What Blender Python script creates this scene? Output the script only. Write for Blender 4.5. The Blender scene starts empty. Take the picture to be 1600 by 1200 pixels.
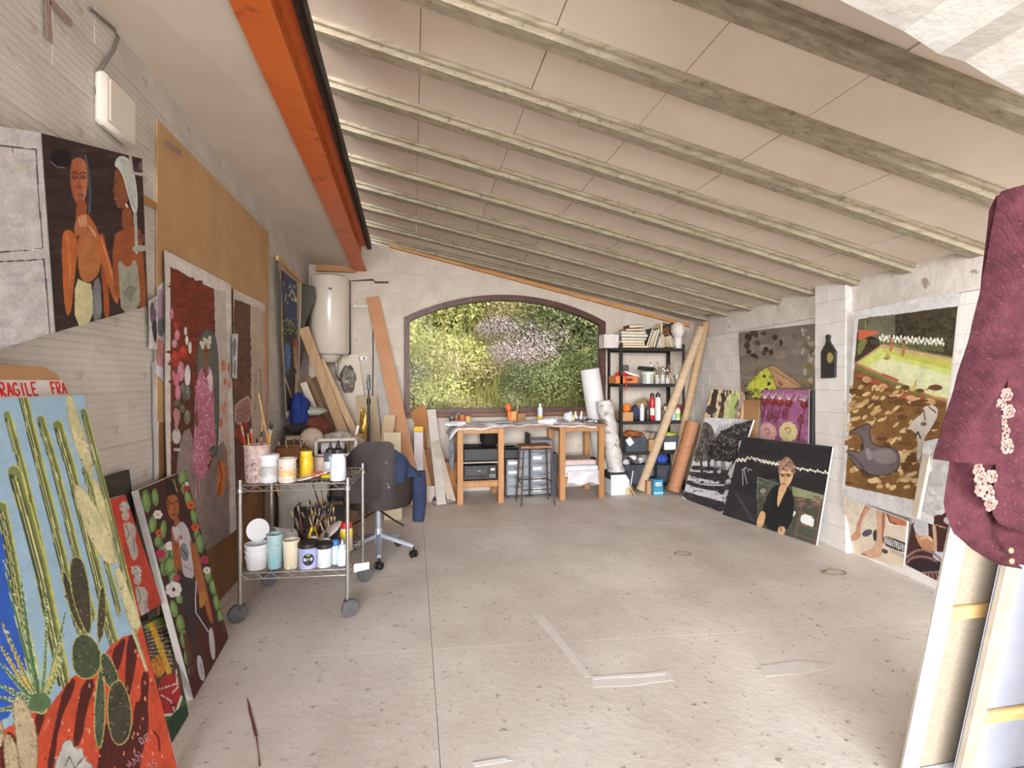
import bpy, bmesh, math, random
import numpy as np
from mathutils import Vector, Matrix, Euler

random.seed(7)
PI = math.pi
scene = bpy.context.scene
COL = scene.collection

# ------------------------------------------------------------------ camera
CAM_H = 1.5
FOC = 800.0            # focal length for a 1600 px wide frame
VPX, HOR = 645.0, 592.0  # where the room's depth axis and the horizon meet in the photograph
YAW = math.atan((800 - VPX) / FOC)
cd = bpy.data.cameras.new('camera')
cam = bpy.data.objects.new('camera', cd)
COL.objects.link(cam)
cd.sensor_width = 36.0
cd.lens = 36.0 * FOC / 1600.0
cd.shift_y = -(600 - HOR) / 1600.0
cd.clip_start = 0.05
cd.clip_end = 200
cam.location = (0, 0, CAM_H)
cam.rotation_euler = (PI / 2, 0, -YAW)
scene.camera = cam

# ------------------------------------------------------------------ light
scene.view_settings.view_transform = 'Standard'
scene.view_settings.look = 'None'
scene.view_settings.gamma = 1.0
scene.view_settings.use_curve_mapping = False
scene.view_settings.exposure = 0.30
scene.cycles.max_bounces = 8
scene.cycles.diffuse_bounces = 5
scene.cycles.glossy_bounces = 3
scene.cycles.transparent_max_bounces = 12
scene.cycles.sample_clamp_indirect = 6.0

world = bpy.data.worlds.new('world')
scene.world = world
world.use_nodes = True
wn = world.node_tree.nodes
wl = world.node_tree.links
wn.clear()
wout = wn.new('ShaderNodeOutputWorld')
wbg = wn.new('ShaderNodeBackground')
sky = wn.new('ShaderNodeTexSky')
sky.sky_type = 'NISHITA'
sky.sun_disc = False
sky.sun_elevation = math.radians(48)
sky.sun_rotation = math.radians(115)
sky.air_density = 1.0
sky.dust_density = 3.0
sky.ozone_density = 1.0
whs = wn.new('ShaderNodeHueSaturation')
whs.inputs['Saturation'].default_value = 0.45
wl.new(sky.outputs[0], whs.inputs['Color'])
wl.new(whs.outputs[0], wbg.inputs[0])
wbg.inputs[1].default_value = 0.20
wl.new(wbg.outputs[0], wout.inputs[0])

sd = bpy.data.lights.new('sun', 'SUN')
sd.energy = 2.6
sd.angle = math.radians(3)
sd.color = (1.0, 0.95, 0.86)
sun = bpy.data.objects.new('sun', sd)
COL.objects.link(sun)
sun.location = (6, 2, 12)
sun.rotation_euler = Vector((-0.62, 0.35, -0.9)).to_track_quat('-Z', 'Y').to_euler()

def area(name, loc, target, sx, sy, energy, color=(1, 1, 1)):
    d = bpy.data.lights.new(name, 'AREA')
    d.shape = 'RECTANGLE'
    d.size, d.size_y, d.energy, d.color = sx, sy, energy, color
    o = bpy.data.objects.new(name, d)
    COL.objects.link(o)
    o.location = loc
    o.rotation_euler = (Vector(target) - Vector(loc)).to_track_quat('-Z', 'Y').to_euler()
    return o
area('doorway_daylight', (-7.0, -14.0, 3.3), (1.5, 5.0, 1.2), 22.0, 6.5, 13600, (1.0, 0.985, 0.965))

# ------------------------------------------------------------------ pixel -> place
CY, SY = math.cos(YAW), math.sin(YAW)
def ray(px, py):
    u, v = (px - 800) / FOC, (HOR - py) / FOC
    return Vector((CY * u + SY, -SY * u + CY, v))       # per metre of depth
O = Vector((0, 0, CAM_H))
def onZ(px, py, z=0.0):
    r = ray(px, py); return O + r * ((z - CAM_H) / r.z)
def onX(px, py, x):
    r = ray(px, py); return O + r * (x / r.x)
def onY(px, py, y):
    r = ray(px, py); return O + r * (y / r.y)
def onP(px, py, p, n):
    r = ray(px, py); return O + r * ((Vector(p) - O).dot(n) / r.dot(n))
WL = -1.29
WB = 6.85
def WR(y): return 3.363 + 0.1 * y
WR_N = Vector((1, -0.1, 0)).normalized()
def onWR(px, py, off=0.0):
    return onP(px, py, Vector((3.363, 0, 0)) - WR_N * off, WR_N)

# ------------------------------------------------------------------ colour, materials
def lin(c):
    return tuple((x / 255 / 12.92) if x / 255 <= 0.04045 else ((x / 255 + 0.055) / 1.055) ** 2.4 for x in c)
MATS = {}
def mat(name, c1=(200, 200, 200), c2=None, scale=6.0, rough=0.6, metal=0.0, bump=0.0, bscale=40.0, detail=6.0,
        stretch=(1, 1, 1), lo=0.35, hi=0.65, trans=0.0, alpha=1.0, spec=0.5, c3=None, s3=25.0, t3=(0.62, 0.66), coat=0.0, attr=None, wave=None, sheen=0.0):
    if name in MATS: return MATS[name]
    m = bpy.data.materials.new(name)
    m.use_nodes = True
    n, l = m.node_tree.nodes, m.node_tree.links
    b = n['Principled BSDF']
    b.inputs['Roughness'].default_value = rough
    b.inputs['Metallic'].default_value = metal
    b.inputs['Specular IOR Level'].default_value = spec
    b.inputs['Coat Weight'].default_value = coat
    b.inputs['Transmission Weight'].default_value = trans
    b.inputs['Alpha'].default_value = alpha
    if sheen: b.inputs['Sheen Weight'].default_value = sheen
    tc = n.new('ShaderNodeTexCoord')
    mp = n.new('ShaderNodeMapping')
    mp.inputs['Scale'].default_value = stretch
    l.new(tc.outputs['Object'], mp.inputs[0])
    src = None
    if attr:
        at = n.new('ShaderNodeAttribute'); at.attribute_name = attr
        src = at.outputs['Color']
    elif c2 is not None:
        nz = n.new('ShaderNodeTexNoise')
        nz.inputs['Scale'].default_value = scale
        nz.inputs['Detail'].default_value = detail
        nz.inputs['Roughness'].default_value = 0.6
        l.new(mp.outputs[0], nz.inputs['Vector'])
        cr = n.new('ShaderNodeValToRGB')
        cr.color_ramp.elements[0].position = lo
        cr.color_ramp.elements[1].position = hi
        cr.color_ramp.elements[0].color = (*lin(c1), 1)
        cr.color_ramp.elements[1].color = (*lin(c2), 1)
        l.new(nz.outputs['Fac'], cr.inputs[0])
        src = cr.outputs[0]
    if c3 is not None and src is not None:
        n3 = n.new('ShaderNodeTexNoise')
        n3.inputs['Scale'].default_value = s3
        n3.inputs['Detail'].default_value = 4
        l.new(tc.outputs['Object'], n3.inputs['Vector'])
        r3 = n.new('ShaderNodeValToRGB')
        r3.color_ramp.elements[0].position, r3.color_ramp.elements[1].position = t3
        l.new(n3.outputs['Fac'], r3.inputs[0])
        mx = n.new('ShaderNodeMix'); mx.data_type = 'RGBA'
        l.new(r3.outputs[0], mx.inputs['Factor'])
        l.new(src, mx.inputs['A'])
        mx.inputs['B'].default_value = (*lin(c3), 1)
        src = mx.outputs['Result']
    if src is not None: l.new(src, b.inputs['Base Color'])
    else: b.inputs['Base Color'].default_value = (*lin(c1), 1)
    hsrc = None
    if bump:
        bz = n.new('ShaderNodeTexNoise')
        bz.inputs['Scale'].default_value = bscale
        bz.inputs['Detail'].default_value = 5
        l.new(mp.outputs[0], bz.inputs['Vector'])
        hsrc = bz.outputs['Fac']
    if wave:                                             # (axis, repeats per metre, strength)
        wv = n.new('ShaderNodeTexWave')
        wv.bands_direction = wave[0]
        wv.inputs['Scale'].default_value = wave[1] / 3.183 / 1.0
        wv.inputs['Distortion'].default_value = 0.6
        wv.inputs['Detail Scale'].default_value = 2.0
        l.new(tc.outputs['Object'], wv.inputs['Vector'])
        rp = n.new('ShaderNodeValToRGB')
        rp.color_ramp.elements[0].position, rp.color_ramp.elements[1].position = 0.0, 0.25
        l.new(wv.outputs['Fac'], rp.inputs[0])
        if hsrc is None: hsrc = rp.outputs[0]
        else:
            ad = n.new('ShaderNodeMath'); ad.operation = 'MULTIPLY_ADD'
            l.new(rp.outputs[0], ad.inputs[0]); ad.inputs[1].default_value = wave[2]
            l.new(hsrc, ad.inputs[2]); hsrc = ad.outputs[0]
    if hsrc is not None:
        bp = n.new('ShaderNodeBump')
        bp.inputs['Strength'].default_value = min(1.0, bump if bump else 0.4)
        bp.inputs['Distance'].default_value = 0.01
        l.new(hsrc, bp.inputs['Height'])
        l.new(bp.outputs[0], b.inputs['Normal'])
    MATS[name] = m
    return m

# ------------------------------------------------------------------ mesh building
class MB:
    def __init__(s):
        s.v, s.f, s.mi, s.m, s.M = [], [], [], 0, Matrix()
    def add(s, vs, fs):
        o = len(s.v); M = s.M
        s.v += [tuple(M @ Vector(v)) for v in vs]
        s.f += [tuple(i + o for i in f) for f in fs]
        s.mi += [s.m] * len(fs)
        return s
    def box(s, lo, hi, b=0.0):
        x0, y0, z0 = lo; x1, y1, z1 = hi
        b = min(b, (x1 - x0) * .45, (y1 - y0) * .45, (z1 - z0) * .45)
        if b <= 0:
            vs = [(x, y, z) for x in (x0, x1) for y in (y0, y1) for z in (z0, z1)]
            return s.add(vs, [(0, 1, 3, 2), (4, 6, 7, 5), (0, 4, 5, 1), (2, 3, 7, 6), (0, 2, 6, 4), (1, 5, 7, 3)])
        lo, hi = (x0, y0, z0), (x1, y1, z1)
        vs, ix = [], {}
        for sx in (0, 1):
            for sy in (0, 1):
                for sz in (0, 1):
                    sg = (sx, sy, sz)
                    for a in range(3):
                        p = []
                        for k in range(3):
                            e = (hi if sg[k] else lo)[k]
                            if k != a: e += -b if sg[k] else b
                            p.append(e)
                        ix[(sg, a)] = len(vs); vs.append(p)
        fs = []
        for a in range(3):
            i, j = (a + 1) % 3, (a + 2) % 3
            for t in (0, 1):
                q = []
                for (u, w) in ((0, 0), (1, 0), (1, 1), (0, 1)):
                    g = [0, 0, 0]; g[a] = t; g[i] = u; g[j] = w
                    q.append(ix[(tuple(g), a)])
                fs.append(q if t else q[::-1])
        for a in range(3):                                # edge strips along axis a
            i, j = (a + 1) % 3, (a + 2) % 3
            for (u, w) in ((0, 0), (1, 0), (1, 1), (0, 1)):
                g0 = [0, 0, 0]; g1 = [0, 0, 0]
                g0[i] = g1[i] = u; g0[j] = g1[j] = w; g1[a] = 1
                g0, g1 = tuple(g0), tuple(g1)
                q = [ix[(g0, i)], ix[(g0, j)], ix[(g1, j)], ix[(g1, i)]]
                fs.append(q[::-1] if (u + w) % 2 == 0 else q)
        for sg in [(x, y, z) for x in (0, 1) for y in (0, 1) for z in (0, 1)]:
            q = [ix[(sg, 0)], ix[(sg, 1)], ix[(sg, 2)]]
            fs.append(q if sum(sg) % 2 else q[::-1])
        return s.add(vs, fs)
    def bar(s, p, q, w, t, up=(0, 0, 1), b=0.002):
        """rectangular bar from p to q; w across, t along 'up'."""
        p, q = Vector(p), Vector(q); d = q - p; L = d.length; d.normalize()
        up = Vector(up); r = d.cross(up)
        if r.length < 1e-4: r = d.cross(Vector((1, 0, 0)))
        r.normalize(); n = r.cross(d)
        old = s.M
        s.M = old @ Matrix(((r.x, d.x, n.x, p.x), (r.y, d.y, n.y, p.y), (r.z, d.z, n.z, p.z), (0, 0, 0, 1)))
        s.box((-w / 2, 0, -t / 2), (w / 2, L, t / 2), b)
        s.M = old
        return s
    def tube(s, pts, r, n=10, caps=True, closed=False):
        pts = [Vector(p) for p in pts]; m = len(pts)
        rs = r if isinstance(r, (list, tuple)) else [r] * m
        vs, fs = [], []
        ref = None
        for i, p in enumerate(pts):
            if closed: d = pts[(i + 1) % m] - pts[i - 1]
            else: d = pts[min(i + 1, m - 1)] - pts[max(i - 1, 0)]
            d.normalize()
            if ref is None:
                ref = Vector((0, 0, 1)) if abs(d.z) < 0.9 else Vector((1, 0, 0))
            a = d.cross(ref)
            if a.length < 1e-5: a = d.orthogonal()
            a.normalize(); c = a.cross(d); ref = c
            for k in range(n):
                t = 2 * PI * k / n
                vs.append(p + (a * math.cos(t) + c * math.sin(t)) * rs[i])
        for i in range(m if closed else m - 1):
            j = (i + 1) % m
            for k in range(n):
                fs.append((i * n + k, i * n + (k + 1) % n, j * n + (k + 1) % n, j * n + k))
        if caps and not closed:
            fs.append(tuple(range(n))[::-1])
            fs.append(tuple((m - 1) * n + k for k in range(n)))
        return s.add(vs, fs)
    def lathe(s, prof, c=(0, 0, 0), n=20, cap0=True, cap1=True, sx=1.0, sy=1.0, wob=0.0):
        vs, fs = [], []
        for (r, z) in prof:
            for k in range(n):
                t = 2 * PI * k / n
                rr = r * (1 + wob * (random.random() - .5))
                vs.append((c[0] + rr * math.cos(t) * sx, c[1] + rr * math.sin(t) * sy, c[2] + z))
        for i in range(len(prof) - 1):
            for k in range(n):
                fs.append((i * n + k, i * n + (k + 1) % n, (i + 1) * n + (k + 1) % n, (i + 1) * n + k))
        if cap0: fs.append(tuple(range(n))[::-1])
        if cap1: fs.append(tuple((len(prof) - 1) * n + k for k in range(n)))
        return s.add(vs, fs)
    def prism(s, poly, frame):
        """poly: 2D outline (counter-clockwise), frame: (origin, ex, ey, ez*thickness)"""
        o, ex, ey, ez = [Vector(a) for a in frame]; n = len(poly)
        vs = [o + ex * p[0] + ey * p[1] for p in poly] + [o + ex * p[0] + ey * p[1] + ez for p in poly]
        fs = [tuple(range(n))[::-1], tuple(range(n, 2 * n))]
        fs += [(i, (i + 1) % n, n + (i + 1) % n, n + i) for i in range(n)]
        return s.add(vs, fs)
    def slab(s, q, t):
        """quad q (4 points) thickened by vector t"""
        q = [Vector(a) for a in q]; t = Vector(t)
        return s.add(q + [a + t for a in q], [(0, 1, 2, 3), (7, 6, 5, 4), (0, 4, 5, 1), (1, 5, 6, 2), (2, 6, 7, 3), (3, 7, 4, 0)])
    def sphere(s, c, r, n=14, m=9, sc=(1, 1, 1)):
        vs, fs = [], []
        for i in range(m + 1):
            ph = PI * i / m
            for k in range(n):
                t = 2 * PI * k / n
                vs.append((c[0] + r * sc[0] * math.sin(ph) * math.cos(t), c[1] + r * sc[1] * math.sin(ph) * math.sin(t), c[2] - r * sc[2] * math.cos(ph)))
        for i in range(m):
            for k in range(n):
                fs.append((i * n + k, i * n + (k + 1) % n, (i + 1) * n + (k + 1) % n, (i + 1) * n + k))
        return s.add(vs, fs)
    def grid(s, fn, nu, nv):
        vs = [fn(i / nu, j / nv) for j in range(nv + 1) for i in range(nu + 1)]
        fs = [(j * (nu + 1) + i, j * (nu + 1) + i + 1, (j + 1) * (nu + 1) + i + 1, (j + 1) * (nu + 1) + i) for j in range(nv) for i in range(nu)]
        return s.add(vs, fs)
    def build(s, name, m, parent=None, smooth=False, world=False, fix=True):
        me = bpy.data.meshes.new(name)
        vs = s.v
        off = Vector((0, 0, 0))
        if parent is None:
            a = np.array(vs)
            lo, hi = a.min(0), a.max(0)
            off = Vector(((lo[0] + hi[0]) / 2, (lo[1] + hi[1]) / 2, lo[2]))
        elif world:
            p = parent
            while p is not None: off += p.location; p = p.parent
        vs = [(x - off.x, y - off.y, z - off.z) for x, y, z in vs]
        me.from_pydata(vs, [], s.f)
        for k in (m if isinstance(m, (list, tuple)) else [m]): me.materials.append(k)
        if any(s.mi): me.polygons.foreach_set('material_index', s.mi)
        if fix:
            bm = bmesh.new(); bm.from_mesh(me)
            bmesh.ops.remove_doubles(bm, verts=bm.verts, dist=1e-6)
            bmesh.ops.recalc_face_normals(bm, faces=bm.faces)
            bm.to_mesh(me); bm.free()
        if smooth:
            me.polygons.foreach_set('use_smooth', [True] * len(me.polygons))
            try: me.set_sharp_from_angle(angle=math.radians(38))
            except Exception: pass
        me.update()
        o = bpy.data.objects.new(name, me)
        COL.objects.link(o)
        if parent is not None: o.parent = parent
        else: o.location = off
        return o

def tag(o, label, cat, group=None, kind=None):
    if label: o['label'] = label
    if cat: o['category'] = cat
    if group: o['group'] = group
    if kind: o['kind'] = kind
    return o
def thing(name, label, cat, loc=(0, 0, 0), rz=0.0, group=None):
    o = bpy.data.objects.new(name, None)
    o.empty_display_size = 0.1
    COL.objects.link(o)
    o.location = loc; o.rotation_euler = (0, 0, rz)
    return tag(o, label, cat, group)
def dup(root, loc, rz=None, label=None, group=None, scale=None):
    def cp(o, par):
        c = o.copy(); COL.objects.link(c)
        if par is not None: c.parent = par
        for ch in list(o.children): cp(ch, c)
        return c
    r = cp(root, None)
    r.location = loc
    if rz is not None: r.rotation_euler = (0, 0, rz)
    if scale: r.scale = scale
    if label: r['label'] = label
    if group: r['group'] = group
    return r
def struct(o):
    o['kind'] = 'structure'; return o

# ------------------------------------------------------------------ room shell
M_WALLL = mat('painted_block_wall', (196, 190, 184), (214, 208, 201), 3, .75, bump=.4, bscale=45, c3=(170, 156, 142), s3=9, t3=(.64, .76), wave=('Z', 34, 1.3))
M_WALLB = mat('painted_back_wall', (188, 177, 165), (205, 195, 184), 3, .75, bump=.3, bscale=40, c3=(172, 155, 138), s3=9, t3=(.66, .74))
M_WALLR = mat('painted_right_wall', (216, 211, 207), (230, 226, 222), 3, .7, bump=.3, bscale=40, c3=(190, 182, 174), s3=8, t3=(.66, .76))
M_MORT = mat('mortar_joint', (190, 184, 179), (206, 201, 196), 14, .9, bump=.5, bscale=60)
M_PANEL = mat('plaster_ceiling_panel', (219, 205, 189), (228, 215, 200), 2, .85, bump=.08, bscale=30)
M_JOIST = mat('raw_concrete_joist', (144, 133, 113), (174, 163, 142), 9, .95, bump=.25, bscale=50, stretch=(.12, 4, 4), c3=(122, 112, 94), s3=26, t3=(.6, .72))
M_ORANGE = mat('orange_steel_paint', (212, 104, 46), (224, 118, 58), 3, .45, bump=.06, bscale=20, c3=(170, 74, 30), s3=7, t3=(.62, .74))

# floor: cast slabs with open joints
M_FLOOR = mat('stained_concrete_floor', (202, 193, 186), (232, 226, 221), 1.6, .55, bump=.18, bscale=30, detail=10, lo=.3, hi=.7, c3=(158, 149, 140), s3=30, t3=(.63, .74))
fb = MB(); fb.box((-1.6, -1.0, -0.25), (4.6, 7.2, -0.03))
floor = struct(fb.build('floor', M_MORT))
def sk(x, y): return y - 0.085 * x
xs = [-1.45, 0.105, 2.3, 4.5]; ys = [-0.9, 0.35, 2.88, 5.15, 7.15]
for i in range(3):
    for j in range(4):
        g = 0.0013
        x0, x1, y0, y1 = xs[i] + g, xs[i + 1] - g, ys[j] + g, ys[j + 1] - g
        b = MB(); b.slab([(x0, sk(x0, y0), 0), (x1, sk(x1, y0), 0), (x1, sk(x1, y1), 0), (x0, sk(x0, y1), 0)], (0, 0, -0.05))
        b.build('slab', M_FLOOR, floor, world=True)

# walls, each with its courses of blocks as pieces
def wall_blocks(parent, place, L0, L1, H0, H1, bl, bh, depth, m, skip=None, gap=0.003, name='block'):
    cache = {}
    r = random.Random(3)
    k = 0; z = H0
    while z < H1 - 0.02:
        zt = min(z + bh, H1)
        a = L0 - (bl / 2 if k % 2 else 0)
        while a < L1 - 0.01:
            s0, s1 = max(a, L0), min(a + bl, L1)
            a += bl
            if s1 - s0 < 0.05: continue
            segs = [(s0, s1)]
            if skip: segs = skip(s0, s1, z, zt)
            for (c0, c1) in segs:
                if c1 - c0 < 0.04: continue
                key = (round(c1 - c0, 3), round(zt - z, 3))
                if key not in cache:
                    b = MB(); b.box((0, -(c1 - c0) / 2 + gap / 2, gap / 2), (depth, (c1 - c0) / 2 - gap / 2, zt - z - gap / 2), 0.0015)
                    o = b.build(name, m, parent)
                    cache[key] = o.data
                else:
                    o = bpy.data.objects.new(name, cache[key]); COL.objects.link(o); o.parent = parent
                loc, rz = place((c0 + c1) / 2, z, r.uniform(-.001, .0015))
                o.location = Vector(loc) - parent.location
                o.rotation_euler = (0, 0, rz)
        z = zt; k += 1

b = MB(); b.box((WL - 0.25, -0.4, 0), (WL - 0.0025, WB + .2, 3.3))
wall_left = struct(b.build('wall_left', M_MORT))
wall_blocks(wall_left, lambda l, z, e: ((WL - 0.012 + e, l, z), 0), 0.4, WB, 0.0, 3.12, 0.5, 0.24, 0.012, M_WALLL)

# right wall runs a little askew
b = MB()
p0, p1 = Vector((WR(.6) - .0035, .6, 0)), Vector((WR(7.05) - .0035, 7.05, 0))
b.slab([p0, p1, p1 + Vector((.25, 0, 0)), p0 + Vector((.25, 0, 0))], (0, 0, 2.75))
wall_right = struct(b.build('wall_right', M_MORT))
angR = math.atan(-0.1)
wall_blocks(wall_right, lambda l, z, e: ((WR(l) + .008 - e, l, z), PI + angR), 0.7, WB, 0.0, 2.08, 0.42, 0.2, 0.014, M_WALLR)
# ring beam along its top
b = MB(); q0, q1 = 0.7, WB
b.slab([(WR(q0) - .02, q0, 2.085), (WR(q1) - .02, q1, 2.085), (WR(q1) + .1, q1, 2.085), (WR(q0) + .1, q0, 2.085)], (0, 0, .42))
struct(b.build('trim_1', mat('ring_beam_concrete', (200, 193, 186), (222, 216, 210), 4, .9, bump=.6, bscale=18, c3=(160, 146, 132), s3=12, t3=(.64, .7))))
# pillar
b = MB()
Yp0, Yp1, pp = 3.78, 4.17, 0.075
b.slab([(WR(Yp0) - pp, Yp0, 0), (WR(Yp1) - pp, Yp1, 0), (WR(Yp1) + .1, Yp1, 0), (WR(Yp0) + .1, Yp0, 0)], (0, 0, 2.5))
pillar = struct(b.build('trim_2', M_MORT))
wall_blocks(pillar, lambda l, z, e: ((WR(l) - pp + .006 - e, l, z), PI + angR), Yp0 + .001, Yp1 - .001, 0.0, 2.4, 0.39, 0.2, 0.012, M_WALLR)

# back wall with an arched opening
WX0, WX1, SILL, SPR, APX = -0.11, 2.66, 1.035, 2.30, 2.635
wcx, hw = (WX0 + WX1) / 2, (WX1 - WX0) / 2
rise = APX - SPR
RA = (hw * hw + rise * rise) / (2 * rise)
def arch(x, grow=0.0):
    d = (RA + grow) ** 2 - (x - wcx) ** 2
    return APX - RA + math.sqrt(max(d, 0))
b = MB()
def bw(x0, x1, z0a, z0b, z1=3.5):
    b.slab([(x0, WB, z0a), (x1, WB, z0b), (x1, WB, z1), (x0, WB, z1)], (0, .3, 0))
bw(WL - .2, WX0, 0, 0); bw(WX1, 4.4, 0, 0); bw(WX0, WX1, 0, 0, SILL)
for i in range(24):
    a0, a1 = WX0 + 2 * hw * i / 24, WX0 + 2 * hw * (i + 1) / 24
    bw(a0, a1, arch(a0), arch(a1))
wall_back = struct(b.build('wall_back', mat('back_wall_plaster', (188, 178, 166), (204, 194, 183), 5, .85, bump=.4, bscale=30)))
def skipw(s0, s1, z0, z1):
    if z1 < SILL - .03 or z0 > APX + .08: return [(s0, s1)]
    out = []
    if s0 < WX0 - .06: out.append((s0, min(s1, WX0 - .06)))
    if s1 > WX1 + .06: out.append((max(s0, WX1 + .06), s1))
    return out
wall_blocks(wall_back, lambda l, z, e: ((l, WB - .002 - e, z), PI / 2), WL, 4.05, 0.0, 3.3, 0.5, 0.24, 0.012, M_WALLB, skipw)

# window
M_WFR = mat('dark_red_brown_window_paint', (68, 39, 33), (86, 51, 43), 8, .5, bump=.15, bscale=30, c3=(140, 92, 70), s3=18, t3=(.66, .72))
win = struct(thing('window_1', None, None, (wcx, WB, SILL)))
def arch_frame(i, o, y0, y1):
    """ring between the outline shrunk by i and by o"""
    mb = MB()
    def outline(s):
        pts = [(WX0 + s, SILL + s)]
        n = 28
        for k in range(n + 1):
            x = WX0 + s + (2 * hw - 2 * s) * k / n
            pts.append((x, arch(x, -s)))
        pts.append((WX1 - s, SILL + s))
        return pts
    A, B = outline(o), outline(i); n = len(A)
    vs = [(x, y0, z) for x, z in A] + [(x, y0, z) for x, z in B] + [(x, y1, z) for x, z in A] + [(x, y1, z) for x, z in B]
    fs = []
    for k in range(n):
        j = (k + 1) % n
        fs += [(k, j, n + j, n + k), (2 * n + k, 3 * n + k, 3 * n + j, 2 * n + j), (k, 2 * n + k, 2 * n + j, j), (n + k, n + j, 3 * n + j, 3 * n + k)]
    mb.add(vs, fs)
    return mb
arch_frame(0.07, -0.005, WB - .03, WB + .09).build('window_frame', M_WFR, win, world=True)
mb = MB(); n = 28
pts = [(WX0 + .068, SILL + .068)] + [(WX0 + .068 + (2 * hw - .136) * k / n, arch(WX0 + .068 + (2 * hw - .136) * k / n, -.068)) for k in range(n + 1)] + [(WX1 - .068, SILL + .068)]
mb.prism([(x, z) for x, z in pts], ((0, WB + .03, 0), (1, 0, 0), (0, 0, 1), (0, .004, 0)))
M_GLASS = bpy.data.materials.new('window_glass'); M_GLASS.use_nodes = True
_n, _l = M_GLASS.node_tree.nodes, M_GLASS.node_tree.links
_n.clear()
_o = _n.new('ShaderNodeOutputMaterial'); _t = _n.new('ShaderNodeBsdfTransparent'); _g = _n.new('ShaderNodeBsdfGlossy')
_g.inputs['Roughness'].default_value = .02; _t.inputs[0].default_value = (.97, .98, .97, 1)
_mx = _n.new('ShaderNodeMixShader'); _fr = _n.new('ShaderNodeFresnel'); _fr.inputs[0].default_value = 1.08
_l.new(_fr.outputs[0], _mx.inputs[0]); _l.new(_t.outputs[0], _mx.inputs[1]); _l.new(_g.outputs[0], _mx.inputs[2]); _l.new(_mx.outputs[0], _o.inputs[0])
mb.build('pane', M_GLASS, win, world=True)
mb = MB(); mb.box((WX0 - .03, WB - .07, SILL - .045), (WX1 + .03, WB + .02, SILL + .012), .006)
mb.build('window_sill', mat('sill_wood', (104, 66, 52), (128, 88, 68), 6, .6, stretch=(.3, 3, 3)), win, world=True)

# sloping ceiling: plastered panels laid between concrete joists
def ceilH(x, y):
    s = 0.217 + 0.0168 * (WB - y)
    return 2.345 + s * (WR(y) - x)
XB = -0.52
Yk = [0.97, 1.5, 2.03, 2.56, 3.09, 3.62, 4.15, 4.69, 5.23, 5.77, 6.31, 6.85, 7.4]
def skc(x, y): return y - 0.095 * (x - XB)
XJ = [-0.61, 0.04, 0.68, 1.32, 1.96, 2.6, 3.24, 3.9]
b = MB()
b.slab([(-1.6, -1.6, 4.05), (4.6, -1.6, 2.75), (4.6, 7.4, 2.75), (-1.6, 7.4, 4.05)], (0, 0, .15))  # unseen overhang past the doorway, added to shade the things near it
ceiling = struct(b.build('ceiling', mat('roof_deck', (150, 140, 130), (170, 160, 150), 5, .9)))
rr = random.Random(5)
for i in range(len(Yk) - 1):
    off = 0
    for j in range(len(XJ) - 1):
        x0, x1 = XJ[j] + .0025, XJ[j + 1] - .0025
        y0, y1 = Yk[i] + .03, Yk[i + 1] - .03
        e = rr.uniform(-.003, .003)
        q = []
        for (x, y) in ((x0, y0), (x1, y0), (x1, y1), (x0, y1)):
            Y = skc(x, y); q.append((x, Y, ceilH(x, Y) + e + .002))
        b = MB(); b.slab(q, (0, 0, .04)); b.build('ceiling_panel', M_PANEL, ceiling, world=True)
for i, y in enumerate(Yk):
    b = MB(); n = 14
    prof = [(-.07, .012), (-.07, -.012), (-.047, -.016), (-.043, -.044), (.043, -.044), (.047, -.016), (.07, -.012), (.07, .012)]
    rj = random.Random(i)
    vs = []
    for k in range(n + 1):
        x = XB - .07 + (4.04 - XB) * k / n
        for (a, h) in prof:
            Y = skc(x, y + a + rj.uniform(-.0012, .0012)); vs.append((x, Y, ceilH(x, Y) + h - .012 + rj.uniform(-.001, .001)))
    m = len(prof)
    fs = [(k * m + a, k * m + a + 1, (k + 1) * m + a + 1, (k + 1) * m + a) for k in range(n) for a in range(m - 1)]
    fs += [tuple(range(m)), tuple(n * m + a for a in range(m))[::-1]]
    b.add(vs, fs)
    b.build('joist', M_JOIST, ceiling, world=True)
# flat ceiling strip left of the beam
def bmH(y): return 2.885 + 0.04 * (WB - y)
def flatH(y): return 2.95 + 0.022 * (WB - y)
YS = [0.6, 1.72, 3.58, 5.44, WB]
for i in range(4):
    y0, y1 = YS[i] + .003, YS[i + 1] - .003
    b = MB(); b.slab([(WL - .01, y0, flatH(y0)), (-.70, y0, bmH(y0) + .035), (-.70, y1, bmH(y1) + .035), (WL - .01, y1, flatH(y1))], (0, 0, .05))
    b.build('ceiling_sheet', mat('flat_ceiling_plaster', (214, 201, 187), (222, 211, 198), 2, .85, bump=.06, bscale=25), ceiling, world=True)
# orange I-beam
bx0, bx1 = -0.748, -0.586
b = MB(); y0, y1 = .7, WB + .1
sec = [(bx0, 0), (bx1, 0), (bx1, .016), (bx1 - .058, .03), (bx1 - .066, .045), (bx1 - .066, .31), (bx1 - .058, .325), (bx1, .338), (bx1, .354), (bx0, .354), (bx0, .338), (bx0 + .058, .325), (bx0 + .066, .31), (bx0 + .066, .045), (bx0 + .058, .03), (bx0, .016)]
n = len(sec)
b.add([(x, y0, bmH(y0) + z) for x, z in sec] + [(x, y1, bmH(y1) + z) for x, z in sec],
      [(i, (i + 1) % n, n + (i + 1) % n, n + i) for i in range(n)] + [tuple(range(n))[::-1], tuple(range(n, 2 * n))])
beam = struct(b.build('ceiling_beam', M_ORANGE)); beam['label'] = 'orange painted steel I-beam running under the ceiling to the back wall'
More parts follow.
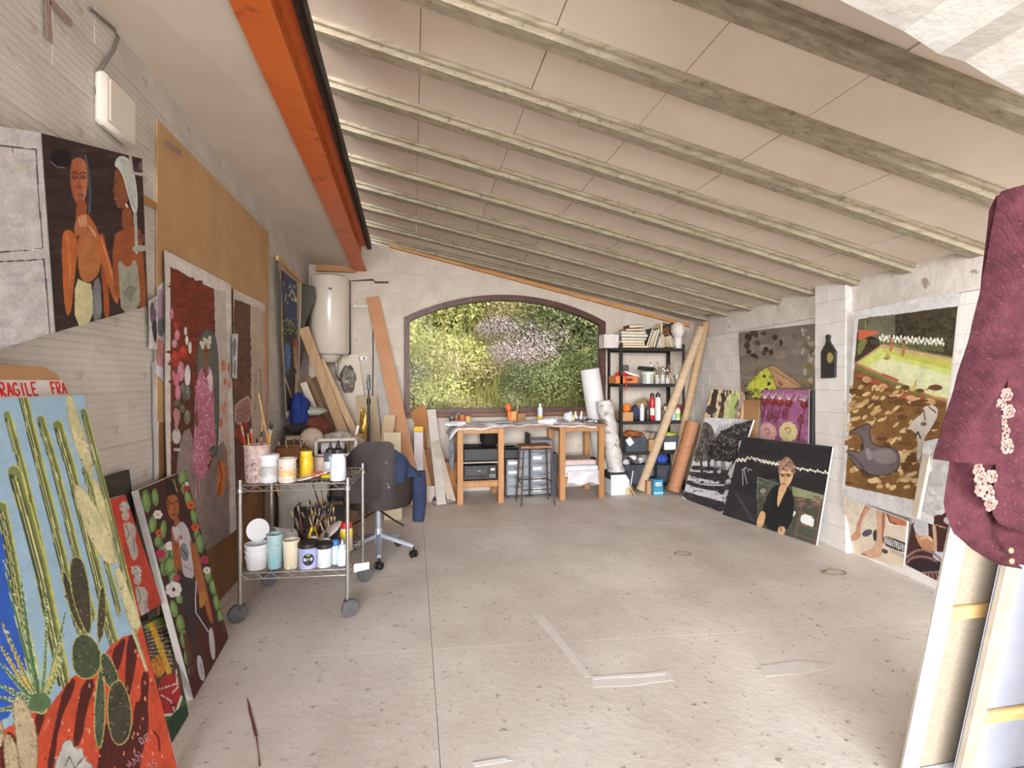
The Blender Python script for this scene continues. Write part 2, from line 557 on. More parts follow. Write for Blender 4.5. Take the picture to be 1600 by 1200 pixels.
# dark gap strip with a cable between beam and sloping ceiling
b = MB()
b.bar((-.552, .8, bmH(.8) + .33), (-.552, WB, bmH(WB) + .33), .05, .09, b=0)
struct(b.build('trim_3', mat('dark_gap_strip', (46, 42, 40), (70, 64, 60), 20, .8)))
b = MB(); ys_ = [1 + .4 * i for i in range(15)]
b.tube([(-.53 + .004 * math.sin(i * 2.1), y, bmH(y) + .275 + .006 * math.sin(i * 1.3)) for i, y in enumerate(ys_)], .011, 8)
tag(b.build('electric_cable', mat('black_rubber', (26, 25, 25), rough=.5), smooth=True), 'black cable clipped along the orange beam beside the sloping ceiling', 'cable')
# wooden strip where the ceiling meets the back wall
b = MB(); x0, x1 = -.30, 3.95
b.bar((x0, WB - .035, 3.235), (x1, WB - .035, 2.275), .05, .055, b=.003)
tag(b.build('trim_4', mat('raw_pine_strip', (196, 146, 92), (176, 124, 72), 5, .7, stretch=(.4, 4, 4), c3=(120, 78, 40), s3=20, t3=(.66, .7))), 'raw pine strip under the ceiling edge on the back wall', None, None, 'structure')
# timber packing above the water heater
b = MB(); b.box((-1.2, WB - .06, 2.86), (-.72, WB - .012, 2.945), .003)
struct(b.build('trim_5', mat('pine_packing', (190, 142, 92), (168, 120, 74), 6, .7, stretch=(.4, 3, 3))))
# plastered header over the doorway the camera stands in
b = MB()
hp = [(1.05, 2.56), (1.2, 2.515), (1.35, 2.475), (1.47, 2.425), (1.56, 2.415), (1.66, 2.375), (1.78, 2.34), (2.1, 2.28), (2.25, 2.26), (2.25, 2.95), (.3, 3.3), (.3, 2.9), (.75, 2.66)]
b.prism([(x, z) for x, z in hp], ((0, 1.2, 0), (1, 0, 0), (0, 0, 1), (0, -.22, 0)))
struct(b.build('wall_front', mat('white_header_plaster', (206, 203, 198), (216, 213, 208), 6, .8, bump=.35, bscale=22)))
b = MB(); b.box((2.0, .98, 0), (2.22, 1.2, 2.3), .01)
struct(b.build('trim_6', MATS['white_header_plaster']))
# ground outside the doorway
b = MB(); b.box((-9, -12, -.3), (11, -.9, -.012))
struct(b.build('ground', mat('yard_concrete', (168, 162, 152), (186, 180, 170), 2, .9)))

# ------------------------------------------------------------------ painted pictures: a fine grid whose points carry the paint
def resize(a, ny, nx):
    h, w = a.shape
    y = np.linspace(0, h - 1.001, ny); x = np.linspace(0, w - 1.001, nx)
    y0 = y.astype(int); x0 = x.astype(int); fy = (y - y0)[:, None]; fx = (x - x0)[None]
    return (a[y0][:, x0] * (1 - fy) * (1 - fx) + a[y0 + 1][:, x0] * fy * (1 - fx) + a[y0][:, x0 + 1] * (1 - fy) * fx + a[y0 + 1][:, x0 + 1] * fy * fx)
class Art:
    """colours in 0-255; shapes are given in the photograph's pixels (or in a crop of it, see view)"""
    def __init__(s, X, Y, base, seed=1):
        s.X, s.Y = X, Y
        ny, nx = X.shape
        s.r = np.random.RandomState(seed)
        s.n1 = resize(s.r.rand(max(4, ny // 12), max(4, nx // 12)), ny, nx) - .5
        s.n2 = resize(s.r.rand(max(4, ny // 3), max(4, nx // 3)), ny, nx) - .5
        s.n3 = resize(s.r.rand(max(4, ny // 2), max(4, nx // 14)), ny, nx) - .5   # sideways brush marks
        s.C = np.zeros((ny, nx, 3)); s.view()
        s.put(np.ones((ny, nx), bool), base, .12)
    def view(s, ox=0, oy=0, k=1.0): s.o = (ox, oy, k); return s
    def t(s, pts): return np.array([(s.o[0] + x / s.o[2], s.o[1] + y / s.o[2]) for x, y in pts])
    def put(s, m, c, var=.1, a=1.0):
        c = np.array(c, float)
        f = 1 + var * (s.n1[m] * 1.1 + s.n2[m] * .9)
        s.C[m] = s.C[m] * (1 - a) + np.clip(c[None] * f[:, None], 0, 255) * a
    @staticmethod
    def soft(p, n=2):
        for _ in range(n):
            q = np.roll(p, -1, 0)
            p = np.stack([.75 * p + .25 * q, .25 * p + .75 * q], 1).reshape(-1, 2)
        return p
    def mask(s, pts):
        x0, y0 = pts.min(0); x1, y1 = pts.max(0)
        bb = (s.X >= x0) & (s.X <= x1) & (s.Y >= y0) & (s.Y <= y1)
        m = np.zeros(s.X.shape, bool)
        if not bb.any(): return m
        X, Y = s.X[bb], s.Y[bb]; ins = np.zeros(X.shape, bool)
        n = len(pts); j = n - 1
        for i in range(n):
            xi, yi = pts[i]; xj, yj = pts[j]
            if yi != yj:
                ins ^= ((yi > Y) != (yj > Y)) & (X < (xj - xi) * (Y - yi) / (yj - yi) + xi)
            j = i
        m[bb] = ins
        return m
    def poly(s, pts, c, sm=2, var=.1, a=1.0, edge=None, ew=1.0):
        p = s.t(pts)
        if sm: p = s.soft(p, sm)
        s.put(s.mask(p), c, var, a)
        if edge is not None: s._line(np.vstack([p, p[:1]]), ew, edge)
    def dist(s, p, w):
        x0, y0 = p.min(0) - w; x1, y1 = p.max(0) + w
        bb = (s.X >= x0) & (s.X <= x1) & (s.Y >= y0) & (s.Y <= y1)
        if not bb.any(): return bb, None, None
        X, Y = s.X[bb], s.Y[bb]
        best = np.full(X.shape, 1e9); tt = np.zeros(X.shape)
        for i in range(len(p) - 1):
            a, b = p[i], p[i + 1]; d = b - a; L = max((d * d).sum(), 1e-9)
            t = np.clip(((X - a[0]) * d[0] + (Y - a[1]) * d[1]) / L, 0, 1)
            q = np.hypot(X - a[0] - t * d[0], Y - a[1] - t * d[1])
            k = q < best
            best[k] = q[k]; tt[k] = (i + t[k]) / (len(p) - 1)
        return bb, best, tt
    def _line(s, p, w, c, w1=None, var=.1, a=1.0):
        w1 = w if w1 is None else w1
        bb, d, t = s.dist(p, max(w, w1))
        if d is None: return
        m = np.zeros(s.X.shape, bool); m[bb] = d <= (w + (w1 - w) * t) / 2
        s.put(m, c, var, a)
    def line(s, pts, w, c, w1=None, sm=0, var=.1, a=1.0):
        """w in photograph pixels"""
        p = s.t(pts)
        if sm and len(p) > 2:
            for _ in range(sm):
                q = np.vstack([p[:1]] + [np.stack([.75 * p[i] + .25 * p[i + 1], .25 * p[i] + .75 * p[i + 1]]) for i in range(len(p) - 1)] + [p[-1:]])
                p = q
        s._line(p, w, c, w1, var, a)
    def ell(s, cx, cy, rx, ry, c, rot=0.0, var=.1, a=1.0):
        (x, y), = s.t([(cx, cy)]); rx /= s.o[2]; ry /= s.o[2]
        ca, sa = math.cos(rot), math.sin(rot)
        dx, dy = s.X - x, s.Y - y
        s.put(((dx * ca + dy * sa) / rx) ** 2 + ((-dx * sa + dy * ca) / ry) ** 2 <= 1, c, var, a)
    def dots(s, n, box, rx, ry, cols, clip=None, rot=(0, 0)):
        m = None
        if clip is not None: m = s.mask(s.t(clip))
        for _ in range(n):
            x = s.r.uniform(box[0], box[2]); y = s.r.uniform(box[1], box[3])
            if clip is not None:
                (qx, qy), = s.t([(x, y)])
                k = np.argmin((s.X - qx) ** 2 + (s.Y - qy) ** 2)
                if not m.flat[k]: continue
            s.ell(x, y, rx * s.r.uniform(.6, 1.3), ry * s.r.uniform(.6, 1.3), cols[s.r.randint(len(cols))], rot=s.r.uniform(*rot) if rot[0] != rot[1] else rot[0])
    def write(s, txt, x, y, h, c, w, dx=(1, 0), slant=0.0):
        """hand lettering in single strokes; dx = writing direction"""
        F = {'A': [[(0, 1), (.5, 0), (1, 1)], [(.25, .6), (.75, .6)]], 'D': [[(0, 0), (0, 1), (.6, .9), (1, .5), (.6, .1), (0, 0)]], 'E': [[(1, 0), (0, 0), (0, 1), (1, 1)], [(0, .5), (.7, .5)]],
             'M': [[(0, 1), (.1, 0), (.5, .6), (.9, 0), (1, 1)]], 'N': [[(0, 1), (0, 0), (1, 1), (1, 0)]], 'U': [[(0, 0), (0, .8), (.5, 1), (1, .8), (1, 0)]], 'R': [[(0, 1), (0, 0), (.8, .1), (.8, .45), (0, .5), (.9, 1)]],
             'B': [[(0, 1), (0, 0), (.8, .15), (.6, .5), (0, .5), (.9, .7), (.7, 1), (0, 1)]], 'L': [[(0, 0), (0, 1), (.9, 1)]], 'C': [[(1, .15), (.5, 0), (0, .5), (.5, 1), (1, .85)]], 'K': [[(0, 0), (0, 1)], [(.9, 0), (0, .5), (.9, 1)]],
             'I': [[(.5, 0), (.5, 1)]], 'O': [[(.5, 0), (0, .5), (.5, 1), (1, .5), (.5, 0)]], 'S': [[(1, .1), (.4, 0), (.1, .25), (.9, .7), (.6, 1), (0, .9)]], '9': [[(.9, .3), (.5, 0), (.1, .3), (.5, .55), (.9, .3), (.8, 1)]], '5': [[(.9, 0), (.2, 0), (.1, .45), (.7, .45), (.9, .75), (.5, 1), (.1, .9)]],
             'F': [[(1, 0), (0, 0), (0, 1)], [(0, .5), (.7, .5)]], 'G': [[(1, .15), (.5, 0), (0, .5), (.5, 1), (1, .85), (1, .55), (.6, .55)]], 'T': [[(0, 0), (1, 0)], [(.5, 0), (.5, 1)]], ' ': []}
        up = (-dx[1], dx[0])
        for ch in txt:
            for st in F.get(ch, []):
                s.line([(x + (a * .62 + slant * (1 - b)) * h * dx[0] + b * h * up[0], y + (a * .62 + slant * (1 - b)) * h * dx[1] + b * h * up[1]) for a, b in st], w, c, var=.02)
            x += h * .9 * dx[0]; y += h * .9 * dx[1]

M_ART = mat('oil_paint', attr='paint', rough=.65, bump=.15, bscale=180, spec=.2)
M_ARTGLOSS = mat('varnished_paint', attr='paint', rough=.33, bump=.1, bscale=150)
M_RAWCANVAS = mat('raw_canvas', (196, 188, 176), (214, 207, 196), 60, .9, bump=.3, bscale=400)
M_PINE = mat('stretcher_pine', (214, 176, 122), (196, 154, 100), 7, .6, stretch=(3, 3, .5))
M_WHITEEDGE = mat('primed_canvas_edge', (222, 220, 216), (206, 203, 200), 20, .8)
M_BLACKEDGE = mat('black_canvas_edge', (44, 40, 38), (62, 56, 52), 20, .7)

def project(P):
    x, y, z = P[..., 0], P[..., 1], P[..., 2] - CAM_H
    xc = CY * x - SY * y; zc = SY * x + CY * y
    return 800 + FOC * xc / zc, HOR - FOC * z / zc

def fit_normal(q):
    r = [ray(*p) for p in q]
    d1 = (r[0].cross(r[1])).cross(r[3].cross(r[2])); d2 = (r[0].cross(r[3])).cross(r[1].cross(r[2]))
    n = d1.cross(d2); n.normalize(); return n
def lean_plane(BL, BR, T, wall, off):
    b1, b2 = onZ(*BL), onZ(*BR)
    t = onX(*T, WL + off) if wall == 'L' else onWR(*T, off)
    n = (b2 - b1).cross(t - b1); n.normalize()
    return b1, n
def painting(name, label, cat, quad, plane, res, fn, base, thick=.025, edge=None, group=None, gloss=False, seed=1, wave=0.0, back=None, pts=None):
    """quad: TL, TR, BR, BL pixels; plane: (point, normal)"""
    if pts is None: pts = [onP(*q, *plane) for q in quad]
    TL, TR, BR, BL = [np.array(p) for p in pts]
    n = np.cross(TR - TL, BL - TL); n /= np.linalg.norm(n)
    ctr = (TL + BR) / 2
    if np.dot(n, np.array(O) - ctr) < 0: n = -n
    nx, ny = res
    u = np.linspace(0, 1, nx)[None, :, None]; v = np.linspace(0, 1, ny)[:, None, None]
    P = TL * (1 - u) * (1 - v) + TR * u * (1 - v) + BR * u * v + BL * (1 - u) * v
    if wave:
        uu, vv = u[..., 0], v[..., 0]
        w = np.sin(uu * 7 + vv * 3 + seed) * np.cos(vv * 5 + seed * 2) + .5 * np.sin(vv * 11 - uu * 5)
        P = P + n * (w[..., None] * wave)
    X, Y = project(P)
    art = Art(X, Y, base, seed)
    fn(art)
    lo = (pts[0] + pts[1] + pts[2] + pts[3]) / 4
    zmin = min(p.z for p in pts)
    loc = Vector(((pts[2].x + pts[3].x) / 2, (pts[2].y + pts[3].y) / 2, zmin))
    t = thing(name, label, cat, loc, 0, group)
    me = bpy.data.meshes.new('painted_face')
    co = (P - np.array(loc)).reshape(-1, 3)
    idx = np.arange(nx * ny).reshape(ny, nx)
    f = np.stack([idx[:-1, :-1], idx[1:, :-1], idx[1:, 1:], idx[:-1, 1:]], -1).reshape(-1, 4)
    a, b_, c_ = co[f[0, 0]], co[f[0, 1]], co[f[0, 2]]
    if np.dot(np.cross(b_ - a, c_ - b_), n) < 0: f = f[:, ::-1]
    me.vertices.add(len(co)); me.vertices.foreach_set('co', co.astype(np.float32).ravel())
    me.loops.add(f.size); me.loops.foreach_set('vertex_index', f.astype(np.int32).ravel())
    me.polygons.add(len(f))
    me.polygons.foreach_set('loop_start', np.arange(0, f.size, 4, dtype=np.int32))
    me.polygons.foreach_set('loop_total', np.full(len(f), 4, np.int32))
    me.polygons.foreach_set('use_smooth', np.ones(len(f), bool))
    me.update(calc_edges=True)
    ca = me.color_attributes.new('paint', 'FLOAT_COLOR', 'POINT')
    c = np.clip(art.C.reshape(-1, 3), 0, 255) / 255
    c = (c * .86 + c.mean(1, keepdims=True) * .14) * .95 + .02
    c = np.where(c <= .04045, c / 12.92, ((c + .055) / 1.055) ** 2.4)
    ca.data.foreach_set('color', np.concatenate([c, np.ones((len(c), 1))], 1).astype(np.float32).ravel())
    me.materials.append(M_ARTGLOSS if gloss else M_ART)
    o = bpy.data.objects.new('painted_face', me); COL.objects.link(o); o.parent = t
    N = Vector(n)
    b = MB()
    if thick > .008:                                     # stretcher: four bars and the cloth behind the paint
        q = [Vector(p) - N * (.0015 + abs(wave)) for p in pts]
        b.slab(q, -N * (thick - .002)); b.build('canvas_edge', edge or M_WHITEEDGE, t, world=True)
    else:
        k = 14
        q = [P[j, i] for j, i in ()]
        sub = P[np.linspace(0, ny - 1, k).astype(int)][:, np.linspace(0, nx - 1, k).astype(int)] - n * max(.002, thick)
        b.grid(lambda uu, vv: tuple(sub[int(round(vv * (k - 1))), int(round(uu * (k - 1)))]), k - 1, k - 1)
        b.build('canvas_back', edge or M_RAWCANVAS, t, world=True, smooth=True)
    return t, pts

SKIN = (196, 112, 62)
# ---- the cactus picture, front of the group leaning on the long wall
def art_cactus(a):
    G, GD, GY = (150, 158, 84), (74, 84, 56), (206, 210, 98)
    a.view(0, 540, 3.3333)
    a.poly([(-600, 240), (470, 240), (900, 2400), (-600, 2400)], (158, 198, 228), 0, .06)
    a.poly([(-400, 700), (0, 860), (60, 1300), (100, 1500), (160, 1750), (0, 2000), (-400, 2000)], (44, 96, 214), 1, .1)
    def col(pts, w, tone=0):
        a.line(pts, w, GY, var=.08); a.line([(x - 3, y) for x, y in pts], w * .82, (132, 142, 82), var=.12)
        a.line([(x - w * .75, y + 22) for x, y in pts], w * .34, GD, var=.12)
        a.line([(x + w * .35, y + 30) for x, y in pts], w * .16, (226, 226, 150)); a.line([(x + w * .1, y + 40) for x, y in pts], w * .1, (94, 104, 66))
        a.line([(x - w * .35, y + 40) for x, y in pts], w * .1, (200, 200, 130)); a.line([(x + w * .75, y + 30) for x, y in pts], w * .16, (96, 106, 60))
    col([(10, 840), (60, 1100), (110, 1400), (180, 1720)], 17)
    col([(38, 360), (120, 650), (190, 950), (240, 1200), (300, 1500), (340, 1700)], 12)
    col([(112, 230), (200, 600), (270, 880), (345, 1200), (400, 1420), (470, 1600)], 15)
    col([(75, 660), (130, 850), (210, 1150), (270, 1450), (330, 1740)], 22)
    col([(213, 385), (290, 640), (365, 950), (420, 1180), (480, 1400)], 13)
    col([(302, 415), (370, 640), (420, 860), (500, 1160), (560, 1440), (600, 1560)], 16)
    col([(437, 345), (505, 600), (600, 960), (660, 1220), (720, 1480)], 11)
    col([(440, 640), (500, 830), (560, 1150), (620, 1380)], 9)
    P, PD = (222, 214, 160), (186, 178, 120)
    for pad in ([(335, 240), (370, 250), (420, 400), (470, 560), (490, 660), (470, 690), (420, 600), (370, 460)], [(470, 680), (500, 690), (560, 860), (600, 1080), (620, 1150), (590, 1120), (520, 900)],
                [(380, 740), (405, 722), (450, 760), (520, 870), (585, 1010), (602, 1120), (575, 1150), (500, 1070), (430, 920)], [(600, 1140), (640, 1180), (690, 1330), (735, 1430), (725, 1480), (680, 1470), (640, 1330), (600, 1220)]):
        a.poly(pad, P, 2, .14, edge=PD, ew=1.4)
        xs_ = [p[0] for p in pad]; ys_ = [p[1] for p in pad]
        a.dots(60, (min(xs_), min(ys_), max(xs_), max(ys_)), 5, 3, [(120, 108, 72), (246, 240, 214), (196, 160, 90)], clip=pad, rot=(0, 2))
    a.view(0, 840, 3.3333)
    RED, RD = (228, 78, 44), (92, 34, 30)
    a.poly([(-500, 1000), (0, 1010), (90, 960), (180, 900), (250, 890), (340, 770), (385, 715), (470, 735), (545, 610), (570, 570), (640, 515), (710, 500), (740, 455), (800, 700), (1000, 1500), (-500, 1500)], RED, 0, .14)
    for p in ([(330, 780), (395, 720), (385, 800), (310, 960), (275, 1240), (235, 1240), (290, 950)], [(430, 745), (505, 732), (450, 900), (425, 1070), (375, 1100), (400, 900)], [(575, 600), (645, 518), (656, 540), (622, 690), (598, 690)],
              [(662, 515), (702, 500), (718, 590), (690, 760), (665, 850), (648, 780)], [(735, 700), (780, 700), (768, 860), (778, 980), (745, 1100), (720, 1240), (570, 1240), (690, 1010), (700, 860), (735, 850)],
              [(520, 980), (600, 960), (690, 1000), (660, 1100), (560, 1240), (500, 1240), (520, 1100)], [(180, 900), (245, 890), (215, 1000), (190, 1050)], [(0, 1040), (60, 1000), (110, 1100), (90, 1240), (0, 1240)]):
        a.poly(p, RD, 1, .16)
    a.dots(110, (200, 520, 900, 1200), 4, 11, [(250, 170, 130), (244, 120, 80), (120, 40, 34)], clip=[(250, 890), (560, 600), (740, 470), (920, 1200), (200, 1200)], rot=(-.3, .3))
    LG, LL, YE = (104, 146, 92), (206, 224, 176), (222, 186, 70)
    root = (215, 890)
    for (x, y, w, c) in ((20, 120, 9, LG), (110, 230, 12, LG), (240, 280, 8, (122, 160, 96)), (340, 390, 10, LG), (330, 500, 9, YE), (330, 600, 9, (150, 180, 90)), (5, 430, 9, YE), (0, 560, 10, YE), (0, 650, 12, LG), (-10, 760, 15, LG), (-10, 830, 12, (120, 160, 90)), (-20, 900, 14, (150, 150, 60))):
        mx = (x * .45 + root[0] * .55 + (12 if x > 215 else -14)); my = y * .45 + root[1] * .55 - 10
        a.line([root, (mx, my), (x, y)], w * 1.25, LL, 2, 2); a.line([root, (mx, my), (x, y)], w, c, 1, 2, .16)
        a.line([(root[0] + 3, root[1]), (mx + 5, my), (x + 2, y)], w * .25, (66, 104, 66), .6, 2)
        for k in range(9):
            f = .15 + .8 * k / 9
            a.ell(root[0] + (x - root[0]) * f + 8, root[1] + (y - root[1]) * f, 4, 5, (230, 228, 190))
    a.poly([(140, 900), (160, 820), (215, 800), (260, 830), (270, 880), (215, 905)], (96, 130, 84), 2, .15)
    D, DE = (78, 72, 56), (196, 194, 104)
    def pad(p, c=D, e=DE):
        a.poly(p, c, 2, .22, edge=e, ew=1.6)
        xs_ = [q[0] for q in p]; ys_ = [q[1] for q in p]
        a.dots(40, (min(xs_), min(ys_), max(xs_), max(ys_)), 4, 4, [(150, 140, 110), (54, 46, 38)], clip=p)
    pad([(320, 170), (350, 185), (390, 330), (440, 480), (420, 490), (380, 420), (340, 300)])
    pad([(360, 120), (400, 92), (440, 130), (470, 280), (478, 480), (460, 510), (420, 440), (370, 290)])
    pad([(520, 260), (545, 250), (555, 380), (540, 500), (510, 570), (505, 430)])
    pad([(372, 560), (420, 490), (500, 530), (535, 640), (500, 720), (440, 742), (380, 700)], (74, 88, 62))
    pad([(520, 610), (560, 600), (620, 720), (610, 790), (560, 780), (530, 700)], (70, 84, 62))
    pad([(560, 790), (620, 730), (665, 800), (690, 930), (670, 1060), (600, 1090), (560, 980)], (76, 72, 56))
    pad([(505, 760), (520, 670), (545, 740), (548, 960), (525, 1115), (495, 1060), (490, 900)], (82, 96, 72))
    a.line([(690, 480), (720, 560), (765, 690)], 7, (176, 188, 134), 4, 1); a.line([(686, 480), (716, 560), (760, 690)], 2, (226, 226, 180))
    for p in ([(60, 860), (95, 820), (140, 860), (185, 980), (200, 1100), (185, 1240), (110, 1240), (85, 1050)], [(15, 1040), (45, 1015), (85, 1080), (110, 1240), (30, 1240)], [(-80, 930), (-5, 930), (22, 1000), (15, 1080), (-60, 1150)]):
        a.poly(p, (206, 184, 146), 2, .14, edge=(150, 120, 84), ew=1.5)
        xs_ = [q[0] for q in p]; ys_ = [q[1] for q in p]
        a.dots(60, (min(xs_), min(ys_), max(xs_), max(ys_)), 5, 6, [(170, 140, 100), (232, 218, 190), (150, 150, 96)], clip=p)
    a.poly([(285, 1180), (320, 1100), (330, 1060), (375, 1050), (385, 1100), (430, 1090), (440, 1160), (485, 1180), (480, 1240), (290, 1240)], (206, 204, 200), 1, .14, edge=(120, 110, 104), ew=1.2)
    a.line([(340, 1190), (360, 1140), (390, 1200), (430, 1150)], 2, (120, 112, 108))
    a.write('DE', 722, 1048, 34, (214, 160, 180), 1.4, (.86, -.5)); a.write('MAN', 655, 1180, 38, (206, 140, 160), 1.2, (.7, -.7)); a.write('95', 760, 1180, 36, (206, 150, 170), 1.2, (.86, -.5))
    a.line([(800, 1010), (825, 1040), (832, 1110)], 3, (120, 34, 30))
topA = onX(130, 617, -1.15)
nA = Vector((0, 1, 0)).cross(topA - Vector((-0.83, topA.y, 0))); nA.normalize()
PA = (Vector((-0.83, topA.y, 0)), nA)
xA = lambda y, z: -0.83 + (topA.x + .83) * z / topA.z
yA0 = topA.y - 1.12
painting('cactus_painting', 'tall canvas of cacti on red soil under blue sky, leaning in front of taped parcel', 'painting', None, PA, (330, 430), art_cactus, (158, 198, 228),
         .03, M_WHITEEDGE, pts=[Vector((topA.x, yA0, topA.z)), topA, Vector((-.83, topA.y, 0)), Vector((-.83, yA0, 0))], seed=3)

# ---- two women, and the pale door picture beside it (hung askew)
qB = [(65, 208), (222, 248), (231, 478), (87, 519)]
nB = fit_normal(qB); pB = onX(222, 248, WL + .085)
def art_women(a):
    a.view(0, 180, 3.157)
    OR, OD, OL = (206, 104, 46), (160, 72, 34), (226, 146, 88)
    a.dots(60, (200, 80, 740, 1070), 60, 14, [(70, 50, 46), (56, 38, 36), (74, 56, 52)])
    a.ell(300, 215, 55, 50, (36, 28, 30)); a.line([(250, 230), (280, 255), (320, 260)], 2, (120, 112, 116))
    a.poly([(345, 200), (400, 180), (440, 230), (448, 400), (440, 480), (420, 460), (430, 300), (350, 260)], (60, 52, 60), 2)
    a.line([(420, 200), (438, 280), (446, 400), (440, 480)], 3.5, (88, 92, 112), 3, 1)
    a.poly([(345, 280), (355, 215), (400, 205), (430, 240), (434, 340), (420, 420), (395, 450), (365, 420), (348, 350)], (186, 98, 62), 2, .14)
    a.poly([(400, 210), (430, 245), (432, 340), (420, 415), (405, 440), (408, 330)], (206, 122, 84), 2, .1)
    for x in (368, 410):
        a.line([(x - 16, 290), (x, 280), (x + 15, 288)], 2, (60, 40, 44)); a.line([(x - 13, 306), (x, 314), (x + 13, 305)], 2.4, (96, 48, 40)); a.ell(x, 300, 13, 8, (150, 78, 62))
    a.line([(390, 290), (388, 340), (394, 356)], 1.6, (140, 74, 50)); a.ell(394, 355, 10, 5, (120, 60, 44)); a.ell(399, 392, 15, 6, (112, 70, 66)); a.ell(399, 401, 14, 6, (150, 96, 88))
    a.poly([(375, 420), (430, 420), (425, 500), (440, 560), (375, 560)], (170, 84, 44), 1)
    a.poly([(380, 560), (500, 560), (500, 720), (485, 790), (430, 835), (385, 790)], (196, 116, 62), 2, .14)
    a.poly([(303, 590), (330, 562), (360, 575), (388, 620), (375, 740), (362, 860), (352, 965), (333, 998), (318, 940), (308, 780)], OR, 2, .14)
    a.line([(330, 600), (345, 700), (345, 850)], 5, OL, 2, 1, .1, .6)
    a.poly([(495, 570), (518, 600), (530, 760), (543, 1000), (515, 1005), (508, 860), (495, 720)], (180, 84, 40), 1, .12)
    a.poly([(370, 800), (430, 830), (455, 830), (460, 1025), (368, 1045)], (218, 208, 156), 1, .12); a.poly([(455, 830), (495, 790), (505, 1010), (458, 1025)], (132, 132, 142), 1, .16)
    a.poly([(470, 570), (508, 600), (545, 720), (588, 900), (578, 938), (550, 890), (505, 730), (470, 640)], (204, 106, 52), 2, .12); a.line([(500, 610), (540, 740), (575, 890)], 2.5, OL, 2, 1)
    a.poly([(365, 560), (380, 500), (410, 482), (435, 520), (430, 560), (395, 590), (370, 600)], (200, 116, 70), 2)
    a.poly([(425, 480), (445, 500), (490, 580), (480, 620), (450, 600), (430, 560)], (196, 104, 56), 2)
    for k in range(4): a.line([(388 + 11 * k, 505 - 4 * k), (398 + 10 * k, 550 - 2 * k)], 2.2, (230, 178, 136), 1.4); a.line([(438 + 9 * k, 545 + 9 * k), (462 + 5 * k, 590 + 6 * k)], 2.0, (224, 164, 120), 1.2)
    # second figure, in profile under a white scarf
    a.poly([(555, 600), (605, 560), (690, 545), (702, 640), (728, 945), (690, 950), (575, 900), (558, 860)], (172, 86, 44), 1, .14)
    a.poly([(603, 450), (640, 440), (668, 560), (600, 575)], (160, 84, 46), 1)
    a.poly([(563, 270), (600, 262), (632, 340), (632, 440), (592, 468), (570, 440), (572, 420), (562, 405), (566, 390), (556, 372), (566, 330)], (150, 84, 50), 1, .12)
    a.line([(568, 338), (580, 332)], 1.8, (60, 36, 30)); a.line([(566, 415), (578, 412)], 1.8, (196, 120, 100))
    a.poly([(562, 250), (575, 212), (600, 198), (640, 215), (668, 300), (682, 430), (672, 500), (655, 480), (632, 400), (606, 300), (585, 262)], (214, 222, 216), 2, .08)
    for k in range(6): a.line([(590 + 10 * k, 212 + 4 * k), (622 + 9 * k, 320 + 12 * k), (650 + 4 * k, 440 + 6 * k)], 1.1, (160, 176, 172), .8, 1)
    a.poly([(655, 480), (676, 480), (676, 560), (684, 680), (666, 690), (664, 560)], (176, 192, 182), 1)
    a.line([(622, 440), (628, 452)], 3, (230, 226, 200))
    a.poly([(580, 700), (632, 762), (668, 700), (684, 780), (695, 955), (600, 985), (588, 840)], (164, 166, 146), 1, .14)
    for k in range(6): a.line([(610 + 6 * k, 880 + 8 * k), (640 + 7 * k, 840 + 2 * k)], 1.1, (84, 84, 74))
    a.line([(642, 195), (652, 285), (700, 292)], 4.5, (196, 188, 184)); a.line([(668, 660), (722, 655)], 9, (170, 184, 170))
    a.line([(700, 250), (716, 260)], 12, (120, 92, 96)); a.line([(700, 600), (722, 620)], 10, (120, 70, 76))
painting('two_women_painting', 'dark canvas of two women, one in a white headscarf, hung askew high on the wall', 'painting', qB, (pB, nB), (260, 330), art_women, (62, 44, 42), .022, M_WHITEEDGE, seed=5)
qB2 = [(-150, 176), (63, 207), (85.5, 519), (-150, 591)]
def art_door(a):
    a.view(0, 180, 3.157)
    a.dots(160, (-500, 50, 290, 1200), 50, 12, [(206, 204, 208), (220, 218, 220), (196, 194, 200), (212, 206, 202)])
    a.line([(0, 60), (190, 85)], 3, (212, 212, 216))
    for p in ([(-500, 130), (0, 148), (100, 162), (178, 170)], [(178, 172), (190, 400), (212, 652)], [(-500, 700), (0, 676), (110, 668), (208, 656)], [(-500, 770), (0, 722), (110, 718), (218, 710)], [(216, 712), (232, 880), (246, 1080)], [(-500, 800), (-480, 1200)]):
        a.line(p, 2.4, (84, 80, 84), 1.8, 1)
    a.line([(60, 160), (66, 185)], 1.4, (80, 76, 80)); a.line([(110, 660), (190, 664)], 2, (230, 228, 230))
painting('pale_door_painting', 'whitish canvas of a panelled door with thin dark lines, beside the two women', 'painting', qB2, (pB - Vector((-.002, 0, 0)), nB), (190, 260), art_door, (212, 209, 210), .022, M_WHITEEDGE, seed=6)

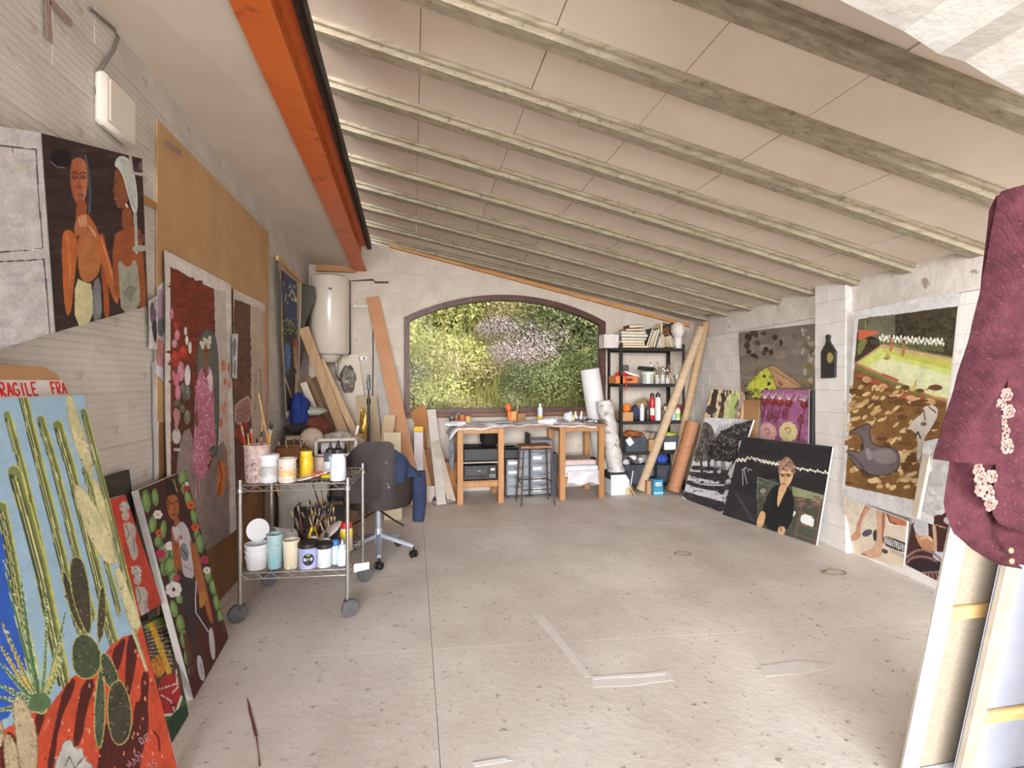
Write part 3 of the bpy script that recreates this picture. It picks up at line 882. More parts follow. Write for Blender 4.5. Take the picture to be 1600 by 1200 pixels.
# ---- red canvas with a little figure, the black one behind it, the market one beneath, the man in cactus flowers
def art_red(a):
    a.view(0, 540, 3.3333)
    a.dots(60, (560, 760, 900, 1500), 18, 5, [(206, 56, 42), (222, 74, 54)])
    W, S = (196, 188, 180), (134, 126, 120)
    for (x, y) in ((0, 0), (62, 335)):
        a.ell(648 + x, 838 + y, 26, 28, W); a.dots(14, (625 + x, 815 + y, 675 + x, 860 + y), 6, 4, [(230, 226, 220), S])
        a.ell(654 + x, 885 + y, 20, 26, W); a.line([(650 + x, 896 + y), (662 + x, 898 + y)], 1.2, S)
        a.poly([(640 + x, 920 + y), (690 + x, 920 + y), (712 + x, 960 + y), (700 + x, 1010 + y), (720 + x, 1060 + y), (715 + x, 1110 + y), (690 + x, 1120 + y), (672 + x, 1060 + y), (655 + x, 1010 + y), (648 + x, 960 + y)], W, 2, .16)
        a.line([(655 + x, 930 + y), (672 + x, 980 + y), (660 + x, 1010 + y)], 2, S); a.line([(695 + x, 1000 + y), (700 + x, 1080 + y)], 1.6, S)
qD = [(172, 779), (195, 773), (253, 942), (200, 975)]
bBL, bBR = (182, 1180), (300, 1030)
planeD = lean_plane((205, 1135), (300, 1020), (172, 779), 'L', .06)
NL = Vector((0.97, 0, .24)).normalized()
def leanL(x, y, X0, tilt):            # plane leaning on the long wall, through pixel (x, y) at X0
    return onX(x, y, X0), Vector((math.cos(tilt), 0, math.sin(tilt)))
pD = leanL(195, 773, WL + .09, math.radians(9))
def tilted(y0, y1, z0, z1, X1, tilt):    # rectangle leaning on the long wall: top at X1
    X0 = X1 + (z1 - z0) * math.tan(tilt)
    return [Vector((X1, y0, z1)), Vector((X1, y1, z1)), Vector((X0, y1, z0)), Vector((X0, y0, z0))]
painting('black_canvas', 'nearly hidden dark canvas behind the red one with a grey figure', 'painting', None, None, (40, 60),
         lambda a: a.dots(40, (150, 750, 320, 1150), 18, 4, [(60, 56, 54), (72, 66, 62)]), (62, 57, 55), .02, M_BLACKEDGE, seed=9, pts=tilted(2.22, 2.605, 0.0, 1.09, WL + .03, math.radians(6.5)))
painting('red_figure_painting', 'red canvas with small grey clay figures, tucked behind the cactus painting', 'painting', [(140, 790), (196, 773), (253, 943), (195, 978)], pD, (70, 130), art_red, (214, 64, 48), .04, M_WHITEEDGE, seed=8)
def art_market(a):
    a.view(0, 840, 3.3333)
    a.poly([(740, 460), (870, 400), (880, 470), (760, 480)], (150, 168, 84), 1)
    for k in range(22): a.line([(755 + 2 * k, 480 + 9 * k), (900, 430 + 12 * k)], 1.1, ((96, 74, 74), (196, 186, 176))[k % 2])
    a.line([(790, 455), (830, 560), (880, 700)], 9, (238, 186, 50)); a.dots(60, (780, 450, 890, 700), 5, 5, [(226, 150, 40), (250, 214, 90)])
    a.poly([(780, 650), (830, 600), (870, 690), (820, 740)], (220, 140, 46), 1); a.dots(40, (785, 610, 870, 740), 5, 6, [(190, 110, 30), (240, 170, 70)], clip=[(780, 650), (830, 600), (870, 690), (820, 740)])
    a.poly([(815, 740), (925, 690), (950, 830), (890, 930), (850, 920)], (196, 48, 50), 1, .12)
    a.line([(830, 790), (920, 760)], 2.2, (236, 214, 204)); a.line([(840, 820), (890, 850), (915, 920)], 2.2, (236, 214, 204)); a.line([(918, 690), (925, 780), (900, 810)], 2.4, (236, 220, 210))
    a.dots(24, (830, 700, 940, 900), 3, 5, [(60, 20, 24)]); a.line([(855, 925), (915, 920), (945, 830)], 4, (226, 230, 214)); a.line([(860, 945), (925, 935), (960, 850)], 6, (64, 116, 66))
    a.poly([(870, 950), (960, 860), (985, 920), (900, 1060)], (46, 74, 52), 1, .2)
painting('market_painting', 'small canvas with yellow corn, red watermelon slices and dark green border on the floor', 'painting', [(190, 985), (262, 955), (295, 1117), (262, 1172)], lean_plane((262, 1172), (295, 1117), (262, 955), 'L', .13), (90, 130), art_market, (84, 70, 62), .03, M_BLACKEDGE, seed=11)
def art_man(a):
    a.view(0, 540, 3.3333)
    GR = (118, 156, 84)
    def leaf(x, y, rx, ry, r): a.ell(x, y, rx + 4, ry + 4, (56, 44, 38), r); a.ell(x, y, rx, ry, GR, r, .16); a.ell(x - 3, y - 5, rx * .5, ry * .6, (146, 182, 104), r)
    for d in ((762, 810, 22, 60, -.1), (808, 790, 18, 46, -.1), (795, 930, 20, 46, .1), (850, 960, 17, 50, .1), (825, 1020, 22, 30, 0), (870, 1075, 34, 40, -.2), (860, 1150, 26, 50, .1), (905, 1080, 20, 30, 0), (950, 690, 22, 46, -.1), (960, 745, 18, 30, 0), (980, 800, 18, 46, -.2), (1010, 890, 16, 40, -.2), (1030, 1000, 18, 46, -.2), (1045, 1045, 16, 40, -.1)): leaf(*d)
    a.view(0, 840, 3.3333)
    for d in ((850, 80, 30, 50, .2), (890, 150, 34, 50, .2), (905, 210, 26, 30, 0), (935, 320, 20, 24, 0), (905, 370, 20, 44, -.2), (940, 450, 22, 50, -.1), (960, 530, 22, 50, -.1), (980, 620, 22, 50, -.1), (995, 690, 18, 30, -.1), (1040, 30, 22, 50, -.1), (1085, 200, 18, 44, -.2), (1110, 260, 18, 44, -.2), (1130, 340, 18, 46, -.2), (1150, 420, 17, 46, -.2), (1165, 470, 10, 26, -.2), (925, 270, 14, 22, 0)): leaf(*d)
    a.view(0, 540, 3.3333)
    for (x, y, c, r) in ((822, 880, (236, 232, 236), 24), (880, 1045, (236, 232, 236), 22), (838, 1085, (204, 40, 92), 26), (828, 975, (232, 96, 40), 18), (968, 745, (206, 46, 60), 16), (995, 830, (232, 104, 40), 24), (1018, 945, (236, 92, 40), 22), (975, 720, (240, 236, 238), 12)):
        for k in range(6): a.ell(x + r * .6 * math.cos(k * 1.05), y + r * .6 * math.sin(k * 1.05), r * .45, r * .4, c)
        a.ell(x, y, r * .3, r * .3, (220, 190, 90) if c[2] > 200 else (150, 40, 40))
    a.view(0, 840, 3.3333)
    for (x, y, c, r) in ((835, 85, (206, 44, 96), 24), (905, 270, (240, 236, 240), 44), (920, 210, (204, 46, 96), 20), (1065, 115, (200, 50, 84), 24), (1078, 170, (238, 234, 236), 20), (885, 40, (238, 234, 240), 22), (990, 570, (200, 44, 60), 12)):
        for k in range(7): a.ell(x + r * .6 * math.cos(k * .9), y + r * .6 * math.sin(k * .9), r * .42, r * .36, c)
    a.poly([(950, 500), (1180, 420), (1200, 560), (1010, 850)], (92, 42, 40), 0, .12, .8)
    a.view(0, 540, 3.3333)
    a.poly([(855, 710), (880, 690), (905, 720), (920, 780), (905, 790), (862, 775)], (44, 34, 34), 2); a.line([(905, 700), (922, 760)], 2, (150, 170, 90))
    a.poly([(866, 790), (905, 770), (932, 800), (934, 870), (915, 915), (885, 900), (870, 850)], (186, 104, 54), 2, .16)
    a.line([(880, 825), (898, 820)], 2, (60, 34, 26)); a.line([(912, 812), (926, 812)], 2, (60, 34, 26)); a.line([(906, 820), (910, 850), (904, 858)], 1.5, (130, 62, 32)); a.line([(896, 882), (918, 878)], 2, (120, 50, 40)); a.poly([(866, 800), (880, 790), (885, 850), (875, 860)], (150, 76, 40), 1)
    a.poly([(905, 905), (935, 895), (942, 950), (912, 955)], (176, 96, 52), 1)
    a.poly([(893, 935), (915, 950), (945, 910), (975, 940), (1000, 1020), (1020, 1140), (990, 1200), (955, 1180), (935, 1060), (905, 1000)], (206, 202, 212), 1, .1)
    a.poly([(890, 930), (905, 990), (920, 1060), (932, 1180), (912, 1180), (895, 1050)], (176, 92, 46), 1); a.poly([(985, 1000), (1010, 1040), (1040, 1200), (1060, 1320), (1040, 1330), (1010, 1180)], (184, 98, 50), 1)
    a.poly([(935, 1040), (965, 1020), (985, 1080), (975, 1130), (945, 1110)], (120, 130, 140), 2, .3); a.line([(945, 1050), (975, 1100)], 1.5, (60, 60, 60)); a.ell(940, 1000, 12, 12, (190, 120, 110))
    a.view(0, 840, 3.3333)
    a.poly([(945, 130), (990, 140), (1015, 190), (995, 222), (955, 200)], (200, 194, 206), 1); a.line([(960, 150), (1000, 170)], 1.6, (150, 140, 160))
    a.poly([(915, 0), (935, 20), (950, 160), (930, 180)], (176, 92, 46), 1); a.poly([(1000, 20), (1025, 40), (1060, 200), (1115, 440), (1095, 450), (1060, 330), (1020, 160)], (186, 102, 52), 1)
    a.poly([(948, 200), (1015, 215), (1030, 250), (1020, 370), (1085, 470), (1095, 490), (1060, 480), (1010, 400), (1000, 430), (1040, 590), (1030, 620), (1010, 600), (965, 400), (945, 280)], (62, 52, 52), 1, .16)
    a.line([(1022, 230), (1018, 320), (1020, 390), (1085, 490)], 1.6, (226, 222, 226)); a.poly([(1040, 260), (1080, 300), (1060, 360), (1035, 370)], (190, 130, 50), 1)
    a.poly([(1090, 470), (1108, 470), (1122, 580), (1118, 645), (1100, 620), (1088, 540)], (208, 202, 206), 1); a.poly([(1028, 610), (1050, 620), (1068, 720), (1062, 750), (1040, 735), (1025, 660)], (210, 204, 208), 1); a.line([(1045, 660), (1055, 710)], 1.2, (120, 100, 110))
painting('man_with_flowers_painting', 'canvas of a man in a white top among cactus pads and red flowers', 'painting', [(216.5, 766), (289.5, 735), (357, 997), (303, 1093)], lean_plane((303, 1093), (357, 997), (289.5, 735), 'L', .05), (230, 340), art_man, (78, 42, 40), .03, M_WHITEEDGE, seed=12)

# ------------------------------------------------------------------ long wall: boards, hanging canvases, papers
M_HARD = mat('tan_hardboard', (186, 148, 104), (200, 164, 120), 2.5, .75, bump=.05, bscale=40, c3=(226, 214, 192), s3=16, t3=(.72, .76))
M_PLY = mat('brown_plywood', (150, 110, 70), (124, 88, 54), 4, .7, bump=.1, bscale=50, stretch=(1, 1, .25), c3=(90, 64, 42), s3=12, t3=(.66, .76))
b = MB(); b.box((WL + .002, 2.91, 1.28), (WL + .010, 4.965, 2.825), .001)
tag(b.build('hardboard_sheet', M_HARD), 'big tan hardboard sheet fixed high on the wall behind the hanging canvases', 'board')
b = MB(); b.box((WL + .002, 2.93, 0.004), (WL + .012, 4.83, 1.275), .001)
tag(b.build('plywood_sheet', M_PLY), 'brown plywood sheet standing on the floor below the tan hardboard', 'board')
def wallq(q, off): return [onX(x, y, WL + off) for x, y in q]
def art_pink(a):
    a.view(160, 380, 3.0)
    a.dots(60, (290, 30, 640, 1500), 30, 6, [(232, 228, 224), (218, 212, 208)])
    a.poly([(318, 112), (360, 128), (400, 155), (450, 180), (524, 216), (530, 500), (545, 1000), (575, 1500), (322, 1600)], (134, 54, 34), 0, .16)
    a.dots(90, (318, 120, 530, 700), 22, 8, [(120, 46, 30), (148, 62, 40), (126, 58, 40)], clip=[(318, 112), (524, 216), (530, 700), (322, 700)])
    a.poly([(326, 600), (445, 560), (430, 1500), (326, 1500)], (92, 50, 42), 1, .16)
    a.poly([(526, 218), (578, 225), (598, 1100), (604, 1560), (560, 1560), (540, 900), (532, 500)], (206, 194, 188), 0, .1)
    a.dots(34, (555, 560, 600, 1240), 7, 22, [(232, 150, 120), (226, 120, 84), (216, 180, 170)])
    a.poly([(372, 890), (420, 850), (430, 1090), (480, 1110), (560, 900), (590, 1000), (600, 1560), (330, 1560), (345, 1060)], (150, 130, 126), 1, .14)
    a.poly([(540, 1030), (575, 1010), (580, 1120), (560, 1200), (535, 1180)], (224, 120, 50), 2, .2); a.line([(545, 1020), (560, 1080), (545, 1180)], 1.5, (90, 50, 40))
    a.poly([(440, 640), (446, 480), (462, 430), (490, 396), (520, 420), (540, 470), (548, 760), (540, 985), (515, 1000), (500, 900), (440, 860)], (98, 106, 98), 2, .12, edge=(50, 52, 50), ew=1)
    a.poly([(455, 590), (485, 575), (515, 582), (522, 700), (527, 850), (535, 945), (500, 1000), (482, 1108), (450, 1100), (420, 1075), (432, 850), (434, 700)], (206, 118, 146), 2, .14)
    a.dots(420, (420, 600, 535, 1100), 2.2, 5, [(232, 180, 196), (186, 76, 112), (240, 214, 220), (196, 90, 126)], clip=[(450, 600), (515, 590), (525, 850), (532, 950), (485, 1095), (425, 1070), (434, 700)])
    a.poly([(488, 600), (514, 590), (518, 690), (500, 700)], (236, 206, 212), 1)
    a.line([(472, 585), (486, 630), (500, 600)], 1.6, (60, 34, 34)); a.poly([(470, 570), (500, 570), (488, 625)], (150, 88, 62), 0)
    a.poly([(466, 490), (478, 462), (500, 468), (502, 530), (490, 575), (472, 550)], (158, 96, 72), 2, .14)
    for k in range(14): a.ell(464 + 40 * abs(math.sin(k * 1.7)), 455 + 14 * math.cos(k * 2.3) + (18 if k % 3 else 0), 8, 10, (228, 218, 204))
    a.ell(484, 512, 11, 30, (150, 88, 66)); a.line([(476, 505), (482, 503)], 1.2, (40, 26, 26)); a.line([(488, 506), (495, 505)], 1.2, (40, 26, 26)); a.line([(480, 540), (490, 541)], 1.4, (96, 40, 40))
    a.poly([(430, 800), (446, 770), (452, 850), (444, 870), (432, 850)], (140, 84, 62), 1); a.line([(446, 700), (440, 790)], 2.4, (170, 100, 110))
    a.poly([(500, 960), (530, 935), (535, 985), (510, 1000)], (110, 118, 112), 1); a.line([(500, 970), (528, 955)], 1.4, (40, 36, 36))
    F = [((326, 330), (206, 120, 150), 9, 26), ((345, 388), (206, 60, 44), 12, 20), ((350, 430), (220, 130, 150), 12, 26), ((338, 470), (216, 150, 170), 12, 20), ((390, 412), (236, 232, 228), 7, 20), ((396, 455), (236, 232, 228), 7, 22), ((411, 490), (240, 236, 232), 8, 28),
         ((378, 512), (206, 58, 40), 20, 30), ((342, 540), (206, 64, 44), 20, 38), ((368, 600), (226, 140, 164), 17, 48), ((399, 620), (236, 232, 230), 14, 50), ((346, 640), (216, 116, 146), 13, 30), ((354, 700), (222, 130, 156), 13, 38), ((334, 620), (232, 120, 120), 8, 24),
         ((378, 680), (112, 112, 96), 13, 26), ((400, 700), (120, 122, 104), 12, 34), ((350, 750), (98, 108, 88), 16, 16), ((375, 775), (110, 114, 96), 12, 20), ((398, 815), (130, 128, 112), 14, 34), ((385, 720), (90, 96, 80), 10, 20)]
    for (p, c, rx, ry) in F: a.ell(p[0], p[1], rx + 1.5, ry + 2, (90, 56, 50)); a.ell(p[0], p[1], rx, ry, c, 0, .16); a.ell(p[0] - 2, p[1] - ry * .3, rx * .45, ry * .4, [min(255, v + 18) for v in c])
    a.poly([(330, 790), (345, 765), (370, 800), (355, 850), (350, 880), (340, 850)], (206, 140, 144), 1); a.ell(347, 905, 20, 36, (216, 212, 216)); a.line([(342, 850), (348, 880)], 3, (190, 150, 160))
    for k in range(4): a.ell(337 + 8 * k, 968, 3, 8, (226, 220, 210))
    a.line([(375, 880), (400, 870), (425, 846)], 1.4, (60, 42, 40))
    a.poly([(440, 1100), (460, 1110), (450, 1200), (430, 1200)], (190, 150, 150), 1); a.line([(445, 1110), (447, 1190)], 2, (150, 90, 80))
painting('pink_dress_painting', 'tall unstretched canvas of a white-haired woman in a pink dress beside big flowers', 'painting', None, None, (170, 560), art_pink, (226, 221, 217), .003, M_RAWCANVAS,
         seed=21, wave=.004, pts=wallq([(257, 390), (360, 444), (369.5, 827), (262, 905)], .026))
def art_bed(a):
    a.view(160, 380, 3.0)
    a.poly([(618, 262), (650, 272), (694, 290), (698, 860), (700, 1300), (600, 1300)], (112, 74, 62), 0, .12)
    a.dots(50, (610, 280, 700, 800), 14, 10, [(104, 68, 58), (122, 82, 68)])
    a.poly([(697, 290), (760, 322), (768, 1300), (700, 1300)], (206, 186, 162), 0, .1); a.line([(762, 320), (770, 760), (772, 1200)], 5, (214, 160, 150))
    a.line([(722, 600), (740, 590), (745, 760)], 1.2, (150, 140, 126)); a.line([(720, 600), (718, 780)], 1.2, (150, 140, 126))
    a.poly([(620, 770), (650, 735), (694, 714), (700, 830), (625, 855)], (186, 132, 130), 1, .1, edge=(220, 190, 186), ew=2)
    for k in range(5):
        for j in range(3): a.ell(632 + 14 * k, 790 + 22 * j - 6 * k, 4, 7, (156, 98, 100))
    a.poly([(615, 860), (700, 835), (700, 930), (615, 940)], (96, 58, 52), 0); a.dots(16, (620, 850, 700, 920), 8, 18, [(196, 70, 46), (170, 50, 40)])
painting('pink_bed_painting', 'brown unstretched canvas with a pink bed headboard, right of the woman in pink', 'painting', None, None, (60, 260), art_bed, (222, 215, 206), .003, M_RAWCANVAS,
         seed=22, wave=.003, pts=wallq([(364.5, 451), (415, 476), (419.5, 745), (367, 790)], .022))
def art_blue(a):
    a.view(400, 380, 3.529)
    a.dots(30, (110, 80, 240, 950), 14, 30, [(206, 178, 146), (190, 164, 134)])
    a.poly([(138, 145), (226, 215), (226, 470), (222, 900), (168, 930), (150, 500)], (58, 62, 58), 0, .18)
    a.poly([(138, 145), (226, 215), (226, 470), (190, 480), (160, 440)], (62, 80, 124), 1, .16)
    a.dots(24, (150, 220, 228, 340), 3, 9, [(226, 216, 170), (206, 190, 130)]); a.dots(60, (150, 420, 228, 500), 4, 6, [(140, 146, 96), (180, 176, 120), (76, 84, 60)])
    a.poly([(158, 560), (180, 540), (192, 600), (190, 700), (170, 730), (158, 660)], (72, 118, 176), 2, .16); a.dots(16, (162, 600, 190, 720), 4, 8, [(120, 160, 206), (50, 90, 150)])
    a.poly([(205, 530), (226, 520), (228, 700), (210, 690)], (196, 134, 108), 1); a.poly([(205, 530), (226, 520), (226, 570), (206, 575)], (176, 70, 52), 1)
    for p in ([(152, 720), (180, 800), (212, 890)], [(222, 720), (216, 890)], [(150, 750), (158, 900)], [(155, 930), (222, 925)]): a.line(p, 2.5, (196, 160, 126))
    a.poly([(160, 930), (222, 915), (222, 950), (165, 955)], (226, 216, 204), 0)
painting('blue_night_painting', 'narrow blue and green canvas hanging from a batten near the water heater', 'painting', None, None, (60, 180), art_blue, (196, 168, 138), .003, M_RAWCANVAS,
         seed=23, wave=.012, pts=wallq([(434, 406), (466, 441), (463, 648), (446.5, 655)], .05))
b = MB(); p, q = onX(433, 403, WL + .03), onX(481, 451, WL + .03); b.bar(p, q, .03, .045)
tag(b.build('hanging_batten', M_PINE), 'thin pine batten on the wall from which the blue canvas hangs', 'batten')
# the next canvas curls off the wall beside the heater
M_DKBACK = mat('dark_canvas_back', (74, 72, 66), (88, 86, 78), 12, .85, bump=.2, bscale=60)
b = MB()
def curl(u, v):
    bend = .5 + .5 * math.cos(min(v, .75) / .75 * PI * 1.15)
    ang = u * (1.0 + 1.3 * bend); r = .085
    return (WL + .035 + r * (1 - math.cos(ang)) + .02 * math.sin(v * 5) * u, 6.10 + r * 1.9 * math.sin(ang * .8), 2.60 - .03 * u - (1.15 - .4 * u) * v)
b.grid(curl, 14, 18)
b.mi = [0 if k % 14 < 3 else 1 for k in range(len(b.f))]
o = b.build('curled_canvas', [M_RAWCANVAS, M_DKBACK], smooth=True, fix=False); tag(o, 'dark-backed canvas curling off the wall between blue canvas and heater', 'canvas')
sm = o.modifiers.new('thick', 'SOLIDIFY'); sm.thickness = .004
# papers and photographs pinned beside the pink dress canvas
def paper(name, label, q, off, cols, group=None, cat='paper'):
    def fn(a):
        for (pts, c) in cols: a.poly(pts, c, 1, .2)
    return painting(name, label, cat, None, None, (24, 50), fn, (214, 210, 212), .002, M_WHITEEDGE, group=group, seed=int(q[0][0]), wave=.002, pts=wallq(q, off))
paper('pinned_print', 'narrow violet and grey print pinned beside the two women picture', [(232, 470), (245, 462), (246, 546), (234, 545)], .02, [([(233, 475), (244, 470), (245, 500), (236, 510)], (120, 100, 120)), ([(236, 505), (245, 495), (245, 540), (240, 530)], (60, 56, 66)), ([(239, 470), (245, 466), (244, 490)], (190, 170, 190))])
paper('pinned_print', 'print with a pink lower half pinned beside the pink dress canvas', [(246, 448), (257, 440), (258, 600), (241, 580)], .014, [([(246, 455), (256, 450), (257, 500), (247, 520)], (176, 150, 170)), ([(246, 500), (257, 495), (257, 525), (247, 528)], (110, 106, 112)), ([(243, 530), (257, 528), (257, 580), (244, 572)], (196, 130, 124)), ([(242, 570), (257, 575), (257, 598), (242, 582)], (206, 200, 216))])
paper('blank_canvas_strip', 'long blank canvas strip hanging at the edge of the tan board', [(237, 566), (258, 560), (259, 742), (241, 752)], .008, [([(240, 600), (257, 600), (257, 640), (241, 650)], (222, 214, 204))], cat='canvas')
paper('pinned_photo', 'small grey photo pinned on the brown canvas with the pink bed', [(362, 521), (372, 522), (370, 592), (363.5, 590)], .04, [([(363, 530), (370, 530), (369, 555), (364, 560)], (140, 136, 140)), ([(364, 565), (370, 560), (369, 585), (364, 585)], (170, 166, 170))], cat='photo')
# tape scraps
M_TAPE = mat('brown_masking_tape', (186, 140, 84), (170, 124, 70), 20, .6)
M_GTAPE = mat('old_grey_brown_tape', (164, 142, 134), (150, 126, 118), 20, .6)
def tape(x0, y0, x1, y1, w, m, label):
    p, q = onX(x0, y0, WL + .0125), onX(x1, y1, WL + .0125)
    b = MB(); b.bar(p, q, .0015, w, up=Vector((0, 1, 0)) if abs(p.z - q.z) > abs(p.y - q.y) else (0, 0, 1), b=0)
    tag(b.build('tape_strip', m), label, 'tape', 'tape scraps on the long wall')
tape(258, 222, 283, 239, .032, M_GTAPE, 'grey tape scrap near the top of the tan hardboard sheet')
tape(224, 311, 245, 323, .035, M_TAPE, 'brown tape scrap just right of the two women picture')
tape(78, 0, 113, 38, .03, M_GTAPE, 'slanting tape scrap high on the wall by the ceiling')
tape(75, -2, 78, 66, .03, M_GTAPE, 'upright tape scrap hanging high on the wall by the ceiling')
# white junction box with its cable
y0, y1 = 2.385, 2.63
b = MB(); b.box((WL + .001, y0, 2.55), (WL + .05, y1, 2.775), .016)
t = thing('junction_box', 'white plastic junction box high on the block wall', 'box', (WL, (y0 + y1) / 2, 2.55))
b.build('housing', mat('offwhite_plastic', (226, 220, 210), rough=.4), t, world=True, smooth=True)
b = MB(); b.box((WL + .05, y0 + .025, 2.575), (WL + .055, y1 - .025, 2.75), .004); b.build('cover', MATS['offwhite_plastic'], t, world=True)
b = MB()
b.tube([onX(x, y, WL + .012) for x, y in ((140, 12), (160, 30), (178, 45), (185, 58), (178, 78), (163, 100), (153, 120), (151, 145), (155, 170), (160, 190), (172, 200), (180, 208))], .0065, 8)
tag(b.build('wall_cable', mat('grey_cable', (116, 110, 106), rough=.5), smooth=True), 'grey cable looping from ceiling down around the white junction box', 'cable')

# ---- taped parcel behind the cactus painting
M_CARD = mat('brown_cardboard', (182, 140, 100), (166, 124, 86), 7, .75, bump=.12, bscale=40, stretch=(1, .3, 1))
M_PTAPE = mat('white_fragile_tape', (224, 218, 216), (204, 196, 196), 30, .3)
M_REDINK = mat('red_ink', (206, 44, 40), (190, 30, 34), 40, .5)
zt = topA.z
par = thing('taped_parcel', 'large brown cardboard parcel with red lettered tape, standing behind the cactus painting', 'parcel', (-1.2, 1.6, 0))
def px_(y, z, d): return xA(y, z) - .036 - d
b = MB()
top = zt + .10; y0, y1 = .9, topA.y - .01
prof = [(y0, 0), (y1, 0), (y1, zt - .1), (y1 - .005, zt + .02), (y1 - .03, zt + .075), (y1 - .09, zt + .098), (y0, zt + .112)]
d0 = .004; d1 = .055
vs = [(px_(y, z, d0), y, z) for y, z in prof] + [(max(px_(y, z, d1), WL + .012), y, z) for y, z in prof]
n = len(prof)
b.add(vs, [tuple(range(n)), tuple(range(n, 2 * n))[::-1]] + [(i, n + i, n + (i + 1) % n, (i + 1) % n) for i in range(n)])
b.build('cardboard', M_CARD, par, world=True)
b = MB(); q = [(px_(0, z, d0) + .0015, y, z) for (y, z) in ((y0, zt - .02), (y1, zt - .02), (y1 - .012, zt + .052), (y0, zt + .06))]
b.slab(q, (-.001, 0, 0)); tp = b.build('tape', M_PTAPE, par, world=True)
b = MB()
def tpt(y, z): return Vector((px_(0, z, d0) + .0022, y, z))
GL = {'F': [[(1, 0), (0, 0), (0, 1)], [(0, .5), (.7, .5)]], 'R': [[(0, 1), (0, 0), (.8, 0), (.9, .25), (.8, .5), (0, .5), (.9, 1)]], 'A': [[(0, 1), (.5, 0), (1, 1)], [(.2, .65), (.8, .65)]], 'G': [[(1, .15), (.5, 0), (0, .3), (0, .8), (.5, 1), (1, .85), (1, .55), (.6, .55)]],
      'I': [[(.5, 0), (.5, 1)]], 'L': [[(0, 0), (0, 1), (.9, 1)]], 'E': [[(1, 0), (0, 0), (0, 1), (1, 1)], [(0, .5), (.7, .5)]]}
def stamp(b, txt, put, w, h, adv, sw):
    x = 0
    for ch in txt:
        for st in GL.get(ch, []):
            for (p, q) in zip(st[:-1], st[1:]):
                b.bar(put(x + p[0] * w, p[1] * h), put(x + q[0] * w, q[1] * h), sw, .0012, up=(1, 0, 0), b=0)
        x += adv
yf = onP(-14, 605, Vector((px_(0, zt, d0), 0, zt)), Vector((1, 0, 0))).y
for txt, xpx in (('FRAGILE', -13), ('FRAGILE', 79)):
    yy = onP(xpx, 608, Vector((px_(0, zt + .03, d0), 0, 0)), Vector((1, 0, 0))).y
    stamp(b, txt if xpx < 50 else 'FRA', lambda a, c: tpt(yy + a, zt + .045 - c), .019, .040, .026, .0065)
b.build('lettering', M_REDINK, tp, world=True)

# ------------------------------------------------------------------ right-hand wall pictures
def wrq(q, off): return [onWR(x, y, off) for x, y in q]
def art_stone(a):
    a.view(1040, 480, 3.079)
    a.dots(120, (350, 80, 760, 480), 34, 26, [(134, 122, 108), (120, 108, 95), (146, 134, 120), (128, 120, 111)])
    a.dots(16, (380, 120, 560, 240), 12, 14, [(64, 52, 42), (80, 64, 48)]); a.dots(20, (640, 110, 740, 380), 10, 16, [(140, 120, 70), (170, 160, 140), (90, 74, 50)]); a.dots(14, (655, 100, 745, 300), 6, 12, [(180, 170, 156), (196, 186, 172)])
    a.dots(160, (365, 330, 520, 470), 9, 7, [(52, 50, 40), (80, 82, 44), (120, 124, 52), (70, 66, 50)], clip=[(360, 400), (430, 340), (520, 330), (520, 470), (360, 470)])
    a.poly([(380, 400), (420, 345), (470, 300), (505, 285), (530, 320), (528, 395), (490, 400), (470, 420), (440, 440), (420, 400)], (196, 204, 58), 1, .2)
    a.dots(60, (390, 290, 530, 430), 8, 10, [(216, 222, 84), (150, 156, 50), (60, 60, 40), (206, 212, 70)], clip=[(380, 400), (420, 345), (505, 285), (530, 320), (528, 395), (440, 440)])
    a.poly([(485, 288), (515, 278), (560, 305), (600, 335), (640, 365), (665, 385), (640, 392), (560, 388), (530, 385), (520, 330)], (196, 152, 108), 2, .12, edge=(120, 80, 56), ew=1.2)
    a.poly([(535, 350), (560, 362), (566, 380), (545, 382)], (170, 88, 74), 1); a.line([(500, 292), (560, 330), (650, 384)], 1.6, (150, 104, 70))
    for p in ((740, 110), (745, 150), (742, 260), (738, 200)): a.ell(p[0], p[1], 6, 16, (196, 60, 46))
painting('stone_and_flower_painting', 'ragged grey-brown canvas with yellow flower and a forearm, pinned on the wall', 'painting', None, None, (130, 130), art_stone, (128, 117, 105), .003, M_RAWCANVAS,
         seed=31, wave=.006, pts=wrq([(1154, 519), (1279, 505), (1284, 640), (1158, 640)], .03))
PW = lean_plane
def art_stripes(a):
    a.view(1040, 480, 3.079)
    for (x0, x1, c) in ((180, 228, (226, 190, 140)), (222, 250, (66, 52, 46)), (250, 275, (226, 206, 160)), (272, 296, (78, 60, 48)), (296, 320, (216, 214, 150)), (318, 352, (176, 206, 110)), (350, 392, (170, 140, 130))):
        a.poly([(x0 + 6, 390), (x1 + 6, 390), (x1 - 24, 560), (x0 - 24, 560)], c, 0, .16)
    a.dots(50, (190, 395, 360, 560), 5, 16, [(60, 48, 42), (200, 196, 140), (120, 96, 70), (226, 206, 170)])
    a.poly([(168, 485), (200, 470), (250, 480), (240, 510), (210, 520), (190, 500)], (74, 60, 56), 1, .2)
painting('striped_trunks_painting', 'tall pine-edged canvas with dark, cream and green stripes behind the orchard painting', 'painting', [(1112, 608), (1164, 612), (1135, 800), (1067, 775)], (onZ(1067, 775), PW((1067, 775), (1135, 800), (1112, 608), 'R', .13)[1]), (50, 130),
         art_stripes, (214, 190, 150), .03, M_PINE, seed=32)
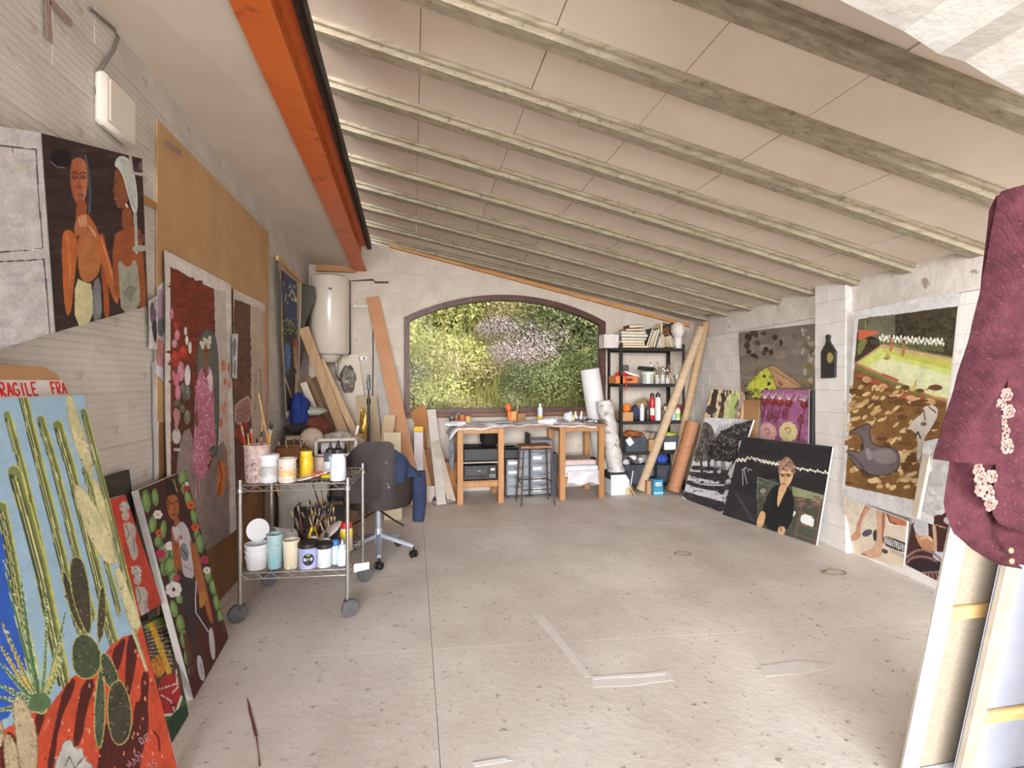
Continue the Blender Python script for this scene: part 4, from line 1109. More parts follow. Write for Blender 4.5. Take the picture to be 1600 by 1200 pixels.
def art_orchard(a):
    a.view(1040, 480, 3.079)
    BK, W = (48, 45, 46), (214, 214, 220)
    a.dots(40, (180, 530, 430, 700), 20, 14, [(206, 208, 216), (220, 222, 226)])
    a.poly([(178, 545), (215, 560), (235, 600), (240, 640), (225, 740), (130, 745), (150, 650)], (96, 90, 88), 2, .2)
    a.dots(150, (130, 560, 240, 745), 5, 7, [(70, 66, 64), (120, 114, 110), (60, 56, 56)], clip=[(180, 550), (235, 600), (225, 740), (130, 745)])
    crown = [(200, 690), (225, 640), (270, 600), (320, 570), (420, 540), (430, 560), (400, 620), (380, 640), (350, 640), (350, 720), (330, 745), (260, 740), (215, 730)]
    a.poly(crown, (62, 57, 58), 2, .2)
    a.dots(520, (190, 540, 430, 750), 5, 6, [(34, 32, 34), (92, 86, 86), (50, 46, 48), (120, 114, 112), (40, 38, 40)], clip=crown)
    for k in range(26): a.line([(240 + 7 * k, 620 - 2.5 * k + (k * 37 % 13)), (246 + 7 * k, 590 - 2.4 * k - (k * 29 % 20))], 1.0, BK, .6)
    for (p, w0, w1) in (([(170, 735), (175, 800)], 3, 5), ([(205, 735), (210, 780)], 3, 5), ([(240, 735), (238, 830)], 4, 8), ([(275, 735), (280, 800), (268, 880)], 6, 12), ([(330, 740), (290, 800), (275, 870)], 3, 6)): a.line(p, w0, (66, 60, 60), w1, 1)
    for p in ([(130, 760), (200, 770), (270, 765), (260, 785), (190, 785), (120, 780)], [(115, 790), (200, 800), (300, 800), (310, 830), (220, 835), (150, 815), (105, 805)], [(100, 830), (180, 850), (310, 850), (320, 875), (250, 885), (160, 870), (100, 850)], [(85, 885), (160, 905), (240, 930), (290, 940), (275, 990), (200, 965), (80, 915)]):
        a.poly(p, (58, 54, 56), 2, .24, edge=(40, 38, 40), ew=1)
    a.dots(120, (85, 770, 320, 980), 10, 2.2, [(90, 84, 86), (44, 42, 44)])
    for y0 in (835, 890): a.poly([(110, y0), (200, y0 + 18), (290, y0 + 16), (280, y0 + 26), (180, y0 + 22)], W, 1)
    a.poly([(210, 740), (330, 745), (320, 790), (220, 770)], W, 1, .1, .5)
painting('orchard_painting', 'black and white canvas of dark olive trees in snow, leaning behind the dark portrait', 'painting', [(1102, 652), (1177, 656), (1129, 801), (1066, 778)], lean_plane((1066, 778), (1129, 801), (1177, 656), 'R', .10), (170, 210), art_orchard, (208, 208, 214), .025, M_WHITEEDGE, seed=33)
def art_pomegr(a):
    a.view(1040, 480, 3.079)
    a.dots(70, (400, 395, 720, 660), 30, 16, [(168, 92, 142), (184, 108, 156), (156, 84, 134)])
    for (x, y) in ((478, 455), (515, 455), (550, 460), (592, 462), (668, 468)):
        a.line([(x, y + 10), (x - 6, y + 70)], 1.6, (96, 40, 40)); a.ell(x, y, 20, 20, (136, 46, 46), 0, .2); a.ell(x - 5, y - 6, 8, 8, (170, 74, 66))
        for d in (-18, 0, 18): a.line([(x + d * .2, y - 18), (x + d, y - 48)], 2.0, (226, 206, 206), .6)
    a.line([(620, 450), (640, 415)], 2, (230, 220, 220), .5); a.line([(645, 440), (670, 452)], 2, (230, 220, 220), .5)
    for (x, y) in ((455, 520), (500, 525), (530, 525), (575, 515), (650, 540)): a.ell(x, y, 16, 28, (128, 60, 84), .2, .2); a.dots(10, (x - 12, y - 22, x + 12, y + 22), 5, 5, [(150, 70, 96), (110, 40, 60)])
    for (cx, cy, c) in ((490, 605, (232, 176, 166)), (590, 600, (236, 224, 150))):
        for k in range(9): a.ell(cx + 28 * math.cos(k * .7), cy + 30 * math.sin(k * .7), 17, 20, c, 0, .08)
        a.ell(cx, cy, 34, 36, c, 0, .08)
        a.line([(cx - 14, cy - 14), (cx, cy - 24), (cx + 12, cy - 10), (cx + 6, cy + 10), (cx - 4, cy)], 2.2, (196, 80, 96), 1.5, 2)
        for k in range(7): a.line([(cx, cy), (cx + 40 * math.cos(k * .9), cy + 42 * math.sin(k * .9))], .8, [v - 26 for v in c], .4)
    a.line([(650, 560), (640, 640)], 3, (120, 50, 60))
tM = onWR(1273, 609, .05)
nM = (WR_N - Vector((0, 0, .04))).normalized()
qM = [onP(x, y, tM, nM) for x, y in ((1190, 609), (1264, 609))]
dn = (qM[1] - qM[0]).cross(nM); dn = dn if dn.z < 0 else -dn; dn.normalize()
k_ = tM.z / -dn.z
painting('pomegranate_painting', 'magenta canvas with red pomegranates over two pale blossoms, behind the dark portrait', 'painting', None, None, (120, 190), art_pomegr, (174, 98, 148), .022, M_WHITEEDGE, seed=34,
         pts=[qM[0], qM[1], qM[1] + dn * k_ * .985, qM[0] + dn * k_ * .985])
b = MB(); q = [onWR(1160, 624, .05), onWR(1188, 626, .05)]
q = [q[0], q[1], Vector((q[1].x - .16, q[1].y, .0)), Vector((q[0].x - .16, q[0].y, .0))]
b.slab(q, (.008, 0, 0)); tag(b.build('cardboard_sheet', M_CARD), 'plain brown cardboard sheet between the orchard and pomegranate paintings', 'cardboard')
def art_portrait(a):
    a.view(1040, 480, 3.079)
    a.dots(60, (280, 620, 800, 1150), 60, 20, [(34, 34, 36), (42, 42, 44), (30, 30, 32)])
    a.poly([(440, 815), (760, 905), (745, 950), (720, 1145), (440, 1060)], (66, 72, 58), 0, .16); a.poly([(610, 862), (762, 905), (752, 950), (610, 905)], (128, 138, 100), 0, .12)
    a.dots(40, (440, 830, 550, 960), 16, 6, [(80, 84, 72), (58, 62, 52)]); a.line([(445, 818), (440, 930)], 1.2, (110, 116, 100)); a.line([(445, 818), (540, 852)], 1.2, (100, 106, 92))
    for i, (p, q) in enumerate((((340, 735), (388, 735)), ((395, 722), (470, 742)), ((470, 742), (560, 760)), ((600, 772), (780, 796)))):
        n = 9 if i < 2 else 16
        for k in range(n):
            f = k / (n - 1); a.ell(p[0] + (q[0] - p[0]) * f, p[1] + (q[1] - p[1]) * f + 6 * math.sin(k * 2.1), 5 if i else 6, 4, (226, 222, 196))
    a.line([(425, 725), (500, 745), (560, 762)], 1.4, (200, 200, 180)); a.line([(620, 770), (780, 800)], 1.6, (206, 206, 190))
    for p in ([(370, 780), (372, 860)], [(380, 775), (378, 790), (392, 850)], [(372, 782), (385, 768), (390, 778)], [(395, 790), (402, 775), (415, 785)]): a.line(p, 1.0, (176, 180, 180), .7, 1)
    a.poly([(465, 870), (490, 878), (470, 900), (450, 885)], (150, 130, 110), 1); a.line([(468, 890), (470, 910)], 1.2, (130, 120, 100))
    a.line([(480, 880), (530, 900)], 2, (90, 80, 70)); a.poly([(320, 870), (345, 890), (430, 1035), (405, 1025)], (70, 74, 76), 0, .1, .5)
    # chair and table at the side
    for p in ([(660, 920), (620, 1120)], [(640, 985), (715, 1010)], [(630, 1040), (715, 1065)], [(625, 1090), (712, 1120)], [(750, 925), (715, 1145)], [(590, 940), (600, 1060)]): a.line(p, 3.2, (104, 78, 64))
    a.poly([(605, 975), (630, 985), (615, 1010), (600, 1005)], (214, 216, 214), 1); a.poly([(655, 990), (715, 1010), (712, 1060), (690, 1050), (645, 1035)], (214, 216, 212), 1, .06)
    a.dots(20, (620, 910, 740, 960), 20, 5, [(120, 92, 74), (96, 74, 60)])
    # sitter
    a.poly([(540, 850), (500, 880), (480, 930), (462, 980), (480, 1000), (475, 1060), (550, 1085), (600, 1060), (622, 960), (612, 890), (585, 862)], (24, 25, 28), 1, .1)
    a.poly([(548, 850), (580, 855), (585, 870), (560, 920), (540, 970), (536, 930)], (206, 160, 108), 1, .1)
    a.poly([(462, 975), (485, 995), (465, 1062), (435, 1052), (445, 1010)], (204, 158, 106), 1, .12); a.poly([(545, 1050), (580, 1060), (568, 1100), (536, 1092)], (204, 156, 106), 1)
    a.poly([(545, 790), (556, 765), (600, 765), (618, 800), (600, 850), (575, 872), (552, 855)], (206, 160, 116), 2, .1)
    a.poly([(540, 800), (545, 750), (570, 722), (590, 718), (615, 745), (625, 790), (612, 810), (600, 775), (560, 770), (552, 800)], (136, 104, 82), 1, .2)
    for k in range(40): a.ell(548 + 72 * ((k * 37 % 40) / 40), 735 + 50 * ((k * 17 % 40) / 40) + 10 * abs(((k * 37 % 40) / 20) - 1), 8, 7, ((166, 130, 100), (110, 80, 66), (150, 112, 100))[k % 3])
    for x in (562, 590): a.line([(x - 12, 802), (x + 12, 806)], 1.6, (50, 34, 34)); a.ell(x, 812, 10, 6, (150, 96, 70)); a.ell(x, 810, 4, 3, (40, 26, 26))
    a.line([(576, 806), (572, 832), (578, 836)], 1.2, (150, 100, 70)); a.ell(568, 850, 9, 5, (170, 80, 74))
    a.line([(550, 1015), (556, 1080)], 1.2, (44, 46, 50)); a.line([(500, 900), (500, 990)], 1.2, (44, 46, 50))
painting('dark_portrait_painting', 'wide dark canvas of a curly-haired sitter in black under string lights, standing foremost', 'painting', [(1160, 682), (1301, 698), (1275, 852), (1129, 804)], lean_plane((1129, 804), (1275, 852), (1301, 698), 'R', .11), (280, 250), art_portrait, (36, 36, 38), .02, M_WHITEEDGE, gloss=True, seed=35)
# rolled black material standing behind
for (x, y0, r, lab) in ((1271, 610, .03, 'black roll of material standing just right of the pomegranate painting'), (1279.5, 604, .026, 'slimmer black roll of material standing beside the pillar')):
    p = onWR(x, y0, .045); b = MB(); q = Vector((p.x - .012, p.y + .01, 0.0))
    b.tube([p, (p + q) / 2 + Vector((.005, 0, 0)), q], r, 14)
    o = b.build('black_roll', mat('black_vinyl', (30, 29, 31), (44, 42, 44), 8, .45), smooth=True); tag(o, lab, 'roll')
# dark plaque with an oval mirror on the pillar
pl = thing('oval_mirror_plaque', 'black house-shaped wooden plaque with an oval mirror on the white pillar', 'mirror', onWR(1296, 590, .08))
b = MB()
def pp_(x, y, off=.083): return onWR(x, y, off)
out = [(1286, 591), (1307, 590), (1308, 549), (1299, 535), (1298, 530), (1299, 526), (1297, 522.5), (1294.5, 523), (1293, 527), (1294, 531), (1293.5, 536), (1286, 550)]
v0 = [pp_(*p) for p in out]; v1 = [v - WR_N * .022 for v in v0]; n = len(out)
b.add(v0 + v1, [tuple(range(n)), tuple(range(n, 2 * n))[::-1]] + [(i, (i + 1) % n, n + (i + 1) % n, n + i) for i in range(n)])
b.build('plaque', mat('black_wood', (38, 35, 36), (50, 46, 46), 10, .5), pl, world=True)
for nm, (rx, ry), off, m in (('mirror_rim', (5.6, 9.4), .108, mat('aged_brass', (150, 116, 70), rough=.35, metal=.8)), ('mirror_glass', (3.9, 7.6), .1105, mat('mirror_glass', (214, 206, 186), rough=.08, metal=.9))):
    b = MB(); pts = [pp_(1296.5 + rx * math.cos(k * PI / 10), 559 + ry * math.sin(k * PI / 10), off) for k in range(20)]; bk = [p + WR_N * .006 for p in pts]
    b.add(pts + bk, [tuple(range(20)), tuple(range(20, 40))[::-1]] + [(k, (k + 1) % 20, 20 + (k + 1) % 20, 20 + k) for k in range(20)]); b.build(nm, m, pl, world=True)
# pool canvas hung from the wall, legs picture, chair picture below
def art_pool(a):
    a.view(1280, 440, 2.449)
    a.poly([(150, 145), (200, 135), (300, 125), (400, 110), (520, 95), (640, 80), (560, 830), (360, 835), (260, 815), (100, 780), (115, 560)], (134, 92, 46), 0, .14)
    a.poly([(150, 145), (300, 125), (640, 80), (640, 330), (420, 300), (240, 240), (135, 310)], (66, 58, 42), 0, .2); a.dots(200, (150, 110, 560, 250), 10, 8, [(50, 42, 32), (78, 68, 50), (60, 54, 40)], clip=[(155, 160), (640, 95), (640, 300), (155, 250)])
    a.poly([(152, 148), (200, 138), (290, 128), (290, 200), (230, 220), (150, 190)], (104, 100, 78), 0, .2)
    a.poly([(150, 182), (235, 194), (150, 226)], (208, 96, 58), 0, .1); a.line([(176, 150), (178, 182)], 1.2, (160, 160, 90)); a.poly([(150, 225), (190, 215), (165, 270), (145, 285)], (120, 124, 60), 1)
    a.poly([(230, 238), (300, 240), (420, 270), (640, 310), (640, 340), (420, 290), (240, 252)], (110, 116, 66), 0, .2)
    for k in range(46): a.ell(232 + 5.4 * k, 216 + .35 * k + 9 * math.sin(k * 2.4), 4, 8, (226, 226, 208)); a.line([(232 + 5.4 * k, 222 + .35 * k), (233 + 5.4 * k, 246 + .5 * k)], .6, (136, 150, 86))
    a.poly([(138, 312), (240, 240), (640, 320), (640, 340), (235, 255), (150, 318)], (200, 160, 116), 0)
    a.poly([(145, 312), (235, 254), (420, 290), (640, 330), (640, 470), (440, 440), (300, 380), (240, 355)], (206, 214, 110), 0, .1)
    a.poly([(180, 320), (260, 290), (450, 345), (640, 400), (640, 470), (430, 435), (300, 385), (240, 350)], (216, 220, 170), 1, .1); a.poly([(235, 254), (640, 330), (640, 370), (250, 275)], (188, 190, 78), 1, .1)
    a.line([(138, 312), (240, 358), (300, 388), (440, 445), (640, 480)], 4, (190, 120, 84)); a.line([(145, 330), (250, 375), (320, 400), (440, 455)], 3, (104, 132, 66), 5, 1)
    for (x, y) in ((276, 232), (322, 250)): a.poly([(x - 6, y - 18), (x + 4, y - 18), (x + 8, y + 10), (x + 2, y + 36), (x - 10, y + 34), (x - 2, y + 10)], (176, 116, 66), 1); a.ell(x, y - 22, 5, 6, (90, 50, 36))
    a.ell(262, 286, 9, 10, (190, 150, 90)); a.ell(258, 294, 12, 5, (150, 130, 70)); a.line([(245, 356), (300, 378)], 4, (190, 90, 60)); a.line([(360, 420), (370, 380)], 2, (140, 170, 60))
    for (x, y, r, c) in ((155, 360, 12, 0), (182, 375, 18, 1), (213, 385, 16, 0), (246, 402, 17, 1), (278, 426, 22, 1), (318, 440, 20, 0), (352, 452, 24, 1), (390, 455, 20, 0), (425, 460, 20, 1)):
        a.ell(x, y + 8, r, r * .7, (96, 58, 40)); a.ell(x, y, r, r * .72, ((180, 84, 60), (206, 150, 110))[c], .2, .16)
    a.dots(70, (112, 400, 460, 790), 16, 7, [(214, 180, 116), (226, 196, 140), (196, 150, 90)], rot=(-.9, -.3)); a.dots(90, (110, 400, 470, 800), 22, 10, [(116, 78, 38), (104, 68, 36), (146, 100, 52)])
    a.dots(26, (112, 400, 300, 530), 14, 6, [(222, 188, 126), (206, 166, 100)], rot=(-.7, -.3)); a.dots(40, (120, 640, 400, 790), 14, 9, [(226, 196, 140), (210, 172, 110)], rot=(-.6, .2))
    for p in ([(150, 700), (170, 740), (260, 745), (312, 720), (300, 640), (230, 640), (160, 600)],): a.poly(p, (60, 44, 36), 1, .1, .7)
    a.poly([(118, 575), (150, 560), (178, 545), (200, 545), (190, 580), (200, 620), (230, 632), (280, 634), (308, 660), (308, 700), (290, 730), (240, 745), (190, 738), (165, 715), (150, 722), (110, 660), (105, 640), (150, 655), (172, 640), (165, 600), (150, 580), (125, 582)], (112, 100, 102), 2, .12, edge=(60, 50, 52), ew=1.4)
    a.poly([(190, 655), (225, 640), (290, 645), (300, 690), (260, 700), (215, 690)], (136, 126, 128), 2, .1); a.ell(190, 660, 12, 24, (146, 138, 142), -.3); a.line([(120, 660), (150, 690), (170, 712)], 3, (86, 76, 78)); a.ell(205, 600, 5, 14, (130, 120, 122))
    a.poly([(395, 480), (440, 470), (460, 500), (430, 560), (400, 600), (385, 690), (370, 680), (380, 590), (345, 560), (330, 575), (360, 530), (400, 500)], (206, 196, 182), 1, .1); a.line([(400, 490), (405, 530)], 2, (90, 80, 80)); a.line([(420, 480), (445, 500)], 2, (80, 70, 70)); a.ell(400, 545, 12, 8, (110, 96, 92)); a.line([(370, 590), (378, 575), (388, 600)], 2.4, (60, 50, 50))
painting('pool_and_dog_painting', 'long unstretched canvas of a swimming pool over a grey dog lying on brown earth', 'painting', None, None, (220, 390), art_pool, (216, 214, 216), .003, M_RAWCANVAS, seed=36, wave=.003,
         pts=wrq([(1337, 486), (1500, 453), (1458, 820), (1313.5, 775)], .094))
def art_legs(a):
    a.view(1240, 760, 6.154)
    a.poly([(440, 540), (1070, 860), (1120, 400), (900, 380), (660, 470), (470, 500)], (222, 206, 182), 0, .05)
    S, SH = (206, 150, 116), (176, 112, 80)
    a.poly([(700, 150), (760, 160), (720, 240), (660, 320), (640, 420), (650, 480), (600, 520), (540, 530), (480, 545), (455, 530), (470, 500), (560, 470), (600, 430), (620, 330), (670, 220)], S, 1, .1); a.poly([(700, 150), (725, 155), (650, 300), (610, 420), (600, 400), (640, 290)], (196, 124, 84), 1)
    a.poly([(790, 170), (880, 170), (885, 300), (860, 500), (850, 640), (830, 680), (740, 695), (660, 680), (640, 640), (700, 620), (770, 590), (800, 480), (795, 300)], (214, 168, 136), 1, .08); a.poly([(850, 180), (885, 180), (880, 330), (856, 560), (846, 560)], SH, 1); a.line([(660, 650), (690, 660)], 2, (150, 80, 70))
    a.poly([(870, 190), (1160, 260), (1130, 390), (990, 370), (900, 300)], (198, 116, 74), 1, .1); a.line([(880, 220), (930, 340), (990, 365)], 3, (120, 70, 60))
    a.poly([(650, 470), (680, 420), (750, 410), (760, 450), (700, 490)], (84, 80, 96), 1); a.poly([(760, 440), (800, 400), (800, 520), (770, 530)], (60, 56, 62), 1)
    a.poly([(860, 470), (940, 490), (1110, 560), (1110, 640), (1000, 620), (860, 560)], (52, 50, 58), 1)
    for k in range(12): a.line([(880 + 19 * k, 480 + 8.5 * k), (878 + 19 * k, 545 + 8 * k)], 1.6, (226, 222, 220))
    for k in range(7): a.line([(930 + 20 * k, 600 + 8 * k), (945 + 20 * k, 640 + 8 * k)], 1.1, (120, 112, 110))
    a.poly([(850, 590), (915, 620), (900, 650), (850, 640)], (74, 70, 84), 1)
painting('bare_legs_painting', 'cream canvas of bare legs beside a dark fringed shadow, at the foot of the wall', 'painting', [(1319, 776), (1417, 815), (1411, 897), (1311.5, 854)], lean_plane((1311.5, 854), (1411, 897), (1417, 815), 'R', .09), (170, 140), art_legs, (222, 208, 186), .018, M_WHITEEDGE, seed=37)
def art_chair(a):
    a.view(1240, 760, 6.154)
    a.poly([(1130, 360), (1600, 200), (1600, 1200), (1040, 860)], (74, 40, 38), 0, .14)
    a.dots(50, (1200, -400, 1600, 330), 40, 30, [(206, 204, 206), (186, 184, 186), (220, 218, 220)])
    a.poly([(1140, 340), (1300, 300), (1310, 440), (1280, 480), (1180, 470)], (206, 204, 210), 1)
    a.poly([(1160, 440), (1220, 480), (1300, 470), (1340, 520), (1350, 640), (1290, 640), (1220, 580), (1190, 520)], (206, 146, 100), 1, .16); a.line([(1230, 500), (1290, 480), (1330, 520)], 4, (236, 196, 150))
    a.poly([(1330, 360), (1370, 370), (1380, 600), (1370, 660), (1345, 640), (1345, 500)], (206, 170, 140), 1); a.line([(1300, 320), (1310, 470)], 3, (60, 40, 40)); a.line([(1370, 370), (1460, 400)], 2, (200, 150, 120))
    a.poly([(1340, 620), (1480, 640), (1480, 740), (1340, 700)], (206, 206, 220), 1)
    for p in ([(1080, 760), (1120, 690), (1220, 670), (1330, 690), (1440, 790)], [(1090, 680), (1180, 610), (1290, 610), (1400, 680), (1450, 760)], [(1060, 840), (1200, 830), (1450, 820)]): a.line(p, 3.4, (150, 116, 112), 3, 2)
    a.poly([(1090, 740), (1200, 700), (1440, 740), (1440, 810), (1080, 830)], (46, 36, 46), 0, .1, .9)
    for k in range(7): a.line([(1190 + 36 * k, 830), (1200 + 38 * k, 970 + 8 * k)], 2.4, (150, 112, 112))
    a.line([(1060, 860), (1180, 840)], 2.4, (220, 210, 214)); a.poly([(1360, 950), (1420, 920), (1420, 1000)], (222, 214, 216), 0)
painting('figure_in_chair_painting', 'canvas of a figure by a curved wooden chair, partly behind the white stretcher bar', 'painting', [(1443, 690), (1524, 672), (1506, 941), (1412, 897)], lean_plane((1412, 897), (1476, 926), (1443, 690), 'R', .19), (110, 200), art_chair, (196, 194, 196), .02, M_WHITEEDGE, seed=38)
b = MB(); p, q = onWR(1452, 700, .16), onWR(1431, 806, .19); b.bar(p, q + (q - p) * .02, .05, .025, up=WR_N)
tag(b.build('loose_slat', mat('grey_beige_wood', (196, 184, 168), (180, 166, 150), 8, .7)), 'short grey-beige slat standing before the pool canvas corner', 'slat')

# ------------------------------------------------------------------ stretched canvases leaning on the inside of the front wall, and the cardigan
M_BACK = mat('canvas_back_linen', (134, 123, 108), (146, 135, 120), 70, .9, bump=.2, bscale=500)
M_WBAR = mat('white_painted_bar', (200, 202, 208), (214, 216, 220), 5, .6, bump=.1, bscale=30, c3=(150, 176, 216), s3=5, t3=(.68, .72))
M_GBAR = mat('greyed_stretcher_wood', (136, 126, 112), (152, 143, 129), 8, .7, c3=(156, 158, 100), s3=9, t3=(.64, .68))
def leanF(x, z, off): return Vector((x, 1.58 - off - .176 * z, z))
def back_canvas(name, label, x0, x1, zt, off, mbar, mcloth, cross, w=.055, tilt=0.0):
    t = thing(name, label, 'canvas', leanF(x0, 0, off))
    nv = Vector((0, -1, -.176)).normalized()
    def P(x, z, d=0): return leanF(x + tilt * z, z, off) + nv * d
    for nm, a, c in (('stretcher_bar', P(x0 + w / 2, .0), P(x0 + w / 2, zt)), ('stretcher_bar', P(x1 - w / 2, .0), P(x1 - w / 2, zt)), ('stretcher_bar', P(x0, w / 2), P(x1, w / 2)), ('stretcher_bar', P(x0, zt - w / 2), P(x1, zt - w / 2))):
        b = MB(); b.bar(a, c, w, .022, up=nv, b=.003); b.build(nm, mbar, t, world=True)
    for z in cross:
        b = MB(); b.bar(P(x0 + w, z, -.004), P(x1 - w, z, -.004), .05, .014, up=nv, b=.002); b.build('cross_bar', mat('fresh_pine_crossbar', (206, 170, 116), (188, 148, 92), 9, .6, stretch=(.5, 5, 5)), t, world=True)
    b = MB(); b.slab([P(x0, 0, -.0125), P(x1, 0, -.0125), P(x1, zt, -.0125), P(x0, zt, -.0125)], -nv * .002); b.build('canvas_cloth', mcloth, t, world=True)
    return t
back_canvas('stretched_canvas', 'tall canvas seen from behind with white stretcher bar and pine crossbar', 1.765, 2.45, 1.92, 0.0, M_WBAR, M_BACK, (.68, 1.35), tilt=.012)
back_canvas('stretched_canvas', 'canvas seen from behind with greyed bars, standing before the white-barred one', 1.91, 2.45, 1.86, .07, M_GBAR, mat('bluish_canvas_back', (142, 145, 156), (130, 133, 146), 3, .85), (.30, 1.3), tilt=.012)
M_WOOL = mat('burgundy_wool', (80, 44, 51), (63, 34, 41), 30, .95, bump=.35, bscale=330, spec=.08, wave=('X', 110, .6), c3=(100, 62, 70), s3=180, t3=(.62, .7))
M_CREAMW = mat('cream_yarn', (172, 142, 132), (152, 120, 112), 60, .95, bump=.8, bscale=200)
YC = 1.06
card = thing('cardigan', 'burgundy knitted cardigan with cream yarn flowers hanging over the canvas backs', 'cardigan', (1.5, YC, 1.0))
def cpt(x, y, d=0): p = onY(x, y, YC); return Vector((p.x, p.y - d, p.z))
def cloth(rows, name, bulge, folds, m, par, d0=0.0, back=.012, nu=26):
    """rows: (y, xleft, xright); a closed padded cloth between the outlines"""
    b = MB(); ny = len(rows)
    vs = []
    for side in (1, 0):
        for (y, xl, xr) in rows:
            for i in range(nu + 1):
                u = i / nu
                e = math.sin(PI * min(max(u, 0.0), 1.0)) ** .5
                d = d0 + (bulge * e + folds(u, y) * e) if side else d0 - back * e
                vs.append(cpt(xl + (xr - xl) * u, y, d))
    n = nu + 1; N = n * ny
    fs = []
    for j in range(ny - 1):
        for i in range(nu):
            a = j * n + i
            fs.append((a, a + 1, a + n + 1, a + n)); fs.append((N + a, N + a + n, N + a + n + 1, N + a + 1))
        for i in (0, nu):
            a = j * n + i; fs.append((a, a + n, N + a + n, N + a))
    for i in range(nu):
        fs.append((i, N + i, N + i + 1, i + 1)); a = (ny - 1) * n + i; fs.append((a, a + 1, N + a + 1, N + a))
    b.add(vs, fs)
    return b.build(name, m, par, smooth=True, world=True)
def interp(keys, ys):
    out = []
    for y in ys:
        for (a, c) in zip(keys[:-1], keys[1:]):
            if a[0] <= y <= c[0]:
                f = (y - a[0]) / (c[0] - a[0]); f = f * f * (3 - 2 * f) * .35 + f * .65
                out.append((y, a[1] + (c[1] - a[1]) * f, a[2] + (c[2] - a[2]) * f)); break
    return out
ysb = [306 + 12 * k for k in range(49)]
body = interp([(306, 1556, 1720), (330, 1545, 1720), (450, 1532, 1720), (600, 1508, 1715), (700, 1486, 1710), (790, 1474, 1700), (830, 1487, 1690), (860, 1520, 1680), (883, 1560, 1660)], [y for y in ysb if y <= 882])
cloth(body, 'body', .03, lambda u, y: .018 * math.sin(u * 17 + y * .006) + .012 * math.sin(u * 9 - y * .012), M_WOOL, card, nu=40)
slv = interp([(306, 1541, 1592), (320, 1534, 1598), (380, 1523, 1584), (450, 1510, 1564), (520, 1494, 1543), (600, 1470, 1519), (660, 1452, 1505), (712, 1436, 1494), (726, 1436, 1492)], [y for y in ysb if y <= 724])
cloth(slv, 'sleeve', .075, lambda u, y: .010 * math.sin(u * 8 + y * .03) + .006 * math.sin(y * .045 + u * 3), M_WOOL, card, d0=.035)
flap = interp([(306, 1604, 1780), (420, 1590, 1780), (600, 1543, 1770), (700, 1527, 1765), (790, 1518, 1760), (806, 1524, 1740), (824, 1552, 1700)], [y for y in ysb if y <= 822])
cloth(flap, 'front_panel', .03, lambda u, y: .02 * math.sin(u * 11 + y * .008) + .006 * math.sin(u * 27 - y * .01), M_WOOL, card, d0=.045, nu=40)
b = MB()                                                   # ribbed cuff and hem bands
cuff = interp([(700, 1438, 1497), (742, 1452, 1490)], [704, 712, 720, 728])
rf = random.Random(4)
def yarn_flower(x, y, s):
    b = MB(); c = cpt(x, y, .058 if y > 715 else .092)
    for k in range(6):
        a = k * PI / 3 + rf.random() * .3; r = s * (.9 + .3 * rf.random())
        cx, cz = c.x + r * math.cos(a), c.z + r * math.sin(a)
        pts = [(cx + s * .5 * math.cos(q * PI / 4), c.y, cz + s * .5 * math.sin(q * PI / 4)) for q in range(8)]
        b.tube(pts, s * .26, 5, closed=True)
    b.build('yarn_flower', M_CREAMW, card, smooth=True, world=True)
for (x, y, s) in ((1503, 668, .012), (1509, 690, .011), (1500, 655, .010), (1512, 640, .010), (1508, 615, .010), (1494, 742, .012), (1503, 762, .012), (1508, 778, .011), (1490, 728, .010), (1510, 738, .010), (1500, 630, .009), (1492, 758, .009)):
    yarn_flower(x, y, s)
for (x, y) in ((1546, 866), (1590, 818), (1545, 850)):
    b = MB(); c = cpt(x, y, .095 if y < 840 else .05); b.sphere(c, .008, 10, 6, (1, .5, 1)); b.build('button', mat('horn_button', (150, 112, 84), rough=.35), card, smooth=True, world=True)

from mathutils import noise as mnoise

# ------------------------------------------------------------------ small-thing builders
def cm(name, rgb, rough=.5, **k): return mat(name, rgb, tuple(max(0, v - 14) for v in rgb), 9, rough, **k)
M_BLACKP = cm('black_plastic', (34, 33, 35), .4)
M_WHITEP = cm('white_plastic', (226, 226, 230), .35)
M_CHROME = mat('chromed_wire', (196, 194, 190), (176, 172, 166), 14, .28, metal=.85)
M_GREYM = cm('grey_painted_metal', (176, 182, 196), .4, metal=.3)
M_WOODB = mat('honey_pine', (178, 130, 84), (158, 110, 66), 5, .55, stretch=(4, 4, .5), bump=.06, bscale=30)
M_CRUST = mat('paint_crusted', (168, 140, 138), (206, 186, 180), 26, .7, bump=.5, bscale=70, c3=(128, 98, 98), s3=34, t3=(.58, .66))
M_BRISTLE = cm('dark_bristle', (56, 44, 38), .8)
def thing1(b, name, m, label, cat, group=None, smooth=True):
    o = b.build(name, m, smooth=smooth); return tag(o, label, cat, group)
def pot(name, label, cat, loc, r, h, m, rim=.004, taper=.92, lid=None, group=None, band=None, n=24, parts=()):
    t = thing(name, label, cat, loc, 0, group)
    b = MB(); b.lathe([(r * taper * .96, 0), (r * taper, .004), (r, h - .012), (r + rim, h - .01), (r + rim, h), (r - .004, h), (r * taper - .006, .012)], n=n, cap1=True)
    b.build('body', m, t, smooth=True)
    if lid:
        b = MB(); b.lathe([(r + rim + .001, h - .02), (r + rim + .003, h - .018), (r + rim + .003, h + .008), (r + rim - .004, h + .012)], n=n); b.build('lid', lid, t, smooth=True)
    if band:
        m2, z0, z1 = band
        rr_ = lambda z: r * taper + (r - r * taper) * z / h + .0012
        b = MB(); b.lathe([(rr_(z0), z0), (rr_(z1), z1)], n=n, cap0=False, cap1=False); b.build('label_band', m2, t, smooth=True)
    return t
